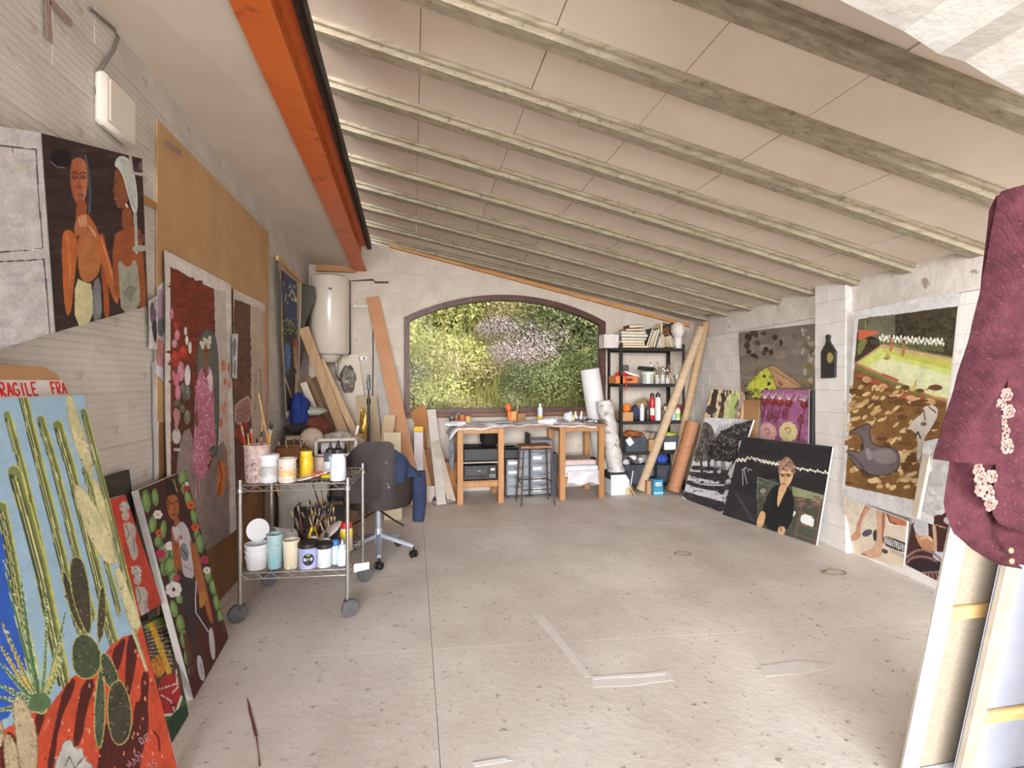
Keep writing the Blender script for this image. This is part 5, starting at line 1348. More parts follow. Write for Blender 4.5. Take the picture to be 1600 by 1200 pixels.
def bottle(name, label, loc, r, h, m, cap, cat='bottle', group=None, neck=.4, shoulder=.72, spout=0.0, band=None, caph=.12, sq=1.0):
    t = thing(name, label, cat, loc, random.random(), group)
    nr = r * neck; hc = h * (1 - caph)
    b = MB(); b.lathe([(r * .93, 0), (r, .006), (r, h * shoulder), (r * .93, h * (shoulder + .06)), (nr * 1.15, h * (shoulder + .13)), (nr, hc), (nr * .9, hc)], n=18, sx=sq); b.build('body', m, t, smooth=True)
    b = MB(); pr = [(nr * 1.18, hc - .002), (nr * 1.2, hc + h * caph * .95), (nr * 1.0, h)]
    if spout: pr += [(nr * .5, h + spout * .15), (nr * .12, h + spout)]
    b.lathe(pr, n=14); b.build('cap', cap, t, smooth=True)
    if band:
        b = MB(); b.lathe([(r + .001, h * band[1]), (r + .001, h * band[2])], n=18, cap0=False, cap1=False, sx=sq); b.build('label_band', band[0], t, smooth=True)
    return t
def openbox(name, label, cat, loc, sx, sy, h, m, t_=.008, rz=0.0, group=None, inner=None):
    t = thing(name, label, cat, loc, rz, group)
    b = MB()
    b.box((-sx / 2, -sy / 2, 0), (sx / 2, sy / 2, t_), .001)
    b.box((-sx / 2, -sy / 2, 0), (-sx / 2 + t_, sy / 2, h), .002); b.box((sx / 2 - t_, -sy / 2, 0), (sx / 2, sy / 2, h), .002)
    b.box((-sx / 2, -sy / 2, 0), (sx / 2, -sy / 2 + t_, h), .002); b.box((-sx / 2, sy / 2 - t_, 0), (sx / 2, sy / 2, h), .002)
    b.build('box_body', m, t)
    return t
def hue(c):
    r, g, b = c
    if max(c) < 75: return 'black-handled'
    if r > 180 and g > 160 and b > 110: return 'cream-handled'
    if r > 170 and g > 150: return 'yellow-handled'
    if r - g > 60: return 'red-handled' if g < 90 else 'orange-handled'
    if r - b > 35: return 'brown-handled'
    return 'grey-handled'
def brushes(n, loc, r, h, spread, label, group, seed=1, cols=None):
    """paint brushes standing in a pot, each one a thing"""
    rg = random.Random(seed)
    cols = cols or [(60, 44, 36), (150, 116, 78), (40, 36, 36), (120, 62, 50), (196, 180, 150), (104, 80, 58)]
    for k in range(n):
        a = rg.uniform(0, 2 * PI); l = h * rg.uniform(.75, 1.15); tl = spread * rg.uniform(.4, 1)
        p = Vector(loc) + Vector((r * .5 * math.cos(a), r * .5 * math.sin(a), .012)); d = Vector((math.cos(a) * tl, math.sin(a) * tl, 1)).normalized()
        c = cols[k % len(cols)]
        t = thing('paint_brush', hue(c) + ' ' + label, 'brush', p, 0, group)
        b = MB(); b.tube([(0, 0, 0), d * l * .45, d * l * .8], [.003, .0055, .004], 6); b.build('handle', cm('brush_handle_%d_%d_%d' % c, c, .4), t, smooth=True)
        b = MB(); b.tube([d * l * .8, d * l * .88], [.0046, .0056], 6); b.build('ferrule', M_CHROME, t, smooth=True)
        b = MB(); b.tube([d * l * .88, d * l * .95, d * l], [.0056, .007, .002], 6); b.build('bristles', M_BRISTLE if k % 3 else cm('tan_bristle', (176, 140, 92), .8), t, smooth=True)

# ------------------------------------------------------------------ wire trolley
FL, FR, RR = onZ(375, 971), onZ(543, 962), onZ(551, 897)
exc = (FR - FL); CW = exc.length; exc.normalize(); eyc = Vector((-exc.y, exc.x, 0)); CDp = .56
rzc = math.atan2(exc.y, exc.x)
def ct(a, d, z): return FL + exc * (a * CW) + eyc * (d * CDp) + Vector((0, 0, z))
cart = thing('wire_trolley', 'chromed two-tier wire trolley on casters loaded with paint pots', 'trolley', FL, rzc)
T1, T0 = .845, .30
for (a, d) in ((0, 0), (1, 0), (0, 1), (1, 1)):
    b = MB(); b.tube([(a * CW, d * CDp, .10), (a * CW, d * CDp, T1 + .03)], .0125, 12); b.lathe([(.0145, T1 - .055), (.019, T1 - .05), (.019, T1 - .03), (.0145, T1 - .02)], (a * CW, d * CDp, 0), 12)
    b.build('post', M_CHROME, cart, smooth=True)
    c = MB(); c.box((a * CW - .012, d * CDp - .022, .045), (a * CW + .012, d * CDp + .022, .105), .006); c.box((a * CW - .026, d * CDp - .03, .08), (a * CW + .026, d * CDp + .03, .10), .004)
    co = c.build('caster', mat('caster_fork', (120, 118, 118), rough=.4, metal=.6), cart)
    w = MB(); old = w.M
    w.M = Matrix.Translation((a * CW + (.02 if a else -.01), d * CDp - .012, .055)) @ Matrix.Rotation(PI / 2, 4, 'X') @ Matrix.Rotation(.5, 4, 'Y')
    w.lathe([(.012, -.017), (.03, -.018), (.05, -.016), (.055, -.01), (.055, .01), (.05, .016), (.03, .018), (.012, .017)], n=22)
    w.build('wheel', cm('grey_rubber', (92, 92, 96), .6), co, smooth=True)
for (nm, z) in (('top_shelf', T1), ('bottom_shelf', T0)):
    b = MB()
    for zz in (z - .005, z - .042):
        for (p, q) in (((0, 0), (1, 0)), ((1, 0), (1, 1)), ((1, 1), (0, 1)), ((0, 1), (0, 0))):
            b.tube([(p[0] * CW, p[1] * CDp, zz), (q[0] * CW, q[1] * CDp, zz)], .0042, 8)
    def zig(p, q, n):
        pts = []
        for k in range(2 * n + 1):
            f = k / (2 * n); pts.append((p[0] + (q[0] - p[0]) * f, p[1] + (q[1] - p[1]) * f, z - .007 - (.033 if k % 2 else 0)))
        b.tube(pts, .0026, 6)
    zig((0, 0), (CW, 0), 7); zig((CW, 0), (CW, CDp), 6); zig((0, 0), (0, CDp), 6); zig((0, CDp), (CW, CDp), 7)
    b.build(nm, M_CHROME, cart, smooth=True)
    b = MB()
    for k in range(1, 22): b.tube([(CW * k / 22, 0, z - .001), (CW * k / 22, CDp, z - .001)], .0017, 5)
    for f in (.25, .5, .75): b.tube([(0, CDp * f, z - .005), (CW, CDp * f, z - .005)], .003, 6)
    s_ = b.build('deck_wires', M_CHROME, cart, smooth=True); s_['kind'] = 'stuff'
Zt, Zb = T1 + .002, T0 + .002
def ca(px, d=0): d *= .85; return (px - 372 - 32 * d) / (169 - 24 * d)
# upper tier
pot('crusted_bucket', 'paint-crusted pinkish bucket full of brushes at the end of the trolley top', 'bucket', ct(.11, .16, Zt), .078, .235, M_CRUST, taper=.9)
brushes(11, ct(.11, .16, Zt), .06, .34, .22, 'paint brush standing in the crusted pink bucket', 'brushes in the crusted bucket', 3, [(206, 60, 44), (190, 190, 70), (206, 110, 50), (60, 54, 60), (196, 60, 50), (120, 116, 122)])
pot('white_paint_jar', 'white screw-lid paint jar with grey label, next to crusted bucket', 'jar', ct(ca(414, .12), .12, Zt), .054, .165, M_WHITEP, taper=1, lid=M_WHITEP, band=(mat('silver_grey_label', (150, 146, 146), (214, 212, 212), 6, .5), .035, .105))
pot('glass_paint_jar', 'glass jar crusted with pale pink and ochre paint, mid trolley top', 'jar', ct(ca(443, .10), .10, Zt), .053, .15, mat('crusted_glass', (206, 192, 184), (222, 212, 204), 18, .35, c3=(196, 150, 90), s3=20, t3=(.6, .66)), taper=1, band=(mat('ochre_label', (206, 160, 90), (226, 196, 150), 30, .6), .04, .08))
bottle('yellow_paint_bottle', 'yellow paint bottle without cap on the trolley top', ct(ca(466, .42), .42, Zt), .045, .17, mat('yellow_paint_plastic', (236, 192, 34), (222, 170, 40), 14, .4), cm('yellow_cap', (238, 200, 60), .4), neck=.72, shoulder=.70, caph=.2)
b = MB(); b.M = Matrix.Translation(ct(ca(481, .72), .72, Zt)) @ Matrix.Rotation(rzc, 4, 'Z'); b.box((-.05, -.04, 0), (.05, .04, .105), .004)
thing1(b, 'paint_carton', cm('pinkish_carton', (190, 166, 156), .8), 'small pinkish carton behind the yellow paint bottle', 'box', smooth=False)
bottle('blue_grey_bottle', 'blue-grey paint bottle with black pointed cap on trolley top', ct(ca(501, .62), .62, Zt), .045, .165, mat('blue_grey_plastic', (92, 100, 116), (72, 78, 92), 12, .35), M_BLACKP, neck=.6, spout=.05, band=(cm('pale_blue_label', (206, 214, 226), .5), .15, .5))
bottle('big_white_bottle', 'big white paint bottle with black pointed cap at corner of trolley top', ct(ca(523, .13), .13, Zt), .05, .20, mat('frosted_white_plastic', (212, 218, 232), (200, 206, 222), 8, .3), M_BLACKP, neck=.72, spout=.055, shoulder=.66)
b = MB(); b.M = Matrix.Translation(ct(ca(484, .14), .14, Zt + .034)) @ Matrix.Rotation(rzc, 4, 'Z') @ Matrix.Rotation(-.27, 4, 'Y'); b.lathe([(.02, -.006), (.105, -.005), (.112, .004), (.108, .005), (.1, 0), (.02, -.001)], n=26, sy=.8)
thing1(b, 'palette_plate', mat('paint_smeared_plate', (228, 220, 212), (214, 80, 60), 14, .5, lo=.52, hi=.6), 'white plate palette smeared with red paint, leaning by the big white bottle', 'palette')
b = MB(); b.M = Matrix.Translation(ct(ca(505, .3), .3, Zt)) @ Matrix.Rotation(rzc, 4, 'Z'); b.box((-.045, -.03, 0), (.045, .03, .026), .006)
thing1(b, 'yellow_sponge', mat('yellow_sponge_foam', (206, 190, 40), (190, 170, 30), 40, .9, bump=.6, bscale=150), 'yellow sponge under the palette on the trolley top', 'sponge', smooth=False)
# lower tier
wb = thing('white_buckets', None, None)
bpy.data.objects.remove(wb)
loc = ct(.115, .13, Zb)
for k in range(3):
    pot('white_tub', ('lowest of three nested white paint tubs on the trolley', 'middle one of three nested white paint tubs on the trolley', 'topmost of three nested white paint tubs on the trolley')[k], 'tub', loc + Vector((0, 0, .036 * k)), .068 + .001 * k, .085, mat('dirty_white_plastic', (216, 216, 220), (196, 194, 196), 10, .4, c3=(70, 96, 150), s3=8, t3=(.7, .74)) if k == 0 else M_WHITEP, taper=.84, group='nested white tubs')
b = MB(); b.M = Matrix.Translation(loc + Vector((0, .02, .235))) @ Matrix.Rotation(rzc, 4, 'Z') @ Matrix.Rotation(PI / 2 - .25, 4, 'X'); b.lathe([(.0, -.004), (.062, -.004), (.07, -.007), (.07, .004), (.062, .002), (.0, .002)], n=26)
thing1(b, 'round_lid', M_WHITEP, 'white round lid standing upright on the nested white tubs', 'lid')
M_BLUEC = mat('blue_dripped_plastic', (190, 204, 200), (120, 176, 190), 7, .4, stretch=(1, 1, .4), c3=(150, 146, 140), s3=22, t3=(.6, .68))
pot('blue_dripped_cup', 'tall plastic cup with blue paint drips on the trolley bottom', 'cup', ct(ca(423, .12), .12, Zb), .05, .215, M_BLUEC, taper=.8)
pot('cream_dripped_cup', 'tall plastic cup with cream and blue drips, beside blue-dripped cup', 'cup', ct(ca(449, .09), .09, Zb), .05, .18, mat('cream_dripped_plastic', (220, 214, 198), (206, 190, 156), 8, .4, stretch=(1, 1, .4), c3=(130, 160, 200), s3=7, t3=(.62, .66)), taper=.82)
jar = pot('black_lid_jar', 'blue-violet jar with black lid and round black label on the trolley', 'jar', ct(ca(476, .10), .10, Zb), .058, .15, mat('lavender_plastic', (150, 156, 206), (176, 180, 214), 6, .35), taper=1, lid=M_BLACKP)
def wrap(t, r, z, w, h, m, name, sw=None, a0=None, d=.0016, shape='oval'):
    a0 = -PI / 2 - rzc * 0 - .0 if a0 is None else a0
    b = MB()
    def P(x, y, dd=d): a = a0 + x / r; return ((r + dd) * math.cos(a), (r + dd) * math.sin(a), z + y)
    n = 20
    if shape == 'oval': rim = [P(w / 2 * math.cos(2 * PI * k / n), h / 2 * math.sin(2 * PI * k / n)) for k in range(n)]
    else: rim = [P(x, y) for x, y in ((-w / 2, -h / 2), (-w / 6, -h / 2), (w / 6, -h / 2), (w / 2, -h / 2), (w / 2, h / 2), (w / 6, h / 2), (-w / 6, h / 2), (-w / 2, h / 2))]
    n = len(rim)
    b.add([P(0, 0)] + rim, [(0, 1 + k, 1 + (k + 1) % n) for k in range(n)])
    return b.build(name, m, t, fix=False), P
A0 = math.atan2(-ct(ca(476, .1), .1, 0).y, -ct(ca(476, .1), .1, 0).x)
lb, Pj = wrap(jar, .058, .062, .07, .075, M_BLACKP, 'label', a0=A0)
GL.update({'B': [[(0, 1), (0, 0), (.8, .15), (.6, .5), (0, .5), (.9, .7), (.7, 1), (0, 1)]], 'C': [[(1, .15), (.5, 0), (0, .5), (.5, 1), (1, .85)]], 'K': [[(0, 0), (0, 1)], [(.9, 0), (0, .5), (.9, 1)]]})
b = MB(); stamp(b, 'BLACK', lambda x, y: Vector(Pj(x - .027, .012 - y, .0025)), .008, .016, .0115, .0026); b.build('lettering', cm('cream_print', (226, 216, 196), .5), lb)
b = MB(); [b.add([Pj(-.012, .022, .003), Pj(.012, .022, .003), Pj(.012, .033, .003), Pj(-.012, .033, .003)], [(0, 1, 2, 3)])]; b.build('green_mark', cm('green_print', (96, 160, 70), .5), lb, fix=False)
pot('milky_jar', 'milky jar with black lid beside the jar with black round label', 'jar', ct(ca(502, .10), .10, Zb), .045, .14, mat('milky_plastic', (214, 218, 218), (200, 206, 208), 8, .3), taper=1, lid=M_BLACKP)
bottle('nozzle_bottle', 'small bottle with tall black nozzle behind the milky jar', ct(ca(500, .3), .3, Zb), .03, .17, M_WHITEP, M_BLACKP, spout=.05)
bottle('nozzle_bottle', 'small bottle with tall black nozzle behind the jar with black round label', ct(ca(479, .34), .34, Zb), .032, .18, M_WHITEP, M_BLACKP, spout=.06)
bottle('blue_cap_bottle', 'small pale bottle with a bright blue cap on the trolley bottom', ct(ca(518, .16), .16, Zb), .024, .155, cm('pale_blue_plastic', (196, 214, 232), .3), cm('bright_blue_cap', (60, 120, 190), .4), neck=.8, caph=.3)
bottle('white_cap_bottle', 'small bluish bottle with white cap at the trolley corner post', ct(ca(530, .12), .12, Zb), .034, .13, mat('pale_blue_liquid', (196, 216, 236), (212, 224, 236), 6, .25), M_WHITEP, neck=.5, spout=.03)
bottle('red_yellow_bottle', 'squat bottle with red cap and yellow band at back of trolley bottom', ct(ca(527, .62), .62, Zb), .042, .2, cm('beige_plastic', (220, 206, 180), .4), cm('red_cap', (206, 40, 40), .4), neck=.8, caph=.2, band=(cm('bright_yellow_label', (240, 206, 40), .5), .5, .72))
b = MB(); b.M = Matrix.Translation(ct(ca(502, .5), .5, Zb + .155)) @ Matrix.Rotation(rzc, 4, 'Z') @ Matrix.Rotation(-.62, 4, 'Y') @ Matrix.Rotation(.25, 4, 'X'); b.lathe([(0, -.006), (.09, -.005), (.1, .004), (.095, .006), (0, .002)], n=26, sy=.8)
thing1(b, 'white_dish', cm('used_white_dish', (224, 214, 212), .4), 'white dish leaning over the bottles on the trolley bottom', 'dish')
t = pot('white_bucket', 'white paint bucket lying on its side at the back of the trolley', 'bucket', ct(ca(440, .62), .62, Zb + .1), .075, .15, mat('paint_stained_white', (224, 222, 224), (200, 204, 210), 9, .4, c3=(120, 120, 124), s3=12, t3=(.66, .7)), taper=.88)
t.rotation_euler = (PI / 2 - .2, .2, -.9)
pot('purple_cup', 'purple-stained pot behind the upright lid on the trolley', 'pot', ct(ca(409, .6), .6, Zb), .045, .13, mat('purple_stained', (150, 116, 130), (186, 160, 166), 12, .5), taper=.9)
for (px, d, s) in ((462, .72, 5), (500, .78, 6), (478, .9, 7)):
    pot('brush_pot', {5: 'dark pot crammed with brushes behind the cups on the trolley', 6: 'dark pot of brushes behind the leaning white dish', 7: 'dark pot of brushes at the very back of the trolley bottom'}[s], 'pot', ct(ca(px, d), d, Zb), .045, .13, cm('dark_pot_%d' % s, (70, 64, 66), .5), taper=.9)
    brushes(13, ct(ca(px, d), d, Zb), .045, .29, .42, 'paint brush bristling out of a pot at the back of the trolley', 'brushes in the trolley pots', s)
b = MB(); b.M = Matrix.Translation(ct(ca(475, .5), .5, Zb)) @ Matrix.Rotation(rzc + .4, 4, 'Z'); b.lathe([(.034, 0), (.034, .13), (.018, .17), (.016, .19)], n=4)
thing1(b, 'yellow_bottle', cm('sun_yellow_plastic', (240, 190, 30), .4), 'yellow angular bottle among the brush pots on the trolley', 'bottle', smooth=False)
b = MB(); c = ct(1.02, .25, .22); b.slab([c + Vector((0, 0, .0)), c + exc * .10 + Vector((0, 0, .02)), c + exc * .10 + Vector((0, 0, .065)), c + Vector((0, 0, .055))], eyc * .003)
thing1(b, 'paper_tag', M_WHITEP, 'white paper tag sticking out beside the trolley post', 'tag', smooth=False)

# ------------------------------------------------------------------ bins and boxes between trolley and wall bench
openbox('white_bin', 'white plastic storage bin on the floor behind the trolley', 'bin', onZ(452, 838) + Vector((.12, .1, 0)), .44, .34, .52, cm('offwhite_bin', (206, 198, 186), .5), .012, rz=.12)
bt = onZ(452, 838) + Vector((.12, .1, 0))
b = MB(); b.M = Matrix.Translation(bt + Vector((.12, -.02, .525))) @ Matrix.Rotation(.2, 4, 'Z')
b.box((-.14, -.10, 0), (.14, .10, .012), .003); b.box((-.14, -.10, .012), (.14, -.085, .05), .003); b.box((-.14, .085, .012), (.14, .10, .05), .003); b.box((-.14, -.085, .012), (-.125, .085, .05), .003); b.box((.125, -.085, .012), (.14, .085, .05), .003)
thing1(b, 'black_tray', M_BLACKP, 'black plastic tray resting on the white storage bin', 'tray', smooth=False)
openbox('carton', 'faded pinkish carton on the floor between the white bin and swivel chair', 'carton', onZ(528, 838), .36, .3, .30, mat('faded_pink_carton', (168, 130, 116), (150, 112, 98), 8, .8), .006, rz=.1)
brushes(9, onZ(528, 838), .16, .5, .4, 'long brush or stick standing in the faded pinkish carton', 'sticks in the pinkish carton', 9, [(186, 148, 96), (206, 180, 140), (120, 70, 50), (60, 54, 50)])
# ------------------------------------------------------------------ wall bench and what lies on it
BH = .775
bench = thing('work_bench', 'dark-topped work bench along the block wall under the water heater', 'table', (-.86, 5.3, 0))
b = MB(); b.box((WL + .03, 4.74, BH - .04), (-.46, 5.95, BH), .004); b.build('table_top', cm('dark_bench_top', (62, 54, 50), .5), bench, world=True)
for (x, y) in ((-1.22, 4.8), (-.52, 4.8), (-1.22, 5.88), (-.52, 5.88)):
    b = MB(); b.box((x - .03, y - .03, 0), (x + .03, y + .03, BH - .04), .003); b.build('leg', cm('bench_leg_wood', (120, 92, 68), .7), bench, world=True)
b = MB(); b.box((-1.19, 4.79, .62), (-.55, 4.82, .73), .002); b.build('apron_rail', cm('bench_leg_wood', (120, 92, 68), .7), bench, world=True)
def onB(px, py): return onZ(px, py, BH)
def atB(px, Y, z=BH): p = onY(px, 592, Y); return Vector((p.x, Y, z))
# round wooden basket of brushes
M_BASK = mat('wicker_brown', (150, 98, 52), (120, 74, 38), 18, .7, bump=.5, bscale=90, stretch=(1, 1, 3))
t = thing('wooden_basket', 'oval brown wooden basket of tubes and brushes on the dark bench', 'basket', atB(456, 4.92))
b = MB(); b.lathe([(.12, 0), (.135, .01), (.142, .11), (.136, .112), (.128, .015)], n=28, sy=.7); b.build('basket_body', M_BASK, t, smooth=True)
brushes(8, atB(458, 4.92), .1, .17, .7, 'small brush or paint tube in the oval wooden basket', 'tools in the wooden basket', 12, [(60, 54, 56), (206, 196, 170), (150, 120, 90)])
# round white bundle, books, cushions
b = MB(); b.sphere(atB(487, 5.28, BH + .125), .125, 18, 12, (.95, .8, 1)); thing1(b, 'cloth_bundle', mat('cream_cloth', (196, 178, 160), (176, 156, 138), 8, .9, bump=.5, bscale=24), 'round cream cloth bundle on the bench behind the wooden basket', 'bundle')
for k, (c, w, l) in enumerate((((120, 92, 72), .22, .3), ((166, 140, 112), .2, .28), ((96, 62, 50), .21, .27), ((176, 150, 120), .19, .25))):
    b = MB(); p = atB(456, 5.45, BH + .042 * k) + Vector((.04, 0, 0)); b.M = Matrix.Translation(p) @ Matrix.Rotation(.1 * k - .1, 4, 'Z'); b.box((-w / 2, -l / 2, 0), (w / 2, l / 2, .04), .003)
    thing1(b, 'book', cm('bench_book_%d' % k, c, .7), ('lowest brown book stacked on the bench by the wall', 'second book from below stacked on the bench by the wall', 'dark red-brown book third up in the bench stack', 'topmost tan book of the bench stack')[k], 'book', 'books stacked on the bench', smooth=False)
def lump(name, label, cat, c, sc, m, seed, n=26, amp=.18):
    rg = random.Random(seed); b = MB(); b.sphere((0, 0, 0), 1, n, n - 6)
    so = Vector((seed * 3.1, seed * 1.7, seed)); rid = lambda p: (1 - 2 * abs(mnoise.noise(p * 1.7 + so))) * .9 + (1 - 2 * abs(mnoise.noise(p * 3.9 + so))) * .45 - .75
    ph = [rg.uniform(0, 6) for _ in range(6)]
    b.v = [tuple(Vector(c) + Vector((x * sc[0], y * sc[1], z * sc[2])) * (1 + amp * (math.sin(4 * x + ph[0]) * math.cos(3 * y + ph[1]) + .6 * math.sin(7 * z + ph[2] + 3 * x) + .5 * math.sin(9 * y + ph[3])) * .5 + amp * 1.3 * rid(Vector((x, y, z))))) for x, y, z in b.v]
    return thing1(b, name, m, label, cat)
lump('dark_cloth', 'crumpled black cloth on top of the bench book stack', 'cloth', atB(457, 5.45, BH + .225) + Vector((.04, 0, 0)), (.1, .12, .055), cm('black_cloth', (50, 46, 46), .9), 3)
lump('red_brown_cloth', 'folded red-brown cloth heaped on the bench behind the cream bundle', 'cloth', atB(487, 5.7, BH + .17), (.2, .16, .17), cm('red_brown_cloth', (112, 58, 44), .9), 4, amp=.08)
lump('pale_green_cushion', 'long pale green cushion lying over the red-brown cloth', 'cushion', atB(480, 5.7, BH + .385), (.2, .12, .05), mat('sage_fabric', (178, 184, 164), (160, 166, 148), 8, .9, bump=.3, bscale=60), 5, amp=.05)
lump('blue_rag', 'deep blue rag hanging under the blue canvas by the heater', 'rag', onX(468, 640, WL + .14) + Vector((0, 0, -.02)), (.1, .13, .2), cm('ultramarine_cloth', (34, 56, 124), .9), 6, amp=.14)
# white frame with a roll in it
fr = thing('empty_frame', 'empty white frame standing on the bench with paper roll behind it', 'frame', atB(525, 5.0))
b = MB(); w0, h0, e = .19, .17, .028
for (p, q) in (((-w0, e / 2), (w0, e / 2)), ((-w0, h0 - e / 2), (w0, h0 - e / 2)), ((-w0 + e / 2, 0), (-w0 + e / 2, h0)), ((w0 - e / 2, 0), (w0 - e / 2, h0)), ((.05, 0), (.05, h0))):
    b.bar((p[0], 0, p[1]), (q[0], .0, q[1]), e if p[0] != .05 else .008, .02, up=(0, 1, 0))
b.build('frame_bars', mat('chipped_white_paint', (214, 206, 196), (196, 186, 176), 12, .6), fr); fr.rotation_euler = (-.12, 0, .05)
b = MB(); p = atB(521, 5.16, BH + .06); b.tube([p + Vector((-.11, 0, 0)), p + Vector((.1, .02, .0))], .055, 18); thing1(b, 'paper_towel_roll', cm('kitchen_paper', (210, 206, 214), .9), 'roll of white paper towel lying behind the white frame', 'roll')
lump('glass_clutter', 'heap of crumpled clear wrapping behind the white frame on the bench', 'wrapping', atB(530, 5.4, BH + .09), (.2, .12, .1), mat('clear_wrap', (170, 164, 156), (140, 130, 124), 14, .3), 8)
lump('beige_sack', 'crumpled beige sack on the bench edge behind the swivel chair', 'sack', atB(557, 5.3, BH + .03), (.1, .14, .13), mat('beige_sack', (176, 156, 132), (150, 130, 108), 10, .9, bump=.5, bscale=20), 9)
b = MB(); b.M = Matrix.Translation(atB(552, 5.5)) @ Matrix.Rotation(.2, 4, 'Y'); b.box((-.012, -.012, 0), (.012, .012, .25), .002)
thing1(b, 'white_stick', M_WHITEP, 'short white stick standing up behind the white frame', 'stick', smooth=False)
b = MB(); p0, p1 = onX(404, 615, WL + .05), Vector((-1.12, 4.66, .5)); b.tube([p1, p0], .008, 8); thing1(b, 'long_maulstick', M_PINE, 'long thin wooden stick leaning on the wall beside the pink bed canvas', 'stick')
# under the bench
openbox('dark_crate', 'black crate under the wall bench', 'crate', (-.8, 5.1, 0), .5, .4, .34, M_BLACKP, .012)

# ------------------------------------------------------------------ water heater and pipes
hx, hy, hr = -.995, 6.585, .225
ht = thing('water_heater', 'white upright electric water heater hung high in the corner', 'water heater', (hx, hy, 1.70))
M_ENAM = mat('white_enamel', (216, 206, 194), (208, 198, 186), 2, .22, coat=.3)
b = MB(); b.lathe([(hr * .55, 1.795), (hr * .9, 1.80), (hr, 1.83), (hr, 2.70), (hr * .96, 2.735), (hr * .8, 2.755), (.02, 2.765)], (hx, hy, 0), 40); b.build('tank', M_ENAM, ht, smooth=True, world=True)
b = MB(); b.lathe([(.085, 1.70), (.10, 1.71), (.135, 1.79), (.14, 1.80)], (hx - .01, hy - .03, 0), 28); b.build('bottom_cover', M_ENAM, ht, smooth=True, world=True)
b = MB(); b.lathe([(.141, 1.785), (.146, 1.79), (.146, 1.8)], (hx - .01, hy - .03, 0), 28); b.build('cover_ring', cm('grey_ring', (170, 160, 150), .4), ht, smooth=True, world=True)
c = Vector((hx, hy, 2.57)); d = (Vector((0, 0, 2.57)) - c).normalized(); c = c + d * (hr + .001); s_ = Vector((-d.y, d.x, 0))
b = MB(); b.add([c + s_ * (.02 * math.cos(k * PI / 6)) + Vector((0, 0, .013 * math.sin(k * PI / 6))) + d * .001 for k in range(12)], [tuple(range(12))]); b.build('badge', cm('badge_dark', (70, 64, 62), .4), ht, world=True, fix=False)
b = MB()
for k in range(6):
    a = k * PI / 3; b.bar(c + d * .002, c + d * .002 + s_ * (.034 * math.cos(a)) + Vector((0, 0, .024 * math.sin(a))), .004, .001, up=d, b=0)
b.build('badge_rays', cm('badge_dark', (70, 64, 62), .4), ht, world=True)
for k, x in enumerate((hx - .07, hx + .07)):
    b = MB(); b.tube([(x, hy, 1.72), (x, hy, 1.56), (x + .02, hy + .05, 1.5), (x + .02, hy + .2, 1.48)], .012, 10); b.build('water_pipe', M_CHROME, ht, smooth=True, world=True)
lump('pipe_clutter', 'tangle of pipes and plastic wrap beneath the water heater', 'plumbing', (-.80, 6.70, 1.50), (.09, .09, .17), mat('dark_mixed_wrap', (150, 140, 130), (84, 76, 72), 18, .4), 10)
M_DKPIPE = cm('dark_pipe', (72, 66, 62), .5)
def wpx(x, y, d=.03): p = onY(x, y, WB - d); return p
b = MB(); b.tube([wpx(547, 562), wpx(546, 439), wpx(583, 437), wpx(586, 441), wpx(607, 441)], .011, 8); thing1(b, 'heater_pipe', M_DKPIPE, 'dark pipe running from the heater along the back wall under the beam', 'pipe')
b = MB(); b.tube([wpx(582, 480), wpx(583, 560), wpx(582, 625)], .007, 8); thing1(b, 'wall_conduit', M_DKPIPE, 'thin dark cable dropping down the back wall beside the brown board', 'cable')
b = MB(); b.bar(wpx(546, 478.5, .02), wpx(579, 478.5, .02), .004, .035, up=(0, 0, 1), b=0); thing1(b, 'metal_rail', mat('perforated_rail', (150, 146, 140), (90, 86, 82), 60, .4, metal=.5), 'short perforated metal rail on the back wall right of the heater', 'rail', smooth=False)
t = thing('wall_socket', 'white double socket on the back wall below the heater', 'socket', wpx(565, 560, .03))
b = MB(); b.box((-.065, 0, -.025), (.065, .03, .025), .006); b.build('socket_plate', M_WHITEP, t)
for x in (-.03, .03):
    b = MB(); b.lathe([(.017, 0), (.017, .003)], n=14); b.v = [(x + vx, -vz, vy) for vx, vy, vz in b.v]; b.build('socket_hole', cm('socket_dark', (90, 86, 84), .5), t)

# ------------------------------------------------------------------ boards and panels leaning in the corner
M_RAWB = mat('raw_board', (186, 154, 118), (166, 132, 96), 5, .75, stretch=(3, 3, .4))
M_TANB = mat('reddish_fibreboard', (188, 138, 102), (176, 126, 90), 3, .7)
M_PALEB = mat('pale_primed_board', (204, 192, 178), (216, 205, 192), 4, .8)
def plank(label, top, topY, bot, w, t_, m, name='wood_board', cat='board', group=None, up=(0, -1, .2)):
    p = onY(*top, topY); q = bot if isinstance(bot, Vector) else onZ(*bot, 0.0)
    d = (q - p).normalized(); q = Vector((q.x, q.y, .008 + .5 * w * abs(d.x)))
    b = MB(); b.bar(p, q, w, t_, up=up); return thing1(b, name, m, label, cat, group, smooth=False)
plank('raw board leaning in the corner, crossing below the water heater', (474, 512), 6.12, (580, 795), .11, .022, M_RAWB)
plank('narrower raw board leaning in the corner, just right of the wider one', (501, 562), 6.2, (606, 790), .075, .022, mat('paler_board', (200, 170, 134), (182, 150, 114), 5, .75, stretch=(3, 3, .4)))
plank('brown board half hidden low behind the other leaning boards', (478, 590), 6.42, (572, 800), .10, .02, mat('brown_board', (142, 112, 82), (122, 94, 66), 5, .75, stretch=(3, 3, .4)))
plank('short pale board leaning at the wall end of the corner boards', (474, 598), 6.1, (556, 806), .07, .02, M_PALEB)
plank('dark thin board leaning between the raw boards', (490, 590), 6.42, (588, 792), .06, .015, cm('dark_thin_board', (104, 84, 64), .7))
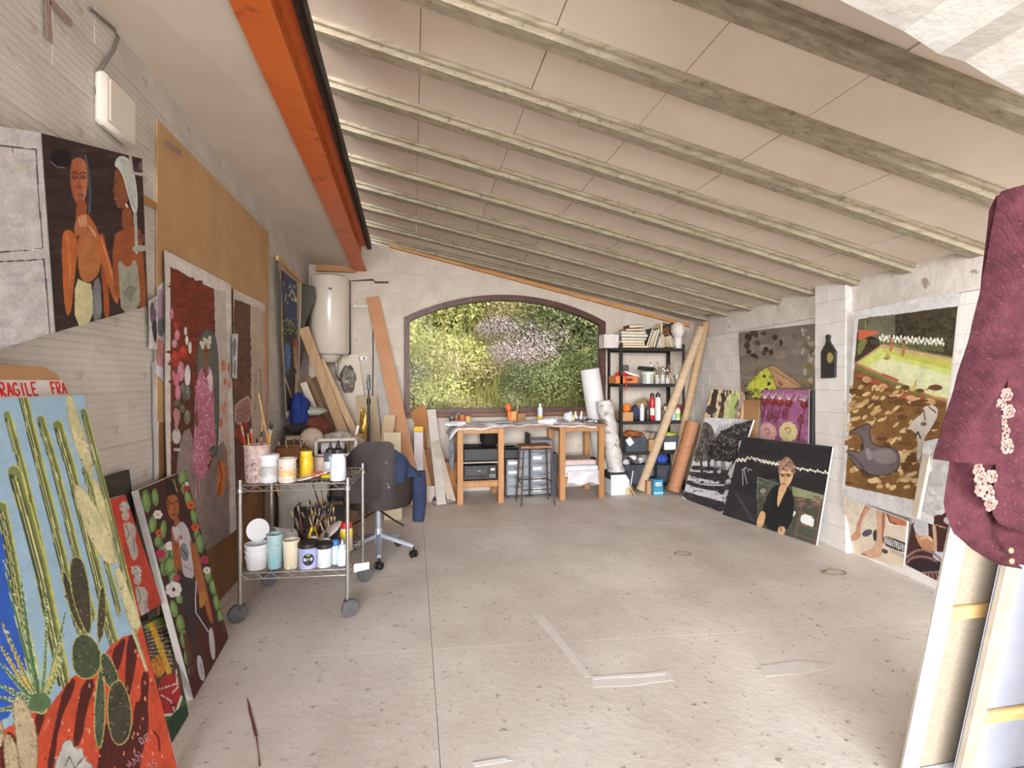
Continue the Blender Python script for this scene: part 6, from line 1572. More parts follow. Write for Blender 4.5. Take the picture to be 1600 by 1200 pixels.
plank('broad reddish fibreboard strip leaning against the back wall near the window', (582, 464), 6.79, (652, 790), .165, .016, M_TANB)
def panel(label, q, Yt, Yb, m, t_=.012, name='panel', cat='panel'):
    """q: TL, TR, BR, BL pixels; bottom set on the floor plane Y=Yb"""
    tl, tr = onY(*q[0], Yt), onY(*q[1], Yt); zb = 0.0
    bl, br = onY(q[3][0], 592, Yb), onY(q[2][0], 592, Yb)
    pts = [tl, tr, Vector((br.x, Yb, zb)), Vector((bl.x, Yb, zb))]
    b = MB(); b.slab(pts, (0, t_, 0)); return thing1(b, name, m, label, cat, smooth=False)
panel('large whitish panel standing against the back wall under the heater', [(526, 556), (560, 553), (592, 0), (530, 0)], 6.79, 6.66, M_PALEB)
panel('beige panel standing before the whitish panel behind the black stand', [(556, 618), (588, 618), (606, 0), (556, 0)], 6.60, 6.40, mat('beige_panel', (184, 164, 138), (172, 150, 124), 4, .8))
panel('tall grey-white panel strip behind the reddish board', [(584, 540), (598, 540), (632, 0), (606, 0)], 6.80, 6.70, cm('grey_white_panel', (192, 186, 180), .8))
panel('short pale wooden panel beside the black stand', [(600, 650), (618, 648), (600, 0), (580, 0)], 6.2, 5.9, mat('pale_wood', (196, 172, 140), (182, 158, 126), 4, .8))
panel('cream square panel showing over the chair back', [(600, 676), (626, 676), (628, 0), (600, 0)], 5.75, 5.6, cm('cream_panel', (208, 194, 166), .8))
lump('gold_foil', 'crumpled golden foil hanging beside the black stand', 'foil', onY(568, 668, 6.0), (.04, .03, .22), mat('gold_foil', (196, 160, 70), (140, 104, 40), 12, .3, metal=.5), 14)
# black stand
p = onY(576, 590, 5.75); st = thing('black_stand', 'slim black telescopic stand on three legs behind the swivel chair', 'stand', (p.x, 5.75, 0))
b = MB(); b.tube([(0, 0, .35), (0, 0, 1.28)], .014, 10); b.tube([(0, 0, 1.25), (0, 0, p.z - .05)], .009, 10); b.build('pole', M_BLACKP, st, smooth=True)
for k in range(3):
    a = k * 2.09 + .4; b = MB(); b.tube([(0, 0, .75), (.3 * math.cos(a), .3 * math.sin(a), .012)], .009, 8); b.build('leg', M_BLACKP, st, smooth=True)
b = MB(); b.box((-.02, -.02, p.z - .13), (.02, .02, p.z - .02), .006); b.box((-.012, -.03, p.z - .03), (.016, .02, p.z + .03), .005); b.build('head', M_BLACKP, st)
b = MB(); b.lathe([(.02, 1.22), (.022, 1.25), (.02, 1.29)], n=12); b.build('collar', M_BLACKP, st, smooth=True)

# ------------------------------------------------------------------ swivel chair with an apron and a jacket over it
HC = Vector((-.285, 4.45, 0))
ch = thing('swivel_chair', 'dark brown tub swivel chair on a grey five-star base near the window end', 'chair', HC)
M_LEATH = mat('worn_dark_leather', (52, 42, 38), (38, 31, 29), 7, .6, bump=.15, bscale=80, c3=(96, 84, 76), s3=40, t3=(.7, .74))
b = MB(); b.lathe([(.03, .10), (.036, .13), (.034, .24), (.03, .25)], n=16); b.tube([(0, 0, .24), (0, 0, .42)], .024, 14); b.build('column', M_GREYM, ch, smooth=True)
wf = math.atan2((onZ(653, 871) - HC).y, (onZ(653, 871) - HC).x)
for k in range(5):
    a = wf + k * 2 * PI / 5; c, s_ = math.cos(a), math.sin(a)
    b = MB(); b.bar((.02 * c, .02 * s_, .185), (.3 * c, .3 * s_, .095), .036, .034, b=.008); b.build('base_arm', M_GREYM, ch)
    b = MB(); b.M = Matrix.Translation((.3 * c, .3 * s_, 0)) @ Matrix.Rotation(a + .8, 4, 'Z')
    b.tube([(0, 0, .05), (0, 0, .09)], .008, 8); b.box((-.012, -.014, .03), (.012, .014, .062), .005)
    co = b.build('caster', M_BLACKP, ch)
    for q in (-1, 1):
        w = MB(); w.M = Matrix.Translation((.3 * c, .3 * s_, .03)) @ Matrix.Rotation(a + .8, 4, 'Z') @ Matrix.Rotation(PI / 2, 4, 'Y') @ Matrix.Translation((0, 0, q * .018))
        w.lathe([(.008, -.009), (.026, -.009), (.03, -.005), (.03, .005), (.026, .009), (.008, .009)], n=18); w.build('wheel', M_BLACKP, co, smooth=True)
b = MB(); b.box((-.09, -.07, .405), (.09, .09, .44), .01); b.bar((-.1, 0, .42), (.12, .02, .415), .03, .012); b.build('mechanism', M_BLACKP, ch)
for (x, y) in ((-.16, -.1), (.14, -.12)):
    b = MB(); b.tube([(0, 0, .40), (x, y, .33), (x * 1.5, y * 1.4, .30)], .007, 6); b.build('lever', M_BLACKP, ch, smooth=True)
b = MB(); b.lathe([(.02, .44), (.22, .44), (.27, .46), (.275, .50), (.25, .53), (.02, .535)], n=28, sy=.95); b.build('seat', M_LEATH, ch, smooth=True)
# shell wraps around: back towards the viewer, arms lower at the ends
def tdrop(a): return .32 * max(0, min(1, (abs(a + PI / 2) - .30) / 1.1)) ** 1.1
def shell(u, v, r0, r1):
    a = -PI * .5 + (u - .5) * PI * 1.45
    hgt = .98 - tdrop(a)
    z = .45 + (hgt - .45) * v; r = (r0 + (r1 - r0) * v) * (1 + .02 * math.sin(v * 3))
    return (r * math.cos(a), r * math.sin(a) * .95, z)
b = MB(); nu, nv = 30, 8
vo = [shell(i / nu, j / nv, .275, .315) for j in range(nv + 1) for i in range(nu + 1)]
vi = [shell(i / nu, j / nv, .235, .265) for j in range(nv + 1) for i in range(nu + 1)]
N = len(vo); n = nu + 1; fs = []
for j in range(nv):
    for i in range(nu):
        a = j * n + i; fs += [(a, a + 1, a + n + 1, a + n), (N + a, N + a + n, N + a + n + 1, N + a + 1)]
for i in range(nu): fs += [(i, N + i, N + i + 1, i + 1), (nv * n + i, nv * n + i + 1, N + nv * n + i + 1, N + nv * n + i)]
for j in range(nv):
    for i in (0, nu): a = j * n + i; fs.append((a, a + n, N + a + n, N + a))
b.add(vo + vi, fs); b.build('back_shell', M_LEATH, ch, smooth=True)
# garments: closed cloths draped over the outside of the shell
def drape(name, label, cat, a0, a1, ztop, zbot, r, m, fold=.012, over=.1, seed=1, parts=None, taper=.0):
    rg = random.Random(seed); ph = rg.uniform(0, 6); nu, nv = 30, 22; b = MB(); outer = []; inner = []
    for j in range(nv + 1):
        v = j / nv
        for i in range(nu + 1):
            u = i / nu; a = a0 + (a1 - a0) * (u + taper * (v - .5) * (.5 - u))
            s = v * (ztop - zbot + over) - over                # runs from inside the shell over the top and down the outside
            if s < 0: rr = r - .09 + .06 * (1 + s / over) ** 2 * 1.3; z = ztop - tdrop(a) - .35 * (-s) ** 1.3 * 3
            else: rr = r + .012 * min(1, s * 12); z = ztop - tdrop(a) * max(0, 1 - max(s, 0) / (ztop - zbot)) - s + .012 * math.sin(u * 9 + ph) * min(1, s * 3)
            wv = fold * math.sin(u * 15 + ph + 1.5 * v) * (.3 + v)
            for (lst, off) in ((outer, .010), (inner, .004)):
                R = rr + wv + off; lst.append((R * math.cos(a), R * math.sin(a) * .95, z + (off if s < .01 else 0)))
    n = nu + 1; N = len(outer); fs = []
    for j in range(nv):
        for i in range(nu): k = j * n + i; fs += [(k, k + 1, k + n + 1, k + n), (N + k, N + k + n, N + k + n + 1, N + k + 1)]
        for i in (0, nu): k = j * n + i; fs.append((k, k + n, N + k + n, N + k))
    for i in range(nu): k = nv * n + i; fs += [(i, N + i, N + i + 1, i + 1), (k, k + 1, N + k + 1, N + k)]
    b.add(outer + inner, fs); b.v = [tuple(Vector(v) + HC) for v in b.v]
    return thing1(b, name, m, label, cat)
drape('dark_apron', 'charcoal paint-spattered smock draped over the back of the swivel chair', 'smock', -PI * .97, -PI * .36, 1.0, .54, .322, mat('charcoal_cotton', (66, 60, 60), (54, 49, 50), 6, .9, bump=.2, bscale=90, c3=(168, 160, 156), s3=36, t3=(.715, .73)), .026, seed=2, taper=-.1)
drape('navy_jacket', 'dark blue jacket hanging over the chair back beside the charcoal smock', 'jacket', -PI * .40, PI * .03, .97, .69, .335, mat('navy_cotton', (38, 52, 84), (26, 36, 62), 7, .9, bump=.2, bscale=90), .026, seed=5)
b = MB(); c = HC + Vector((.34, -.06, 0)); b.tube([c + Vector((-.01, 0, .72)), c + Vector((0, -.01, .58)), c + Vector((.0, -.02, .46)), c + Vector((-.01, -.02, .31))], [.06, .062, .058, .05], 14)
sl = b.build('jacket_sleeve', MATS['navy_cotton'], bpy.data.objects['navy_jacket'], smooth=True, world=True)

# ------------------------------------------------------------------ the long work table under the window
DY0, DY1, DH = 6.10, 6.74, .937
def dX(px, Y=DY0): return onY(px, 592, Y).x
desk = thing('work_table', 'long honey-coloured pine work table under the arched window', 'table', (1.44, 6.42, 0))
def dbox(name, lo, hi, m=None, bev=.004): b = MB(); b.box(lo, hi, bev); return b.build(name, m or M_WOODB, desk, world=True)
X1, X2, X3, X4 = dX(714.5), dX(778.5), dX(875), dX(936)
lw = .072
dbox('table_top', (X1 - .03, DY0 - .03, DH - .03), (X4 + lw + .03, DY1, DH), cm('worn_table_top', (150, 112, 84), .6))
for (xa, xb) in ((X1, X2), (X3, X4)):
    for x in (xa, xb):
        for y in (DY0, DY1 - lw - .02): dbox('leg', (x, y, 0), (x + lw, y + lw, DH - .03))
    dbox('top_rail', (xa + lw, DY0 + .01, DH - .095), (xb, DY0 + .05, DH - .03)); dbox('low_rail', (xa + lw, DY0 + .01, .20), (xb, DY0 + .05, .262))
    dbox('top_rail', (xa + lw, DY1 - .08, DH - .095), (xb, DY1 - .04, DH - .03)); dbox('low_rail', (xa + lw, DY1 - .08, .20), (xb, DY1 - .04, .262))
    for x in (xa + .01, xb + .01): dbox('side_rail', (x, DY0 + lw, .20), (x + .045, DY1 - lw - .02, .262)); dbox('side_rail', (x, DY0 + lw, DH - .1), (x + .045, DY1 - lw - .02, DH - .03))
    dbox('shelf_board', (xa + .012, DY0 + .012, .262), (xb + lw - .012, DY1 - .04, .276), cm('shelf_ply', (172, 128, 88), .7))
# printer under the first bay, black case above it
pr = thing('printer', 'black inkjet printer with button panel under the work table', 'printer', ((X1 + lw + X2) / 2, 6.33, .277))
pw = (X2 - X1 - lw) * .98
b = MB(); b.box((-pw / 2, -.2, 0), (pw / 2, .2, .185), .012); b.build('housing', M_BLACKP, pr)
b = MB(); b.box((-pw / 2 + .02, -.208, .07), (pw / 2 - .12, -.198, .15), .004); b.build('front_panel', cm('dark_slate_plastic', (48, 49, 54), .3), pr)
b = MB(); b.box((-pw / 2 + .03, -.212, .015), (pw / 2 - .13, -.198, .055), .004); b.build('paper_tray', cm('tray_black', (24, 24, 26), .5), pr)
b = MB(); b.box((pw / 2 - .11, -.21, .02), (pw / 2 - .015, -.198, .165), .004); pn = b.build('control_panel', cm('tray_black', (24, 24, 26), .5), pr)
b = MB(); b.box((pw / 2 - .085, -.213, .115), (pw / 2 - .035, -.209, .145), .001); b.build('screen', cm('lcd_grey', (196, 196, 186), .3), pn)
for r in range(2):
    for c in range(4):
        b = MB(); b.box((pw / 2 - .10 + .02 * c, -.214, .035 + .022 * r), (pw / 2 - .088 + .02 * c, -.209, .048 + .022 * r), .001); b.build('button', cm('button_grey', (170, 174, 182), .4), pn)
b = MB(); b.box((-.03, -.2095, .108), (0.0, -.2075, .116)); b.build('badge', cm('button_grey', (170, 174, 182), .4), pr)
dbox('thin_shelf', (X1 + lw * .4, DY0 + .02, .485), (X2 + lw * .6, DY1 - .06, .497), cm('pale_shelf_board', (206, 200, 192), .5))
b = MB(); b.box((X1 + lw + .005, 6.17, .498), (X2 + .02, 6.6, .66), .015); thing1(b, 'black_case', cm('black_case', (22, 22, 24), .5), 'wide black case on the thin shelf above the printer', 'case', smooth=False)
b = MB(); b.box((X2 - .16, 6.3, .662), (X2 + .03, 6.62, .89), .03); thing1(b, 'black_bag', cm('black_bag_cloth', (20, 19, 21), .9), 'black bag on top of the wide black case under the table', 'bag', smooth=False)
b = MB(); b.box((X2 + lw + .012, 6.22, .50), (X2 + lw + .22, 6.5, .64), .02); thing1(b, 'black_box', cm('black_case', (22, 22, 24), .5), 'black box on the first drawer tower under the table', 'box', smooth=False)
# drawer towers
M_DRAW = mat('translucent_grey_drawers', (128, 132, 140), (112, 116, 126), 4, .35); M_DRAWF = mat('grey_drawer_front', (142, 146, 154), (124, 128, 138), 5, .3)
def tower(x, label, h, n, seed):
    t = thing('drawer_tower', label, 'drawers', (x, 6.5, 0), 0, 'drawer towers'); w = .295; rg = random.Random(seed)
    b = MB(); b.box((-w / 2, -.17, .03), (w / 2, .17, h), .01); b.build('carcass', M_DRAW, t)
    for k in range(n):
        z0 = .04 + (h - .05) * k / n; z1 = .04 + (h - .05) * (k + 1) / n - .012
        b = MB(); b.box((-w / 2 + .012, -.188, z0), (w / 2 - .012, -.168, z1), .006); d = b.build('drawer', M_DRAWF, t)
        b = MB(); b.box((-w / 2 + .022, -.1905, z0 + .3 * (z1 - z0)), (-.01, -.187, z0 + .62 * (z1 - z0)), .001)
        if rg.random() < .85: b.build('paper_label', M_WHITEP, d)
        b = MB(); b.box((-.05, -.196, z1 - .02), (.06, -.186, z1 - .008), .003); b.build('grip', cm('grip_grey', (96, 100, 108), .4), d)
    for (dx, dy) in ((-.12, -.13), (.12, -.13), (-.12, .13), (.12, .13)):
        b = MB(); b.M = Matrix.Translation((dx, dy, .016)) @ Matrix.Rotation(PI / 2, 4, 'Y'); b.lathe([(.016, -.008), (.016, .008)], n=12); b.build('caster', M_BLACKP, t)
    return t
tx = onY(809, 592, 6.33).x
tower(tx, 'grey plastic drawer tower with white labels, behind the stool', .64, 5, 2); tower(onY(847, 592, 6.33).x, 'grey plastic drawer tower standing against the second table bay', .72, 5, 4)
b = MB(); b.box((tx + .155, 6.36, 0), (tx + .175, 6.62, .8), .002); thing1(b, 'dark_gap_sheet', cm('dark_gap_sheet', (40, 38, 40), .6), 'thin dark sheet standing in for the shaded gap between the two drawer towers', 'board', smooth=False)  # added sheet, its dark colour stands for shade in the gap
b = MB(); b.box((onY(864, 592, 6.3).x - .03, 6.3, .0), (onY(874, 592, 6.3).x - .02, 6.6, .55), .006); thing1(b, 'dark_folder', cm('dark_grey_folder', (74, 72, 74), .7), 'dark grey folder standing beside the second table bay', 'folder', smooth=False)
# stool
sx0, sx1 = onY(814, 592, 5.9).x, onY(866, 592, 5.9).x
stl = thing('stool', 'tall stool with wooden seat and thin dark metal legs before the table', 'stool', ((sx0 + sx1) / 2, 6.03, 0))
hw_ = (sx1 - sx0) / 2; SH_ = .705
b = MB(); b.box((-hw_ - .0, -.14, SH_ - .028), (hw_ - .01, .15, SH_), .01); b.build('seat', mat('worn_stool_wood', (158, 118, 84), (130, 92, 64), 6, .55, stretch=(3, .5, 1)), stl)
M_DKMET = mat('dark_worn_metal', (62, 54, 52), (84, 72, 66), 10, .5, metal=.4)
lg = []
for (a, c) in ((-1, -1), (1, -1), (-1, 1), (1, 1)):
    p, q = Vector((a * (hw_ - .035), c * .11, SH_ - .03)), Vector((a * (hw_ + .0), c * .155, 0)); lg.append((p, q))
    b = MB(); b.tube([p, q], .0105, 8); b.build('leg', M_DKMET, stl, smooth=True)
def lgp(k, z): p, q = lg[k]; f = (p.z - z) / (p.z - q.z); return p + (q - p) * f
for (i, j, z) in ((0, 1, .19), (2, 3, .26), (0, 2, .26), (1, 3, .26), (0, 1, .665), (2, 3, .665)):
    b = MB(); b.tube([lgp(i, z), lgp(j, z)], .008, 8); b.build('rung', M_DKMET, stl, smooth=True)
# papers in the second bay
M_PAP = mat('paper_stack', (216, 210, 206), (200, 192, 188), 30, .85)
zc = .277; lab = ['lowest white folder of papers in the second table bay', 'thick white paper bundle in the second table bay, middle', 'pinkish paper bundle on top in the second table bay']
for k, (h, m, ox) in enumerate(((.04, M_PAP, 0), (.10, cm('bluish_white_paper', (214, 218, 232), .7), .01), (.07, mat('pinkish_papers', (206, 188, 180), (188, 170, 162), 20, .85), -.01))):
    b = MB(); b.M = Matrix.Rotation(0, 4, 'Z'); b.box((X3 + lw - .03 + ox, DY0 + .03 - .02 * (k == 1), zc), (X4 - .012 + ox, DY0 + .45, zc + h - .003), .016 if k else .003); zc += h
    thing1(b, 'paper_bundle', m, lab[k], 'papers', smooth=False)
b = MB(); 
def hang(u, v): return (X3 + lw + .02 + (X4 - X3 - lw - .02) * u, DY0 - .012 - .012 * math.sin(u * 9 + v * 4), .36 - .17 * v + .015 * math.sin(u * 11) * v)
b.grid(hang, 14, 8); o = thing1(b, 'plastic_sleeve', mat('milky_plastic_sheet', (210, 206, 214), (192, 186, 190), 6, .4), 'milky plastic sheet hanging over the paper bundles in the second bay', 'sheet'); o.modifiers.new('t', 'SOLIDIFY').thickness = .003
b = MB(); b.tube([(X4 - .08, 6.18, .5), (X4 - .03, 6.14, .49)], .02, 10); thing1(b, 'black_tape_roll', M_BLACKP, 'small black roll on the papers in the second table bay', 'roll')
# cloth / paper over the table top, and clutter on it
M_SHEET = mat('white_work_sheet', (214, 218, 226), (198, 202, 212), 5, .75, c3=(170, 170, 174), s3=12, t3=(.64, .7))
b = MB()
def sheet(u, v):
    x = X1 - .10 + (X4 + .06 - X1) * u; y = DY0 - .045 + (DY1 - DY0) * v * .9
    z = DH + .012 + .008 * math.sin(u * 23 + v * 5) + .006 * math.sin(u * 51)
    if u < .06: z -= (.06 - u) * 2.2
    if v < .1: z -= (.1 - v) * (.30 + .22 * math.sin(u * 7 + 1))
    return (x, y, z)
b.grid(sheet, 70, 16); o = thing1(b, 'work_sheet', M_SHEET, 'long white crinkled sheet covering the work table top', 'sheet'); o.modifiers.new('t', 'SOLIDIFY').thickness = .004
ZT = DH + .018
def onD(px, Y=6.3): p = onY(px, 592, Y); return Vector((p.x, Y, ZT))
for k, (px, c, lab) in enumerate(((704, (70, 62, 64), 'dark jar at the end of the work table'), (713, (150, 84, 52), 'rusty orange jar second from the table end'), (722, (172, 96, 56), 'brighter orange jar third from the table end'), (731, (196, 150, 84), 'amber jar fourth from the table end'))):
    pot('small_jar', lab, 'jar', onD(px if k else 706, 6.36 + .05 * (k % 2)), .034, .075 + .012 * (k % 3), mat('small_jar_%d' % k, c, tuple(min(255, v + 24) for v in c), 14, .3), taper=1, lid=cm('dull_lid', (110, 104, 100), .4) if k < 2 else None, n=16)
pot('dark_pot', 'grey pot of odds and ends behind the table-end jars', 'pot', onD(716, 6.55), .04, .11, cm('grey_pot', (120, 124, 120), .5), n=16)
lump('white_rag', 'white rag bunched at the table end over the sheet', 'rag', onD(712, 6.13) + Vector((0, 0, .01)), (.13, .06, .03), M_SHEET, 22)
b = MB(); p = onD(797, 6.45); b.M = Matrix.Translation(p) @ Matrix.Rotation(-.12, 4, 'Y'); b.lathe([(.022, 0), (.024, .11), (.02, .13)], n=12); b.lathe([(.014, .13), (.036, .155), (.04, .19), (.03, .22), (.01, .232)], n=14)
thing1(b, 'orange_trowel', cm('bright_orange_plastic', (226, 108, 44), .4), 'bright orange bulb-headed tool standing on the table sheet', 'tool')
b = MB(); p = onD(803, 6.45); b.box((p.x - .045, p.y - .03, ZT), (p.x + .03, p.y + .03, ZT + .13), .003); thing1(b, 'wooden_block', mat('warm_wood', (206, 146, 80), (180, 120, 60), 8, .6), 'upright warm wooden block beside the orange tool', 'block', smooth=False)
b = MB(); p = onD(814, 6.5); b.box((p.x - .055, p.y - .04, ZT), (p.x + .055, p.y + .04, ZT + .10), .003); thing1(b, 'brown_box', mat('dark_kraft', (150, 112, 72), (132, 96, 60), 8, .7), 'small brown box between wooden block and water bottle', 'box', smooth=False)
b = MB(); p = onD(806, 6.52); b.tube([p, p + Vector((.03, 0, .24))], .006, 6); thing1(b, 'thin_brush', M_PINE, 'thin pale brush leaning up behind the wooden block', 'brush')
bottle('water_bottle', 'clear plastic bottle with amber bottom and blue label on the table', onD(844, 6.42), .034, .225, mat('clear_blue_plastic', (196, 206, 214), (182, 194, 204), 8, .15), M_WHITEP, neck=.4, shoulder=.7, band=(mat('amber_liquid', (226, 176, 70), (206, 150, 50), 8, .2), .0, .3))
b = MB(); 
lump('crumpled_paper', 'crumpled white paper on the table near the paper roll', 'paper', onD(889, 6.36) + Vector((0, 0, .05)), (.06, .06, .065), cm('crumple_white', (214, 216, 222), .8), 23, amp=.2)
lump('crumpled_paper', 'low crumpled paper heap at the table front edge', 'paper', onD(856, 6.14) + Vector((0, 0, .012)), (.12, .05, .04), M_SHEET, 24, amp=.2)
for k, (px, c, a) in enumerate(((896, (230, 214, 110), .3), (902, (206, 210, 220), -.25), (907, (226, 224, 226), .15))):
    b = MB(); p = onD(px, 6.42); b.M = Matrix.Translation(p) @ Matrix.Rotation(a, 4, 'Y'); b.tube([(0, 0, 0), (0, 0, .05), (0, 0, .10), (0, 0, .125)], [.018, .016, .011, .006], 8)
    thing1(b, 'paint_tube', cm('tube_%d' % k, c, .4), ('yellowish paint tube upright on the table', 'silver paint tube upright on the table', 'white paint tube upright on the table')[k], 'paint tube')
rg = random.Random(8)
for k in range(16):
    p = onD(900 + 42 * rg.random(), 6.12 + .4 * rg.random()); b = MB(); b.M = Matrix.Translation(p + Vector((0, 0, .012))) @ Matrix.Rotation(rg.uniform(0, 6), 4, 'Z'); b.tube([(-.05, 0, 0), (.02, 0, .002), (.05, 0, 0)], [.013, .012, .007], 6)
    c = ((60, 60, 64), (206, 206, 210), (120, 110, 104), (40, 44, 60), (170, 150, 120))[k % 5]
    thing1(b, 'paint_tube', cm('ltube_%d' % (k % 5), c, .4), 'squeezed paint tube lying on the end of the table near the bubble wrap roll', 'paint tube', 'tubes lying on the table')
for k in range(5):
    p = onD(760 + 26 * k, 6.2 + .08 * (k % 3)); b = MB(); b.M = Matrix.Translation(p + Vector((0, 0, .008))) @ Matrix.Rotation(.5 - .3 * k, 4, 'Z'); b.box((-.11, -.07, 0), (.11, .07, .004), .001)
    thing1(b, 'paper_sheet', (M_PAP, M_SHEET, cm('tan_paper', (196, 170, 140), .8))[k % 3], ('curled sheet of paper lying first on the table cloth', 'pale sheet lying below the orange tool', 'tan paper lying by the brown box', 'sheet of paper lying by the water bottle', 'bluish sheet of paper lying by the crumpled heap')[k], 'paper', smooth=False)
# window-side rolls
b = MB(); p1, p0 = onY(918, 577, 6.79), Vector((onY(944, 592, 6.80).x, 6.69, .02)); p1.y = 6.70
b.tube([p0, p0 + (p1 - p0) * .33, p0 + (p1 - p0) * .66, p1], [.12, .125, .13, .132], 24); thing1(b, 'paper_roll', mat('white_paper_roll', (222, 222, 222), (212, 212, 214), 3, .8), 'wide white paper roll leaning up against the arched window', 'roll')
b = MB(); p1, p0 = onY(944, 626, 6.42), Vector((onY(962, 592, 6.40).x, 6.36, .225)); rg2 = random.Random(2)
pts = [p0 + (p1 - p0) * (k / 16) for k in range(17)]
b.tube(pts, [.105 + .01 * math.sin(k * 1.9) + .006 * rg2.random() for k in range(17)], 26)
b.v = [tuple(Vector(v) + Vector((rg2.uniform(-1, 1), rg2.uniform(-1, 1), 0)) * .004) for v in b.v]
thing1(b, 'bubble_wrap_roll', mat('bubble_wrap', (186, 180, 176), (212, 208, 206), 18, .35, bump=.9, bscale=60, c3=(150, 142, 138), s3=16, t3=(.6, .66)), 'crinkled grey bubble wrap roll standing in the bin beside the table', 'roll')
bc = Vector((onY(961, 592, 6.38).x, 6.36, 0))
openbox('white_cabinet_box', 'white box standing on the floor beside the table, its corner cut', 'box', bc, .26, .24, .20, cm('glossy_white_board', (216, 220, 224), .35), .008)
b = MB(); w = .125; b.prism([(-w, .0), (w, .0), (w, .19), (w - .05, .262), (-w, .262)], (bc + Vector((.0, -.155, .003)), (1, 0, 0), (0, 0, 1), (0, .02, 0))); thing1(b, 'white_board_offcut', cm('glossy_white_board', (216, 220, 224), .35), 'white board offcut with a clipped corner in front of the white box', 'board', smooth=False)
b = MB(); b.M = Matrix.Translation(bc); b.box((-.135, -.125, .205), (.135, .125, .222), .004); b.box((-.135, -.125, .222), (.135, -.113, .29), .004); b.box((-.135, .113, .222), (.135, .125, .29), .004); b.box((-.135, -.113, .222), (-.123, .113, .29), .004); b.box((.123, -.113, .222), (.135, .113, .29), .004)
thing1(b, 'navy_tray', cm('dark_navy_plastic', (44, 48, 62), .4), 'dark navy tray on the white box, holding the bubble wrap roll', 'tray', smooth=False)
b = MB(); p = bc + Vector((.15, -.1, .1)); b.tube([p + Vector((0, 0, -.095)), p + Vector((.05, 0, .2))], .006, 6); thing1(b, 'white_rod', M_WHITEP, 'thin white rod leaning beside the white box', 'rod')
# left of the table: cardboard, boards, bucket
M_BRC = mat('brown_corrugated', (172, 118, 70), (152, 100, 58), 6, .8)
b = MB(); pts = [onY(x, y, 6.78) for x, y in ((641, 645), (659, 630), (673, 648), (668, 662), (650, 668))]; n = len(pts)
pts = [Vector((p.x, 6.76, p.z)) for p in pts]; b.add(pts + [p + Vector((0, .012, 0)) for p in pts], [tuple(range(n)), tuple(range(n, 2 * n))[::-1]] + [(k, n + k, n + (k + 1) % n, (k + 1) % n) for k in range(n)])
pts2 = [onY(x, 592, 6.76) for x in (648, 668)]; b.box((pts2[0].x, 6.765, .01), (pts2[1].x, 6.775, onY(660, 660, 6.77).z))
thing1(b, 'pointed_cardboard', M_BRC, 'brown cardboard with pointed top standing before the window corner', 'cardboard', smooth=False)
plank('long whitish board standing between pointed cardboard and table', (674, 640), 6.72, (690, 790), .11, .014, cm('whitish_board', (206, 198, 190), .7))
plank('pale roll core leaning low beside the table leg', (680, 690), 6.5, (706, 787), .10, .05, mat('pale_core', (192, 180, 166), (176, 162, 146), 6, .8))
plank('warm pine board leaning behind the paint bucket', (656, 700), 6.35, (672, 783), .10, .02, M_WOODB)
plank('dark brown board leaning behind the paint bucket', (668, 702), 6.42, (684, 783), .07, .02, cm('dark_brown_board', (126, 88, 56), .7))
openbox('brown_carton', 'brown carton against the wall beside the table leg', 'box', Vector((onY(704, 592, 6.55).x, 6.56, 0)), .22, .26, .46, M_BRC, .006)
b = MB(); p = onY(654, 680, 6.30); b.box((p.x - .055, 6.28, 0), (p.x + .055, 6.38, .86), .004)
t = thing1(b, 'paint_carton', mat('white_printed_carton', (206, 200, 204), (186, 178, 184), 10, .7), 'tall pale printed carton standing by the reddish board', 'box', smooth=False)
b = MB(); p = onY(654, 664, 6.28); b.box((p.x - .06, 6.275, .862), (p.x + .055, 6.39, .925), .004); thing1(b, 'yellow_box', cm('yellow_box', (226, 184, 40), .6), 'small yellow box on top of the tall pale carton', 'box', smooth=False)
lump('hanging_cable_coil', 'bundle of grey cables hanging at the table corner', 'cable', Vector((X1 - .06, 6.2, .60)), (.035, .03, .2), cm('cable_bundle', (120, 124, 132), .5), 31)
lump('floor_cables', 'tangle of pale cables on the floor by the table leg', 'cable', Vector((X1 - .15, 6.2, .03)), (.14, .08, .025), mat('pale_cables', (190, 184, 180), (96, 88, 88), 26, .6), 32)
bk = onZ(676, 782)
pot('paint_bucket', 'white paint bucket with purple drips on the floor beyond the chair', 'bucket', bk, .088, .20, mat('dripped_bucket', (196, 184, 178), (216, 206, 200), 9, .5, c3=(92, 66, 112), s3=7, t3=(.56, .62)), taper=.9)

# ------------------------------------------------------------------ metal shelf rack with its load
SX0, SX1, SY0, SY1 = 2.68, 3.61, 6.35, 6.79
M_RACK = mat('black_rack_metal', (34, 31, 31), (48, 43, 42), 10, .45, metal=.3, c3=(120, 96, 76), s3=30, t3=(.7, .74))
rack = thing('shelf_rack', 'black metal shelf rack with five shelves beside the arched window', 'shelf', ((SX0 + SX1) / 2, (SY0 + SY1) / 2, 0))
for x in (SX0, SX1):
    for y in (SY0, SY1):
        b = MB(); sgx = 1 if x == SX0 else -1; sgy = 1 if y == SY0 else -1
        b.box((min(x, x + sgx * .04), min(y, y + sgy * .004), 0), (max(x, x + sgx * .04), max(y, y + sgy * .004), 1.97), .001)
        b.box((min(x, x + sgx * .004), min(y, y + sgy * .04), 0), (max(x, x + sgx * .004), max(y, y + sgy * .04), 1.97), .001)
        b.build('upright', M_RACK, rack, world=True)
LV = [.10, .52, .925, 1.42, 1.90]
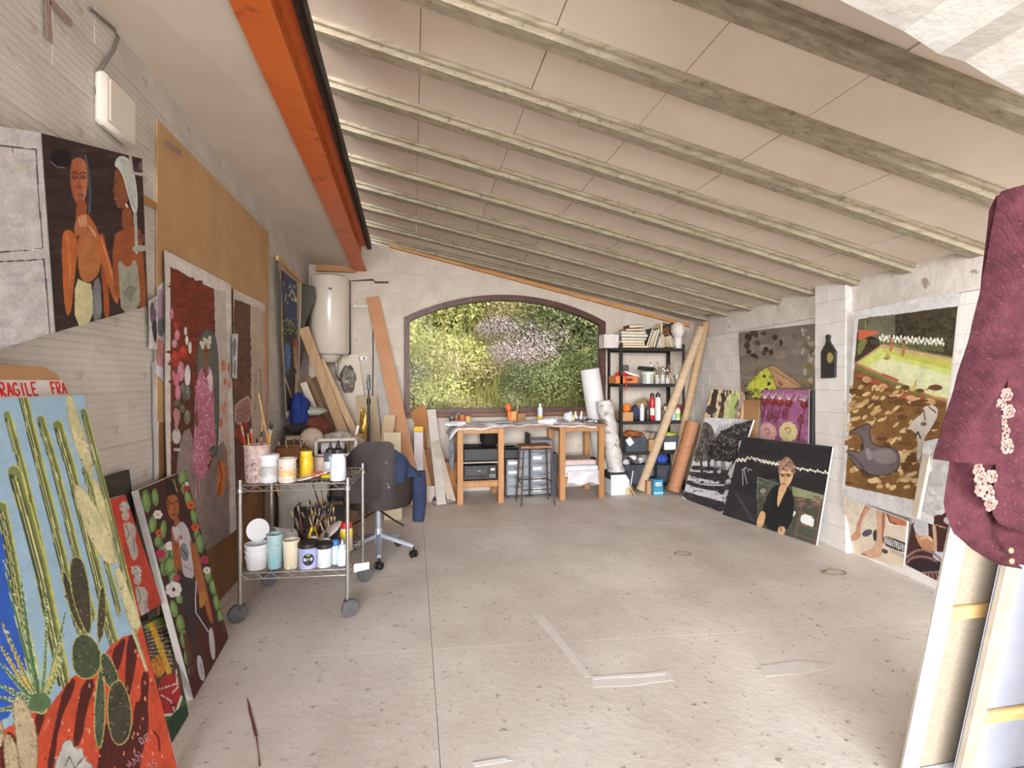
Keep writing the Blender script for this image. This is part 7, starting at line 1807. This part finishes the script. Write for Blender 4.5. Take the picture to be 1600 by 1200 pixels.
for z in LV:
    b = MB(); b.box((SX0 + .004, SY0 + .004, z), (SX1 - .004, SY1 - .004, z + .012), .001); b.box((SX0 + .004, SY0 + .003, z - .03), (SX1 - .004, SY0 + .006, z + .012), .0005); b.box((SX0 + .004, SY1 - .006, z - .03), (SX1 - .004, SY1 - .003, z + .012), .0005)
    b.build('shelf_panel', M_RACK, rack, world=True)
def onS(px, k, Y=6.5): p = onY(px, 592, Y); return Vector((p.x, Y, LV[k] + .0135))
def book(label, p, w, l, h, c, rz=0.0, tiltm=None, group='books on the shelf rack'):
    t = thing('book', label, 'book', p, 0, group); M_ = Matrix.Rotation(rz, 4, 'Z') if tiltm is None else tiltm
    b = MB(); b.M = M_; b.box((-w / 2, -l / 2, 0), (w / 2, l / 2, h * .14), .001); b.box((-w / 2, -l / 2, h * .86), (w / 2, l / 2, h), .001); b.box((-w / 2, -l / 2, 0), (-w / 2 + .004, l / 2, h), .001)
    b.build('cover', cm('cover_%d_%d_%d' % c, c, .5), t)
    b = MB(); b.M = M_; b.box((-w / 2 + .005, -l / 2 + .005, h * .145), (w / 2 - .005, l / 2 - .005, h * .855)); b.build('pages', cm('book_pages', (220, 208, 184), .9), t)
    return t
# lying pile, top shelf, spines to the front: (width along x, height, colour)
z = 0; base = onS(985, 4, 6.5)
for k, (w, h, c, lab, dx) in enumerate(((.40, .03, (140, 92, 72), 'reddish brown book at the bottom of the lying pile on the top shelf', 0), (.33, .03, (52, 46, 48), 'black book second from below in the lying pile on the top shelf', -.015), (.33, .035, (206, 190, 140), 'cream-edged book in the middle of the lying pile', -.02), (.36, .04, (70, 78, 80), 'dark green-grey book below the blue one in the lying pile', -.01), (.38, .045, (84, 124, 160), 'blue book in the lying pile on the top shelf', 0), (.35, .03, (190, 196, 198), 'pale grey book on the blue book', -.01))):
    book(lab, base + Vector((dx, 0, z)), w, .28, h, c); z += h + .001
book('thin tan book lying slanted upon the pale grey book', base + Vector((.0, -.02, z + .012)), .26, .2, .03, (176, 132, 84), tiltm=Matrix.Rotation(.09, 4, 'Z') @ Matrix.Rotation(-.05, 4, 'Y')); 
book('dark purple-brown book topmost on the lying pile', base + Vector((.03, -.02, z + .05)), .20, .2, .042, (74, 54, 56), tiltm=Matrix.Rotation(-.06, 4, 'Y'))
# leaning and standing books
xs_b = [(1002, .27, .03, .35, (60, 54, 50)), (1005.5, .25, .02, .36, (196, 180, 150)), (1009, .26, .03, .33, (36, 33, 34)), (1013, .27, .035, .31, (50, 44, 42)), (1019.5, .22, .022, .28, (206, 200, 200)), (1024, .335, .02, .05, (216, 200, 160)), (1028, .17, .02, 0, (206, 184, 140))]
names = ['dark olive book leaning on the lying pile', 'cream leaning book second from the lying pile', 'black leaning book third from the lying pile', 'thick dark leaning book before the white one', 'white leaning book on the top shelf', 'tall cream book standing upright on the top shelf', 'short cream book standing beside the tall one']
for nm, (px, h, t_, an, c) in zip(names, xs_b):
    p = onS(px, 4, 6.5) + Vector((0, 0, .004)); book(nm, p + Vector((.03, 0, t_ * math.sin(an) * .5)), h, .2, t_, c, tiltm=Matrix.Rotation(PI / 2 + an, 4, 'Y') @ Matrix.Translation((-h / 2, 0, -t_ / 2)))
rg = random.Random(12)
for k in range(9):
    c = ((120, 84, 56), (196, 176, 140), (84, 66, 56), (66, 80, 66), (170, 130, 84))[k % 5]; h = .15 + .05 * rg.random(); t_ = .016; an = -.15 - .35 * k / 9
    p = onS(1033 + 2.6 * k, 4, 6.48) + Vector((0, 0, .004)); book('thin old book leaning among the brown ones beside the white head', p + Vector((-.02, 0, t_ * .5)), h, .17, t_, c, tiltm=Matrix.Rotation(PI / 2 + an, 4, 'Y') @ Matrix.Translation((-h / 2, 0, -t_ / 2)), group='thin old books beside the head')
lump('brown_fur', 'fuzzy brown bundle behind the thin old books on the top shelf', 'bundle', onS(1037, 4, 6.66) + Vector((0, 0, .24)), (.12, .08, .12), mat('brown_fuzz', (136, 98, 60), (96, 66, 40), 30, .95, bump=.9, bscale=120), 41)
b = MB(); p = onS(1042, 4, 6.6) + Vector((0, 0, .33)); b.tube([p + Vector((-.08, 0, -.02)), p, p + Vector((.09, 0, .03))], [.012, .018, .01], 8); thing1(b, 'black_feather', cm('black_feather', (50, 48, 48), .8), 'dark feather lying over the brown bundle', 'feather')
b = MB(); p = onS(948, 4, 6.48); b.M = Matrix.Translation(p + Vector((.01, .06, 0))); b.box((-.06, -.1, 0.0), (.15, .1, .18), .004); thing1(b, 'white_box', mat('white_carton', (214, 208, 204), (200, 192, 188), 8, .7), 'white box jutting out at the end of the top shelf', 'box', smooth=False)
# white display head
hd = thing('display_head', 'white polystyrene wig head at the end of the top shelf', 'head', onS(1059, 4, 6.48))
M_FOAM = mat('white_foam', (218, 212, 206), (206, 198, 192), 12, .85, bump=.25, bscale=60)
b = MB(); b.lathe([(.075, 0), (.072, .03), (.058, .07), (.054, .13), (.058, .16)], n=24); b.build('neck', M_FOAM, hd, smooth=True)
b = MB(); b.sphere((0, 0, .25), .112, 24, 16, (.82, .95, 1.12))
def face(v):
    x, y, z = v; z0 = z - .25
    if y < 0:
        nose = math.exp(-(x / .016) ** 2 - ((z0 + .02) / .03) ** 2); y -= .024 * nose
        for s in (-1, 1): y += .010 * math.exp(-((x - s * .036) / .02) ** 2 - ((z0 - .012) / .016) ** 2)
        y -= .008 * math.exp(-(x / .025) ** 2 - ((z0 + .062) / .009) ** 2); y += .005 * math.exp(-(x / .02) ** 2 - ((z0 + .078) / .007) ** 2)
    if z0 < 0: x *= 1 + z0 * 2.2; 
    return (x, y, z)
b.v = [face(v) for v in b.v]; b.build('face', M_FOAM, hd, smooth=True)
# second shelf
t = openbox('orange_crate', 'orange-brown wooden crate with a dark mark on the second shelf', 'crate', onS(974, 3, 6.46), .33, .22, .105, mat('orange_crate_wood', (206, 122, 66), (186, 102, 50), 6, .6, stretch=(.6, 3, 3)), .01)
b = MB(); b.add([(.04 + .05 * math.cos(k * PI / 8), -.1115, .055 + .018 * math.sin(k * PI / 8)) for k in range(16)], [tuple(range(16))]); b.build('dark_mark', cm('burnt_mark', (84, 44, 30), .7), t, fix=False)
b = MB(); p = onS(973, 3, 6.36); b.tube([p + Vector((.03, -.03, .10)), p + Vector((.035, -.04, .03)), p + Vector((.03, -.04, -.08))], .008, 6); thing1(b, 'red_ribbon', cm('red_ribbon', (196, 36, 44), .6), 'red ribbon hanging from the crate over the shelf edge', 'ribbon')
lump('red_cloth', 'red cloth peeking out of the orange-brown crate', 'cloth', onS(971, 3, 6.44) + Vector((0, 0, .12)), (.09, .06, .04), cm('red_cloth', (200, 40, 48), .8), 42)
b = MB(); p = onS(984, 3, 6.47) + Vector((0, 0, .115)); b.M = Matrix.Translation(p) @ Matrix.Rotation(.3, 4, 'Y'); b.box((-.1, -.06, 0), (.11, .06, .03), .004); thing1(b, 'white_packet', M_WHITEP, 'white packet lying slanted on the orange-brown crate', 'packet', smooth=False)
b = MB(); p = onS(976, 3, 6.66); b.box((p.x - .04, p.y, p.z), (p.x + .06, p.y + .02, p.z + .26), .002); thing1(b, 'dark_photo', mat('dark_photo', (50, 44, 44), (110, 100, 96), 16, .5), 'small dark framed photo behind the orange-brown crate', 'photo', smooth=False)
pot('glass_tub', 'squat glass tub with pale lid on the second shelf', 'tub', onS(1012, 3, 6.5), .085, .15, mat('cloudy_glass', (190, 190, 184), (172, 168, 160), 12, .2), taper=.97, lid=mat('pale_green_lid', (206, 212, 200), (190, 198, 186), 6, .4))
b = MB(); p = onS(1010, 3, 6.5) + Vector((0, 0, .18)); b.M = Matrix.Translation(p) @ Matrix.Rotation(.08, 4, 'Y'); b.box((-.12, -.04, 0), (.13, .04, .05), .015); thing1(b, 'black_tool', M_BLACKP, 'black hand tool lying on the squat glass tub', 'tool', smooth=False)
for px, s, lab in ((1027, 51, 'clear jar of brushes right of the glass tub'), (1035, 52, 'second clear jar of brushes on the second shelf'), (1043, 53, 'clear jar of brushes with red tips on the second shelf')):
    pot('brush_jar', lab, 'jar', onS(px, 3, 6.46), .034, .12, MATS['cloudy_glass'], taper=.95, n=16)
    brushes(7, onS(px, 3, 6.46), .03, .26, .3, 'paint brush standing in a jar on the second shelf', 'brushes on the second shelf', s)
b = MB(); p = onS(1049, 3, 6.42); b.bar(p + Vector((-.06, 0, .2)), p + Vector((.05, 0, .004)), .016, .012); thing1(b, 'leaning_ruler', M_PINE, 'pine stick leaning against the brush jars', 'stick', smooth=False)
pot('small_tin', 'pale tin at the end of the second shelf', 'tin', onS(1058, 3, 6.5), .045, .12, mat('pale_tin', (196, 196, 196), (176, 176, 178), 10, .35, metal=.4), taper=1, n=16)
# third shelf
openbox('carton_box', 'brown carton with white top edge at the start of the third shelf', 'box', onS(976, 2, 6.46), .16, .2, .12, M_CARD, .005)
lump('orange_cloth', 'bright orange bundle on the brown carton', 'bundle', onS(979, 2, 6.46) + Vector((0, 0, .17)), (.055, .06, .06), cm('bright_orange_cloth', (224, 128, 44), .7), 43)
lump('dark_blue_bundle', 'dark blue bundle beside the brown carton', 'bundle', onS(991, 2, 6.5) + Vector((0, 0, .10)), (.065, .08, .1), cm('dark_blue_cloth', (52, 58, 86), .9), 44)
lump('tan_bundle', 'tan bundle at the back of the third shelf', 'bundle', onS(1002, 2, 6.68) + Vector((0, 0, .15)), (.11, .07, .13), cm('tan_cloth', (160, 136, 100), .9), 45)
M_ALU = cm('grey_tin', (190, 194, 200), .35)
for (lab, px, r, h, c, cap, sp) in (('white spray can beside the dark blue bundle', 1003, .030, .225, (210, 212, 218), (220, 220, 222), 0), ('black spray can in front of the red bottle', 1012, .032, .20, (44, 44, 48), (60, 60, 62), 0),
                                    ('red bottle with black cap and white label on the third shelf', 1019, .038, .36, (196, 40, 44), (40, 40, 42), .02), ('tall white bottle with black pump beside the red bottle', 1028, .042, .36, (214, 214, 214), (46, 44, 46), .03),
                                    ('dark-capped white bottle behind the long tube', 1040, .035, .22, (206, 204, 200), (50, 48, 48), 0), ('small brown bottle behind the long tube', 1036, .026, .17, (110, 76, 50), (40, 38, 38), 0),
                                    ('bluish bottle near the end of the third shelf', 1052, .03, .19, (170, 186, 206), (210, 210, 210), 0), ('green-labelled bottle at the end of the third shelf', 1059, .036, .18, (206, 210, 200), (206, 90, 50), 0)):
    bottle('spray_bottle', lab, onS(px, 2, 6.44 if px != 1019 else 6.52), r, h, cm('sb_%d_%d_%d' % c, c, .35), cm('sc_%d_%d_%d' % cap, cap, .4), group='bottles on the third shelf', spout=sp, neck=.62, band=(cm('bottle_label_a', (222, 216, 210), .5), .18, .45) if px in (1019, 1040) else ((cm('bottle_label_g', (150, 186, 70), .5), .15, .5) if px == 1059 else None))
b = MB(); p = onS(1056, 2, 6.6); b.box((p.x - .1, p.y - .05, p.z), (p.x + .1, p.y + .05, p.z + .2), .004); thing1(b, 'brown_packet', mat('rust_packet', (150, 92, 60), (130, 76, 48), 8, .7), 'rust brown packet behind the end bottles', 'box', smooth=False)
# fourth shelf: grey boxes, basket
M_GBOX = cm('slate_fabric_box', (74, 78, 88), .9)
openbox('slate_box', 'slate grey storage box filled with scraps on the fourth shelf', 'box', onS(988, 1, 6.46), .29, .25, .19, M_GBOX, .006)
lump('orange_scraps', 'orange-brown scraps overflowing the slate box', 'scraps', onS(988, 1, 6.46) + Vector((0, 0, .225)), (.14, .1, .045), mat('orange_brown_scraps', (186, 112, 58), (110, 66, 40), 12, .8), 46, amp=.25)
b = MB(); p = onS(984, 1, 6.325) + Vector((0, 0, .14)); b.M = Matrix.Translation(p) @ Matrix.Rotation(-.6, 4, 'Y'); b.box((-.04, -.004, -.05), (.04, .002, .05), .001); thing1(b, 'paper_scrap', M_WHITEP, 'pale paper scrap hanging over the front of the slate box', 'paper', smooth=False)
openbox('wicker_box', 'small tan wicker basket in the middle of the fourth shelf', 'basket', onS(1016, 1, 6.44), .15, .22, .16, mat('tan_wicker', (176, 144, 104), (150, 118, 80), 22, .8, bump=.6, bscale=120, stretch=(1, 1, 3)), .008)
lump('mixed_tools', 'dark mixed tools heaped over the tan wicker basket', 'tools', onS(1014, 1, 6.46) + Vector((0, 0, .2)), (.13, .09, .06), mat('mixed_tools', (84, 74, 70), (176, 160, 146), 22, .6), 47, amp=.25)
openbox('slate_box', 'slate grey box with a white label on the fourth shelf', 'box', onS(1045, 1, 6.44), .24, .22, .20, M_GBOX, .006)
b = MB(); p = onS(1047, 1, 6.325); b.box((p.x - .085, p.y - .002, p.z + .02), (p.x + .085, p.y + .001, p.z + .12), .001); thing1(b, 'white_label', M_WHITEP, 'large white label leaning on the front of the second slate box', 'label', smooth=False)
lump('green_scraps', 'lime green scraps on the second slate box', 'scraps', onS(1045, 1, 6.44) + Vector((0, 0, .215)), (.1, .08, .03), cm('lime_cloth', (170, 184, 80), .8), 48)
# lowest shelf
openbox('slate_bin', 'big dark slate bin of balled papers on the lowest shelf', 'bin', onS(988, 0, 6.46), .34, .26, .25, cm('dark_slate_bin', (60, 65, 76), .7), .008)
for k, (px, dz, c) in enumerate(((978, .27, (206, 204, 206)), (984, .30, (60, 58, 62)), (989, .33, (222, 220, 220)), (994, .28, (90, 88, 92)), (1000, .29, (200, 198, 200)))):
    lump('paper_ball', 'crumpled ball in the dark slate bin, %s' % ('first, pale', 'dark one', 'topmost white one', 'grey one', 'last pale one')[k], 'paper', onS(px, 0, 6.44) + Vector((0, 0, dz)), (.045, .045, .04), cm('pb_%d' % k, c, .6), 60 + k)
lump('blue_bundle', 'bright blue bundle on the lowest shelf behind the long tube', 'bundle', onS(1034, 0, 6.46) + Vector((0, 0, .30)), (.08, .07, .06), cm('bright_blue_cloth', (46, 80, 170), .8), 49)
openbox('slate_bin', 'dark slate bin under the bright blue bundle', 'bin', onS(1036, 0, 6.46), .3, .24, .23, MATS['dark_slate_bin'], .008)
lump('grey_bundle', 'greyish bundle at the end of the lowest shelf', 'bundle', onS(1056, 0, 6.44) + Vector((0, 0, .15)), (.08, .08, .14), mat('greyish_wrap', (160, 156, 146), (120, 114, 106), 14, .8), 50)
# floor in front of the rack
bp = onZ(1029, 774); t = thing('blue_carton', 'blue and white printed carton on the floor before the shelf rack', 'box', bp)
b = MB(); b.box((-.065, 0, 0), (.065, .12, .20), .004); b.build('carton_body', mat('cyan_print_carton', (60, 140, 176), (44, 120, 160), 6, .5), t)
b = MB(); b.box((-.04, -.002, .12), (.04, .001, .165), .001); lb = b.build('white_panel', M_WHITEP, t)
b = MB(); b.box((-.066, -.002, .02), (.066, .001, .04), .001); b.build('pale_band', cm('pale_cyan', (170, 214, 230), .5), t)
b = MB(); b.box((-.03, -.004, .136), (-.012, -.0015, .148)); b.box((-.006, -.004, .136), (.01, -.0015, .148)); b.box((.016, -.004, .136), (.03, -.0015, .148)); b.build('print_mark', cm('dark_navy_print', (40, 50, 80), .5), lb)
b = MB(); p = onZ(1017, 772); b.box((p.x - .05, p.y, 0), (p.x + .035, p.y + .13, .17), .004); thing1(b, 'brown_box', M_CARD, 'small brown box beside the blue printed carton', 'box', smooth=False)
lump('glass_jars', 'heap of glassy scraps on the small brown box', 'scraps', onZ(1022, 768) + Vector((-.03, .14, .25)), (.09, .07, .09), mat('glassy_scraps', (130, 140, 140), (84, 84, 84), 20, .3), 55, amp=.25)
for k in range(3):
    b = MB(); p = onZ(980 + 4 * k, 775); b.bar(p + Vector((.03 - .03 * k, .1, .16)), p + Vector((.02 * k, 0, .008)), .02, .012); thing1(b, 'wood_offcut', M_PINE, 'pine offcut lying on the floor between white box and long tube', 'offcut', 'pine offcuts on the floor', smooth=False)
lump('floor_scrap', 'pale crumpled scrap on the floor beside the white box', 'scrap', onZ(985, 768) + Vector((.0, .06, .05)), (.06, .05, .04), cm('scrap_grey', (170, 166, 164), .7), 56)
# long tubes and the big brown roll
M_TUBE = mat('cardboard_tube', (188, 166, 138), (174, 150, 122), 4, .75, stretch=(1, 1, 6))
def tube2(label, top, topY, bot, r0, m, name='cardboard_tube', cat='tube', flat=None):
    p = onY(*top, topY); q = onZ(*bot, .01); d = (p - q).normalized(); q.z = .005 + r0 * math.sqrt(max(0, 1 - d.z ** 2))
    b = MB(); k = 8; pts = [q + (p - q) * (i / k) for i in range(k + 1)]
    b.tube(pts, r0, 20, caps=False); b.tube(pts, r0 * .86, 20, caps=False)
    n = 20
    for base in (0, k * n):
        for i in range(n): b.f.append((base + i, base + (i + 1) % n, (k + 1) * n + base + (i + 1) % n, (k + 1) * n + base + i)); b.mi.append(0)
    return thing1(b, name, m, label, cat)
tube2('long cardboard tube slanting across the front of the shelf rack', (1096, 512), 6.34, (1000, 768), .058, M_TUBE)
tube2('long cardboard tube leaning steeply at the corner beside the rack', (1103, 504), 6.36, (1046, 765), .05, mat('darker_tube', (176, 148, 116), (160, 132, 100), 4, .75, stretch=(1, 1, 6)))
tube2('short fat brown cardboard roll leaning before the pine-edged canvas', (1083, 660), 6.18, (1052, 770), .088, mat('brown_roll', (168, 120, 86), (152, 104, 72), 4, .7, stretch=(1, 1, 5)), 'brown_roll', 'roll')
# wire loops and paint marks on the floor
for (px, py, r, lab) in ((1305, 895, .07, 'loop of thin wire with a brown knot on the floor near the bare legs picture'), (1067, 866, .06, 'smaller loop of thin wire on the open floor')):
    p = onZ(px, py); b = MB(); b.tube([p + Vector((r * 1.2 * math.cos(k * PI / 12), r * .8 * math.sin(k * PI / 12), .004)) for k in range(24)], .003, 6, closed=True)
    if r > .065: b.sphere(p + Vector((-r * 1.25, .01, .008)), .016, 8, 6, (1.6, 1, .5))
    thing1(b, 'wire_loop', mat('rusty_wire', (140, 118, 92), (110, 90, 70), 20, .6), lab, 'wire')
M_SMEAR = mat('dried_white_paint', (240, 238, 238), (228, 226, 225), 18, .6)
def smear(pts, seed, m=M_SMEAR, name='paint_smear', jag=.004):
    rg = random.Random(seed); P = [onZ(x, y, .0008 + .0004 * seed) for x, y in pts]; out = []
    for k in range(len(P)):
        a, c = P[k], P[(k + 1) % len(P)]; n = max(2, int((c - a).length / .05))
        for i in range(n):
            q = a + (c - a) * (i / n); out.append(q + Vector((rg.uniform(-jag, jag), rg.uniform(-jag, jag), 0)))
    b = MB(); n = len(out); b.add(out + [q - Vector((0, 0, .0006)) for q in out], [tuple(range(n)), tuple(range(n, 2 * n))[::-1]] + [(k, n + k, n + (k + 1) % n, (k + 1) % n) for k in range(n)])
    return b.build(name, m, floor, world=True)
M_SM2 = mat('thin_white_paint', (226, 222, 219), (216, 211, 207), 9, .6)
smear([(834, 962), (848, 960), (925, 1056), (914, 1058)], 1, M_SM2, jag=.003); smear([(922, 1057), (1045, 1048), (1054, 1062), (1000, 1070), (926, 1074)], 2, M_SM2); smear([(925, 1057), (1040, 1050), (1040, 1054), (928, 1062)], 3, jag=.004)
smear([(1186, 1040), (1250, 1032), (1312, 1038), (1260, 1052), (1195, 1056)], 4, M_SM2); smear([(738, 1192), (790, 1184), (800, 1188), (742, 1197)], 5, jag=.004)
M_RMARK = cm('dried_maroon_paint', (128, 72, 72), .6)
smear([(385, 1090), (388, 1092), (401, 1142), (403, 1150), (398, 1151), (392, 1125)], 6, M_RMARK, jag=.002); smear([(400, 1151), (402, 1151), (408, 1196), (405, 1198)], 7, M_RMARK, jag=.002)

# ------------------------------------------------------------------ hillside beyond the window
def hill(x, y):
    return .55 + max(0, y - 7.6) * .40 + .25 * math.sin(x * .9 + y * .5) + .12 * math.sin(x * 2.3 - y * 1.7) + .02 * (x - 1) * (y - 7.5)
M_HILL = mat('dry_grass_slope', (150, 150, 86), (176, 166, 110), 2.2, .95, bump=.6, bscale=12, c3=(112, 124, 66), s3=1.4, t3=(.5, .6))
b = MB(); b.grid(lambda u, v: (-9 + 24 * u, 7.45 + 26 * v * (.4 + .6 * v), hill(-9 + 24 * u, 7.45 + 26 * v * (.4 + .6 * v))), 60, 50)
struct(b.build('hillside', M_HILL, smooth=True))
def leafmat(name, c1, c2):
    m = mat(name, c1, c2, 9, .6); return m
rgx = np.random.RandomState(4)
def leafy(n, size, R, seed, lobes=7):
    rs = np.random.RandomState(seed)
    cs = rs.uniform(-.6, .6, (lobes, 3)) * R; cs[:, 2] = np.abs(cs[:, 2]) + .35 * R[2]
    k = rs.randint(lobes, size=n); d = rs.normal(size=(n, 3)); d /= np.linalg.norm(d, axis=1)[:, None]
    c = cs[k] + d * (.55 * R) * rs.uniform(.75, 1.05, (n, 1))
    a = rs.normal(size=(n, 3)); a /= np.linalg.norm(a, axis=1)[:, None]; bb = np.cross(a, d); bb /= np.linalg.norm(bb, axis=1)[:, None] + 1e-6
    s = size * rs.uniform(.6, 1.3, (n, 1))
    v = np.stack([c - a * s, c + bb * s * .45, c + a * s, c - bb * s * .45], 1).reshape(-1, 3); v[:, 2] = np.maximum(v[:, 2], -.1)
    me = bpy.data.meshes.new('foliage'); me.from_pydata(v.tolist(), [], np.arange(4 * n).reshape(n, 4).tolist()); me.update()
    return me
KIND = [('yellow_green_shrub', 'yellow-green leafy shrub on the slope beyond the window', leafmat('yellow_green_leaf', (176, 178, 100), (204, 200, 130)), leafy(3900, 0.046, np.array([.9, .8, .8]), 1)),
        ('green_shrub', 'mid-green leafy shrub on the slope beyond the window', leafmat('mid_green_leaf', (136, 146, 88), (172, 176, 116)), leafy(4420, 0.043, np.array([1., .9, .9]), 2)),
        ('dark_shrub', 'dark green shrub on the slope beyond the window', leafmat('dark_green_leaf', (104, 114, 76), (136, 144, 98)), leafy(4420, 0.046, np.array([1.1, .9, 1.]), 3)),
        ('dry_shrub', 'straw-coloured dry shrub on the slope beyond the window', leafmat('straw_leaf', (190, 176, 120), (212, 200, 150)), leafy(3380, 0.037, np.array([.8, .8, .6]), 4)),
        ('pink_blossom_shrub', 'pale pink flowering shrub on the slope beyond the window', leafmat('pale_pink_blossom', (206, 186, 184), (226, 210, 208)), leafy(3380, 0.028, np.array([.8, .7, .6]), 5)),
        ('silver_shrub', 'grey-green shrub low on the slope just outside the glass', leafmat('grey_green_leaf', (156, 158, 116), (184, 182, 142)), leafy(3900, 0.031, np.array([.7, .6, .6]), 6))]
M_STEM = cm('shrub_bark', (96, 80, 64), .9)
stem = MB()
for k in range(7):
    a = k * .9; stem.tube([(0, 0, -.1), (.15 * math.cos(a), .15 * math.sin(a), .3), (.4 * math.cos(a), .4 * math.sin(a), .75)], [.025, .018, .008], 5)
proto = stem.build('stems', M_STEM, thing('tmp', None, None), smooth=True); stem_me = proto.data; tmp = proto.parent; bpy.data.objects.remove(proto); bpy.data.objects.remove(tmp)
for k in KIND: k[3].materials.append(k[2])
def shrub(kind, px, Y, s, rz, zoff=0.0):
    nm, lab, m, me = KIND[kind]
    x = onY(px, 592, Y).x
    t = thing(nm, lab, 'shrub', (x, Y, hill(x, Y) - .05 + zoff), rz, nm.replace('_', ' ') + 's on the slope')
    t.scale = (s, s, s)
    for (n2, d) in (('foliage', me), ('stems', stem_me)):
        o = bpy.data.objects.new(n2, d); COL.objects.link(o); o.parent = t
rg = random.Random(21)
plan = [  # kind, px, depth, size
    (5, 650, 8.6, .9), (0, 672, 8.9, .8), (5, 700, 8.5, .7), (3, 735, 8.9, .6), (5, 800, 8.5, .6), (2, 826, 8.8, .55), (1, 880, 8.7, .8), (0, 905, 8.9, .8), (2, 930, 8.8, .9), (1, 950, 8.5, .8),
    (0, 648, 10.2, 1.1), (0, 690, 10.0, 1.0), (3, 715, 10.0, 1.0), (3, 770, 9.8, .7), (4, 800, 10.0, .8), (4, 822, 9.6, .9), (4, 842, 10.0, 1.0), (4, 858, 10.6, .9), (1, 885, 10.2, 1.1), (2, 915, 10.2, 1.2), (2, 945, 10.4, 1.2),
    (1, 650, 12.2, 1.4), (0, 680, 12.0, 1.3), (0, 705, 12.4, 1.2), (1, 735, 12.6, 1.2), (3, 765, 12.0, 1.0), (3, 790, 12.4, 1.1), (4, 775, 11.4, .9), (3, 815, 12.2, 1.1), (0, 835, 12.6, 1.1), (1, 865, 12.4, 1.3), (1, 895, 12.2, 1.4), (1, 925, 12.6, 1.5), (2, 950, 12.2, 1.4),
    (2, 640, 15, 2.0), (1, 670, 14.6, 1.7), (0, 700, 15, 1.7), (2, 730, 15.4, 1.9), (2, 755, 14.8, 1.7), (1, 780, 15.2, 1.7), (0, 805, 14.8, 1.6), (1, 835, 15.2, 1.8), (0, 860, 14.8, 1.7), (1, 890, 15.2, 1.9), (1, 920, 15, 1.9), (2, 950, 15.2, 2.0),
    (2, 650, 18, 2.6), (1, 690, 18.4, 2.5), (2, 730, 18, 2.4), (1, 770, 18.5, 2.5), (1, 810, 18, 2.4), (2, 850, 18.4, 2.5), (1, 895, 18, 2.6), (2, 940, 18.4, 2.6), (2, 600, 17, 2.4), (2, 990, 17, 2.4), (1, 560, 14, 1.9), (1, 1010, 14, 1.9), (5, 620, 9.5, 1.0), (5, 985, 9.5, 1.0)]
for (k, px, Y, s) in plan: shrub(k, px, Y, s, rg.uniform(0, 6))
t = thing('slender_tree', 'slim pale birch trunk rising on the slope by the window corner', 'tree', (onY(676, 592, 11.2).x, 11.2, hill(onY(676, 592, 11.2).x, 11.2)))
b = MB(); b.tube([(-.1, 0, -.1), (-.06, 0, .9), (.03, 0, 1.8), (.1, .1, 3.2)], [.05, .042, .034, .02], 8); b.build('trunk', mat('pale_bark', (200, 194, 182), (170, 164, 152), 9, .8), t, smooth=True)
b = MB()
for k in range(5): b.tube([(.0, 0, 1.0 + .4 * k), (.25 * (1 if k % 2 else -1), .1, 1.4 + .42 * k), (.45 * (1 if k % 2 else -1), .1, 1.9 + .42 * k)], [.018, .012, .005], 5)
b.build('branches', MATS['pale_bark'], t, smooth=True)
t = thing('bare_tree', 'dark crooked bare stem on the slope behind the upper corner of the pane', 'tree', (onY(886, 592, 10.8).x, 10.8, hill(onY(886, 592, 10.8).x, 10.8)))
b = MB(); zb = t.location.z
P_ = lambda x, y: Vector((onY(x, y, 10.4).x, 10.4, onY(x, y, 10.4).z)) - t.location
b.tube([Vector((.1, 0, -.1)), P_(886, 545), P_(884, 529), P_(877, 520), P_(876, 508), P_(880, 495)], [.05, .045, .04, .035, .026, .012], 8); b.tube([P_(884, 529), P_(893, 524), P_(901, 512)], [.03, .022, .01], 8)
b.build('stem', cm('dark_bark', (76, 66, 58), .9), t, smooth=True)
# dry grass on the slope
rs = np.random.RandomState(9); N_ = 16000
gx = rs.uniform(-3, 7, N_); gy = 7.7 + 7 * rs.rand(N_) ** 1.4; gz = np.array([hill(a, c) for a, c in zip(gx, gy)])
hgt = rs.uniform(.2, .65, N_); an = rs.uniform(0, 2 * PI, N_); dx, dy = np.cos(an) * .012, np.sin(an) * .012; lx, ly = rs.normal(size=N_) * .1, rs.normal(size=N_) * .1
v = np.stack([np.stack([gx - dx, gy - dy, gz - .03], 1), np.stack([gx + dx, gy + dy, gz - .03], 1), np.stack([gx + lx, gy + ly, gz + hgt], 1)], 1).reshape(-1, 3)
me = bpy.data.meshes.new('grass'); me.from_pydata(v.tolist(), [], np.arange(3 * N_).reshape(N_, 3).tolist()); me.materials.append(mat('dry_grass_blade', (186, 176, 112), (150, 156, 84), 3, .8)); me.update()
o = bpy.data.objects.new('grass', me); COL.objects.link(o); tag(o, 'dry grass blades covering the slope beyond the window', 'grass', None, 'stuff')
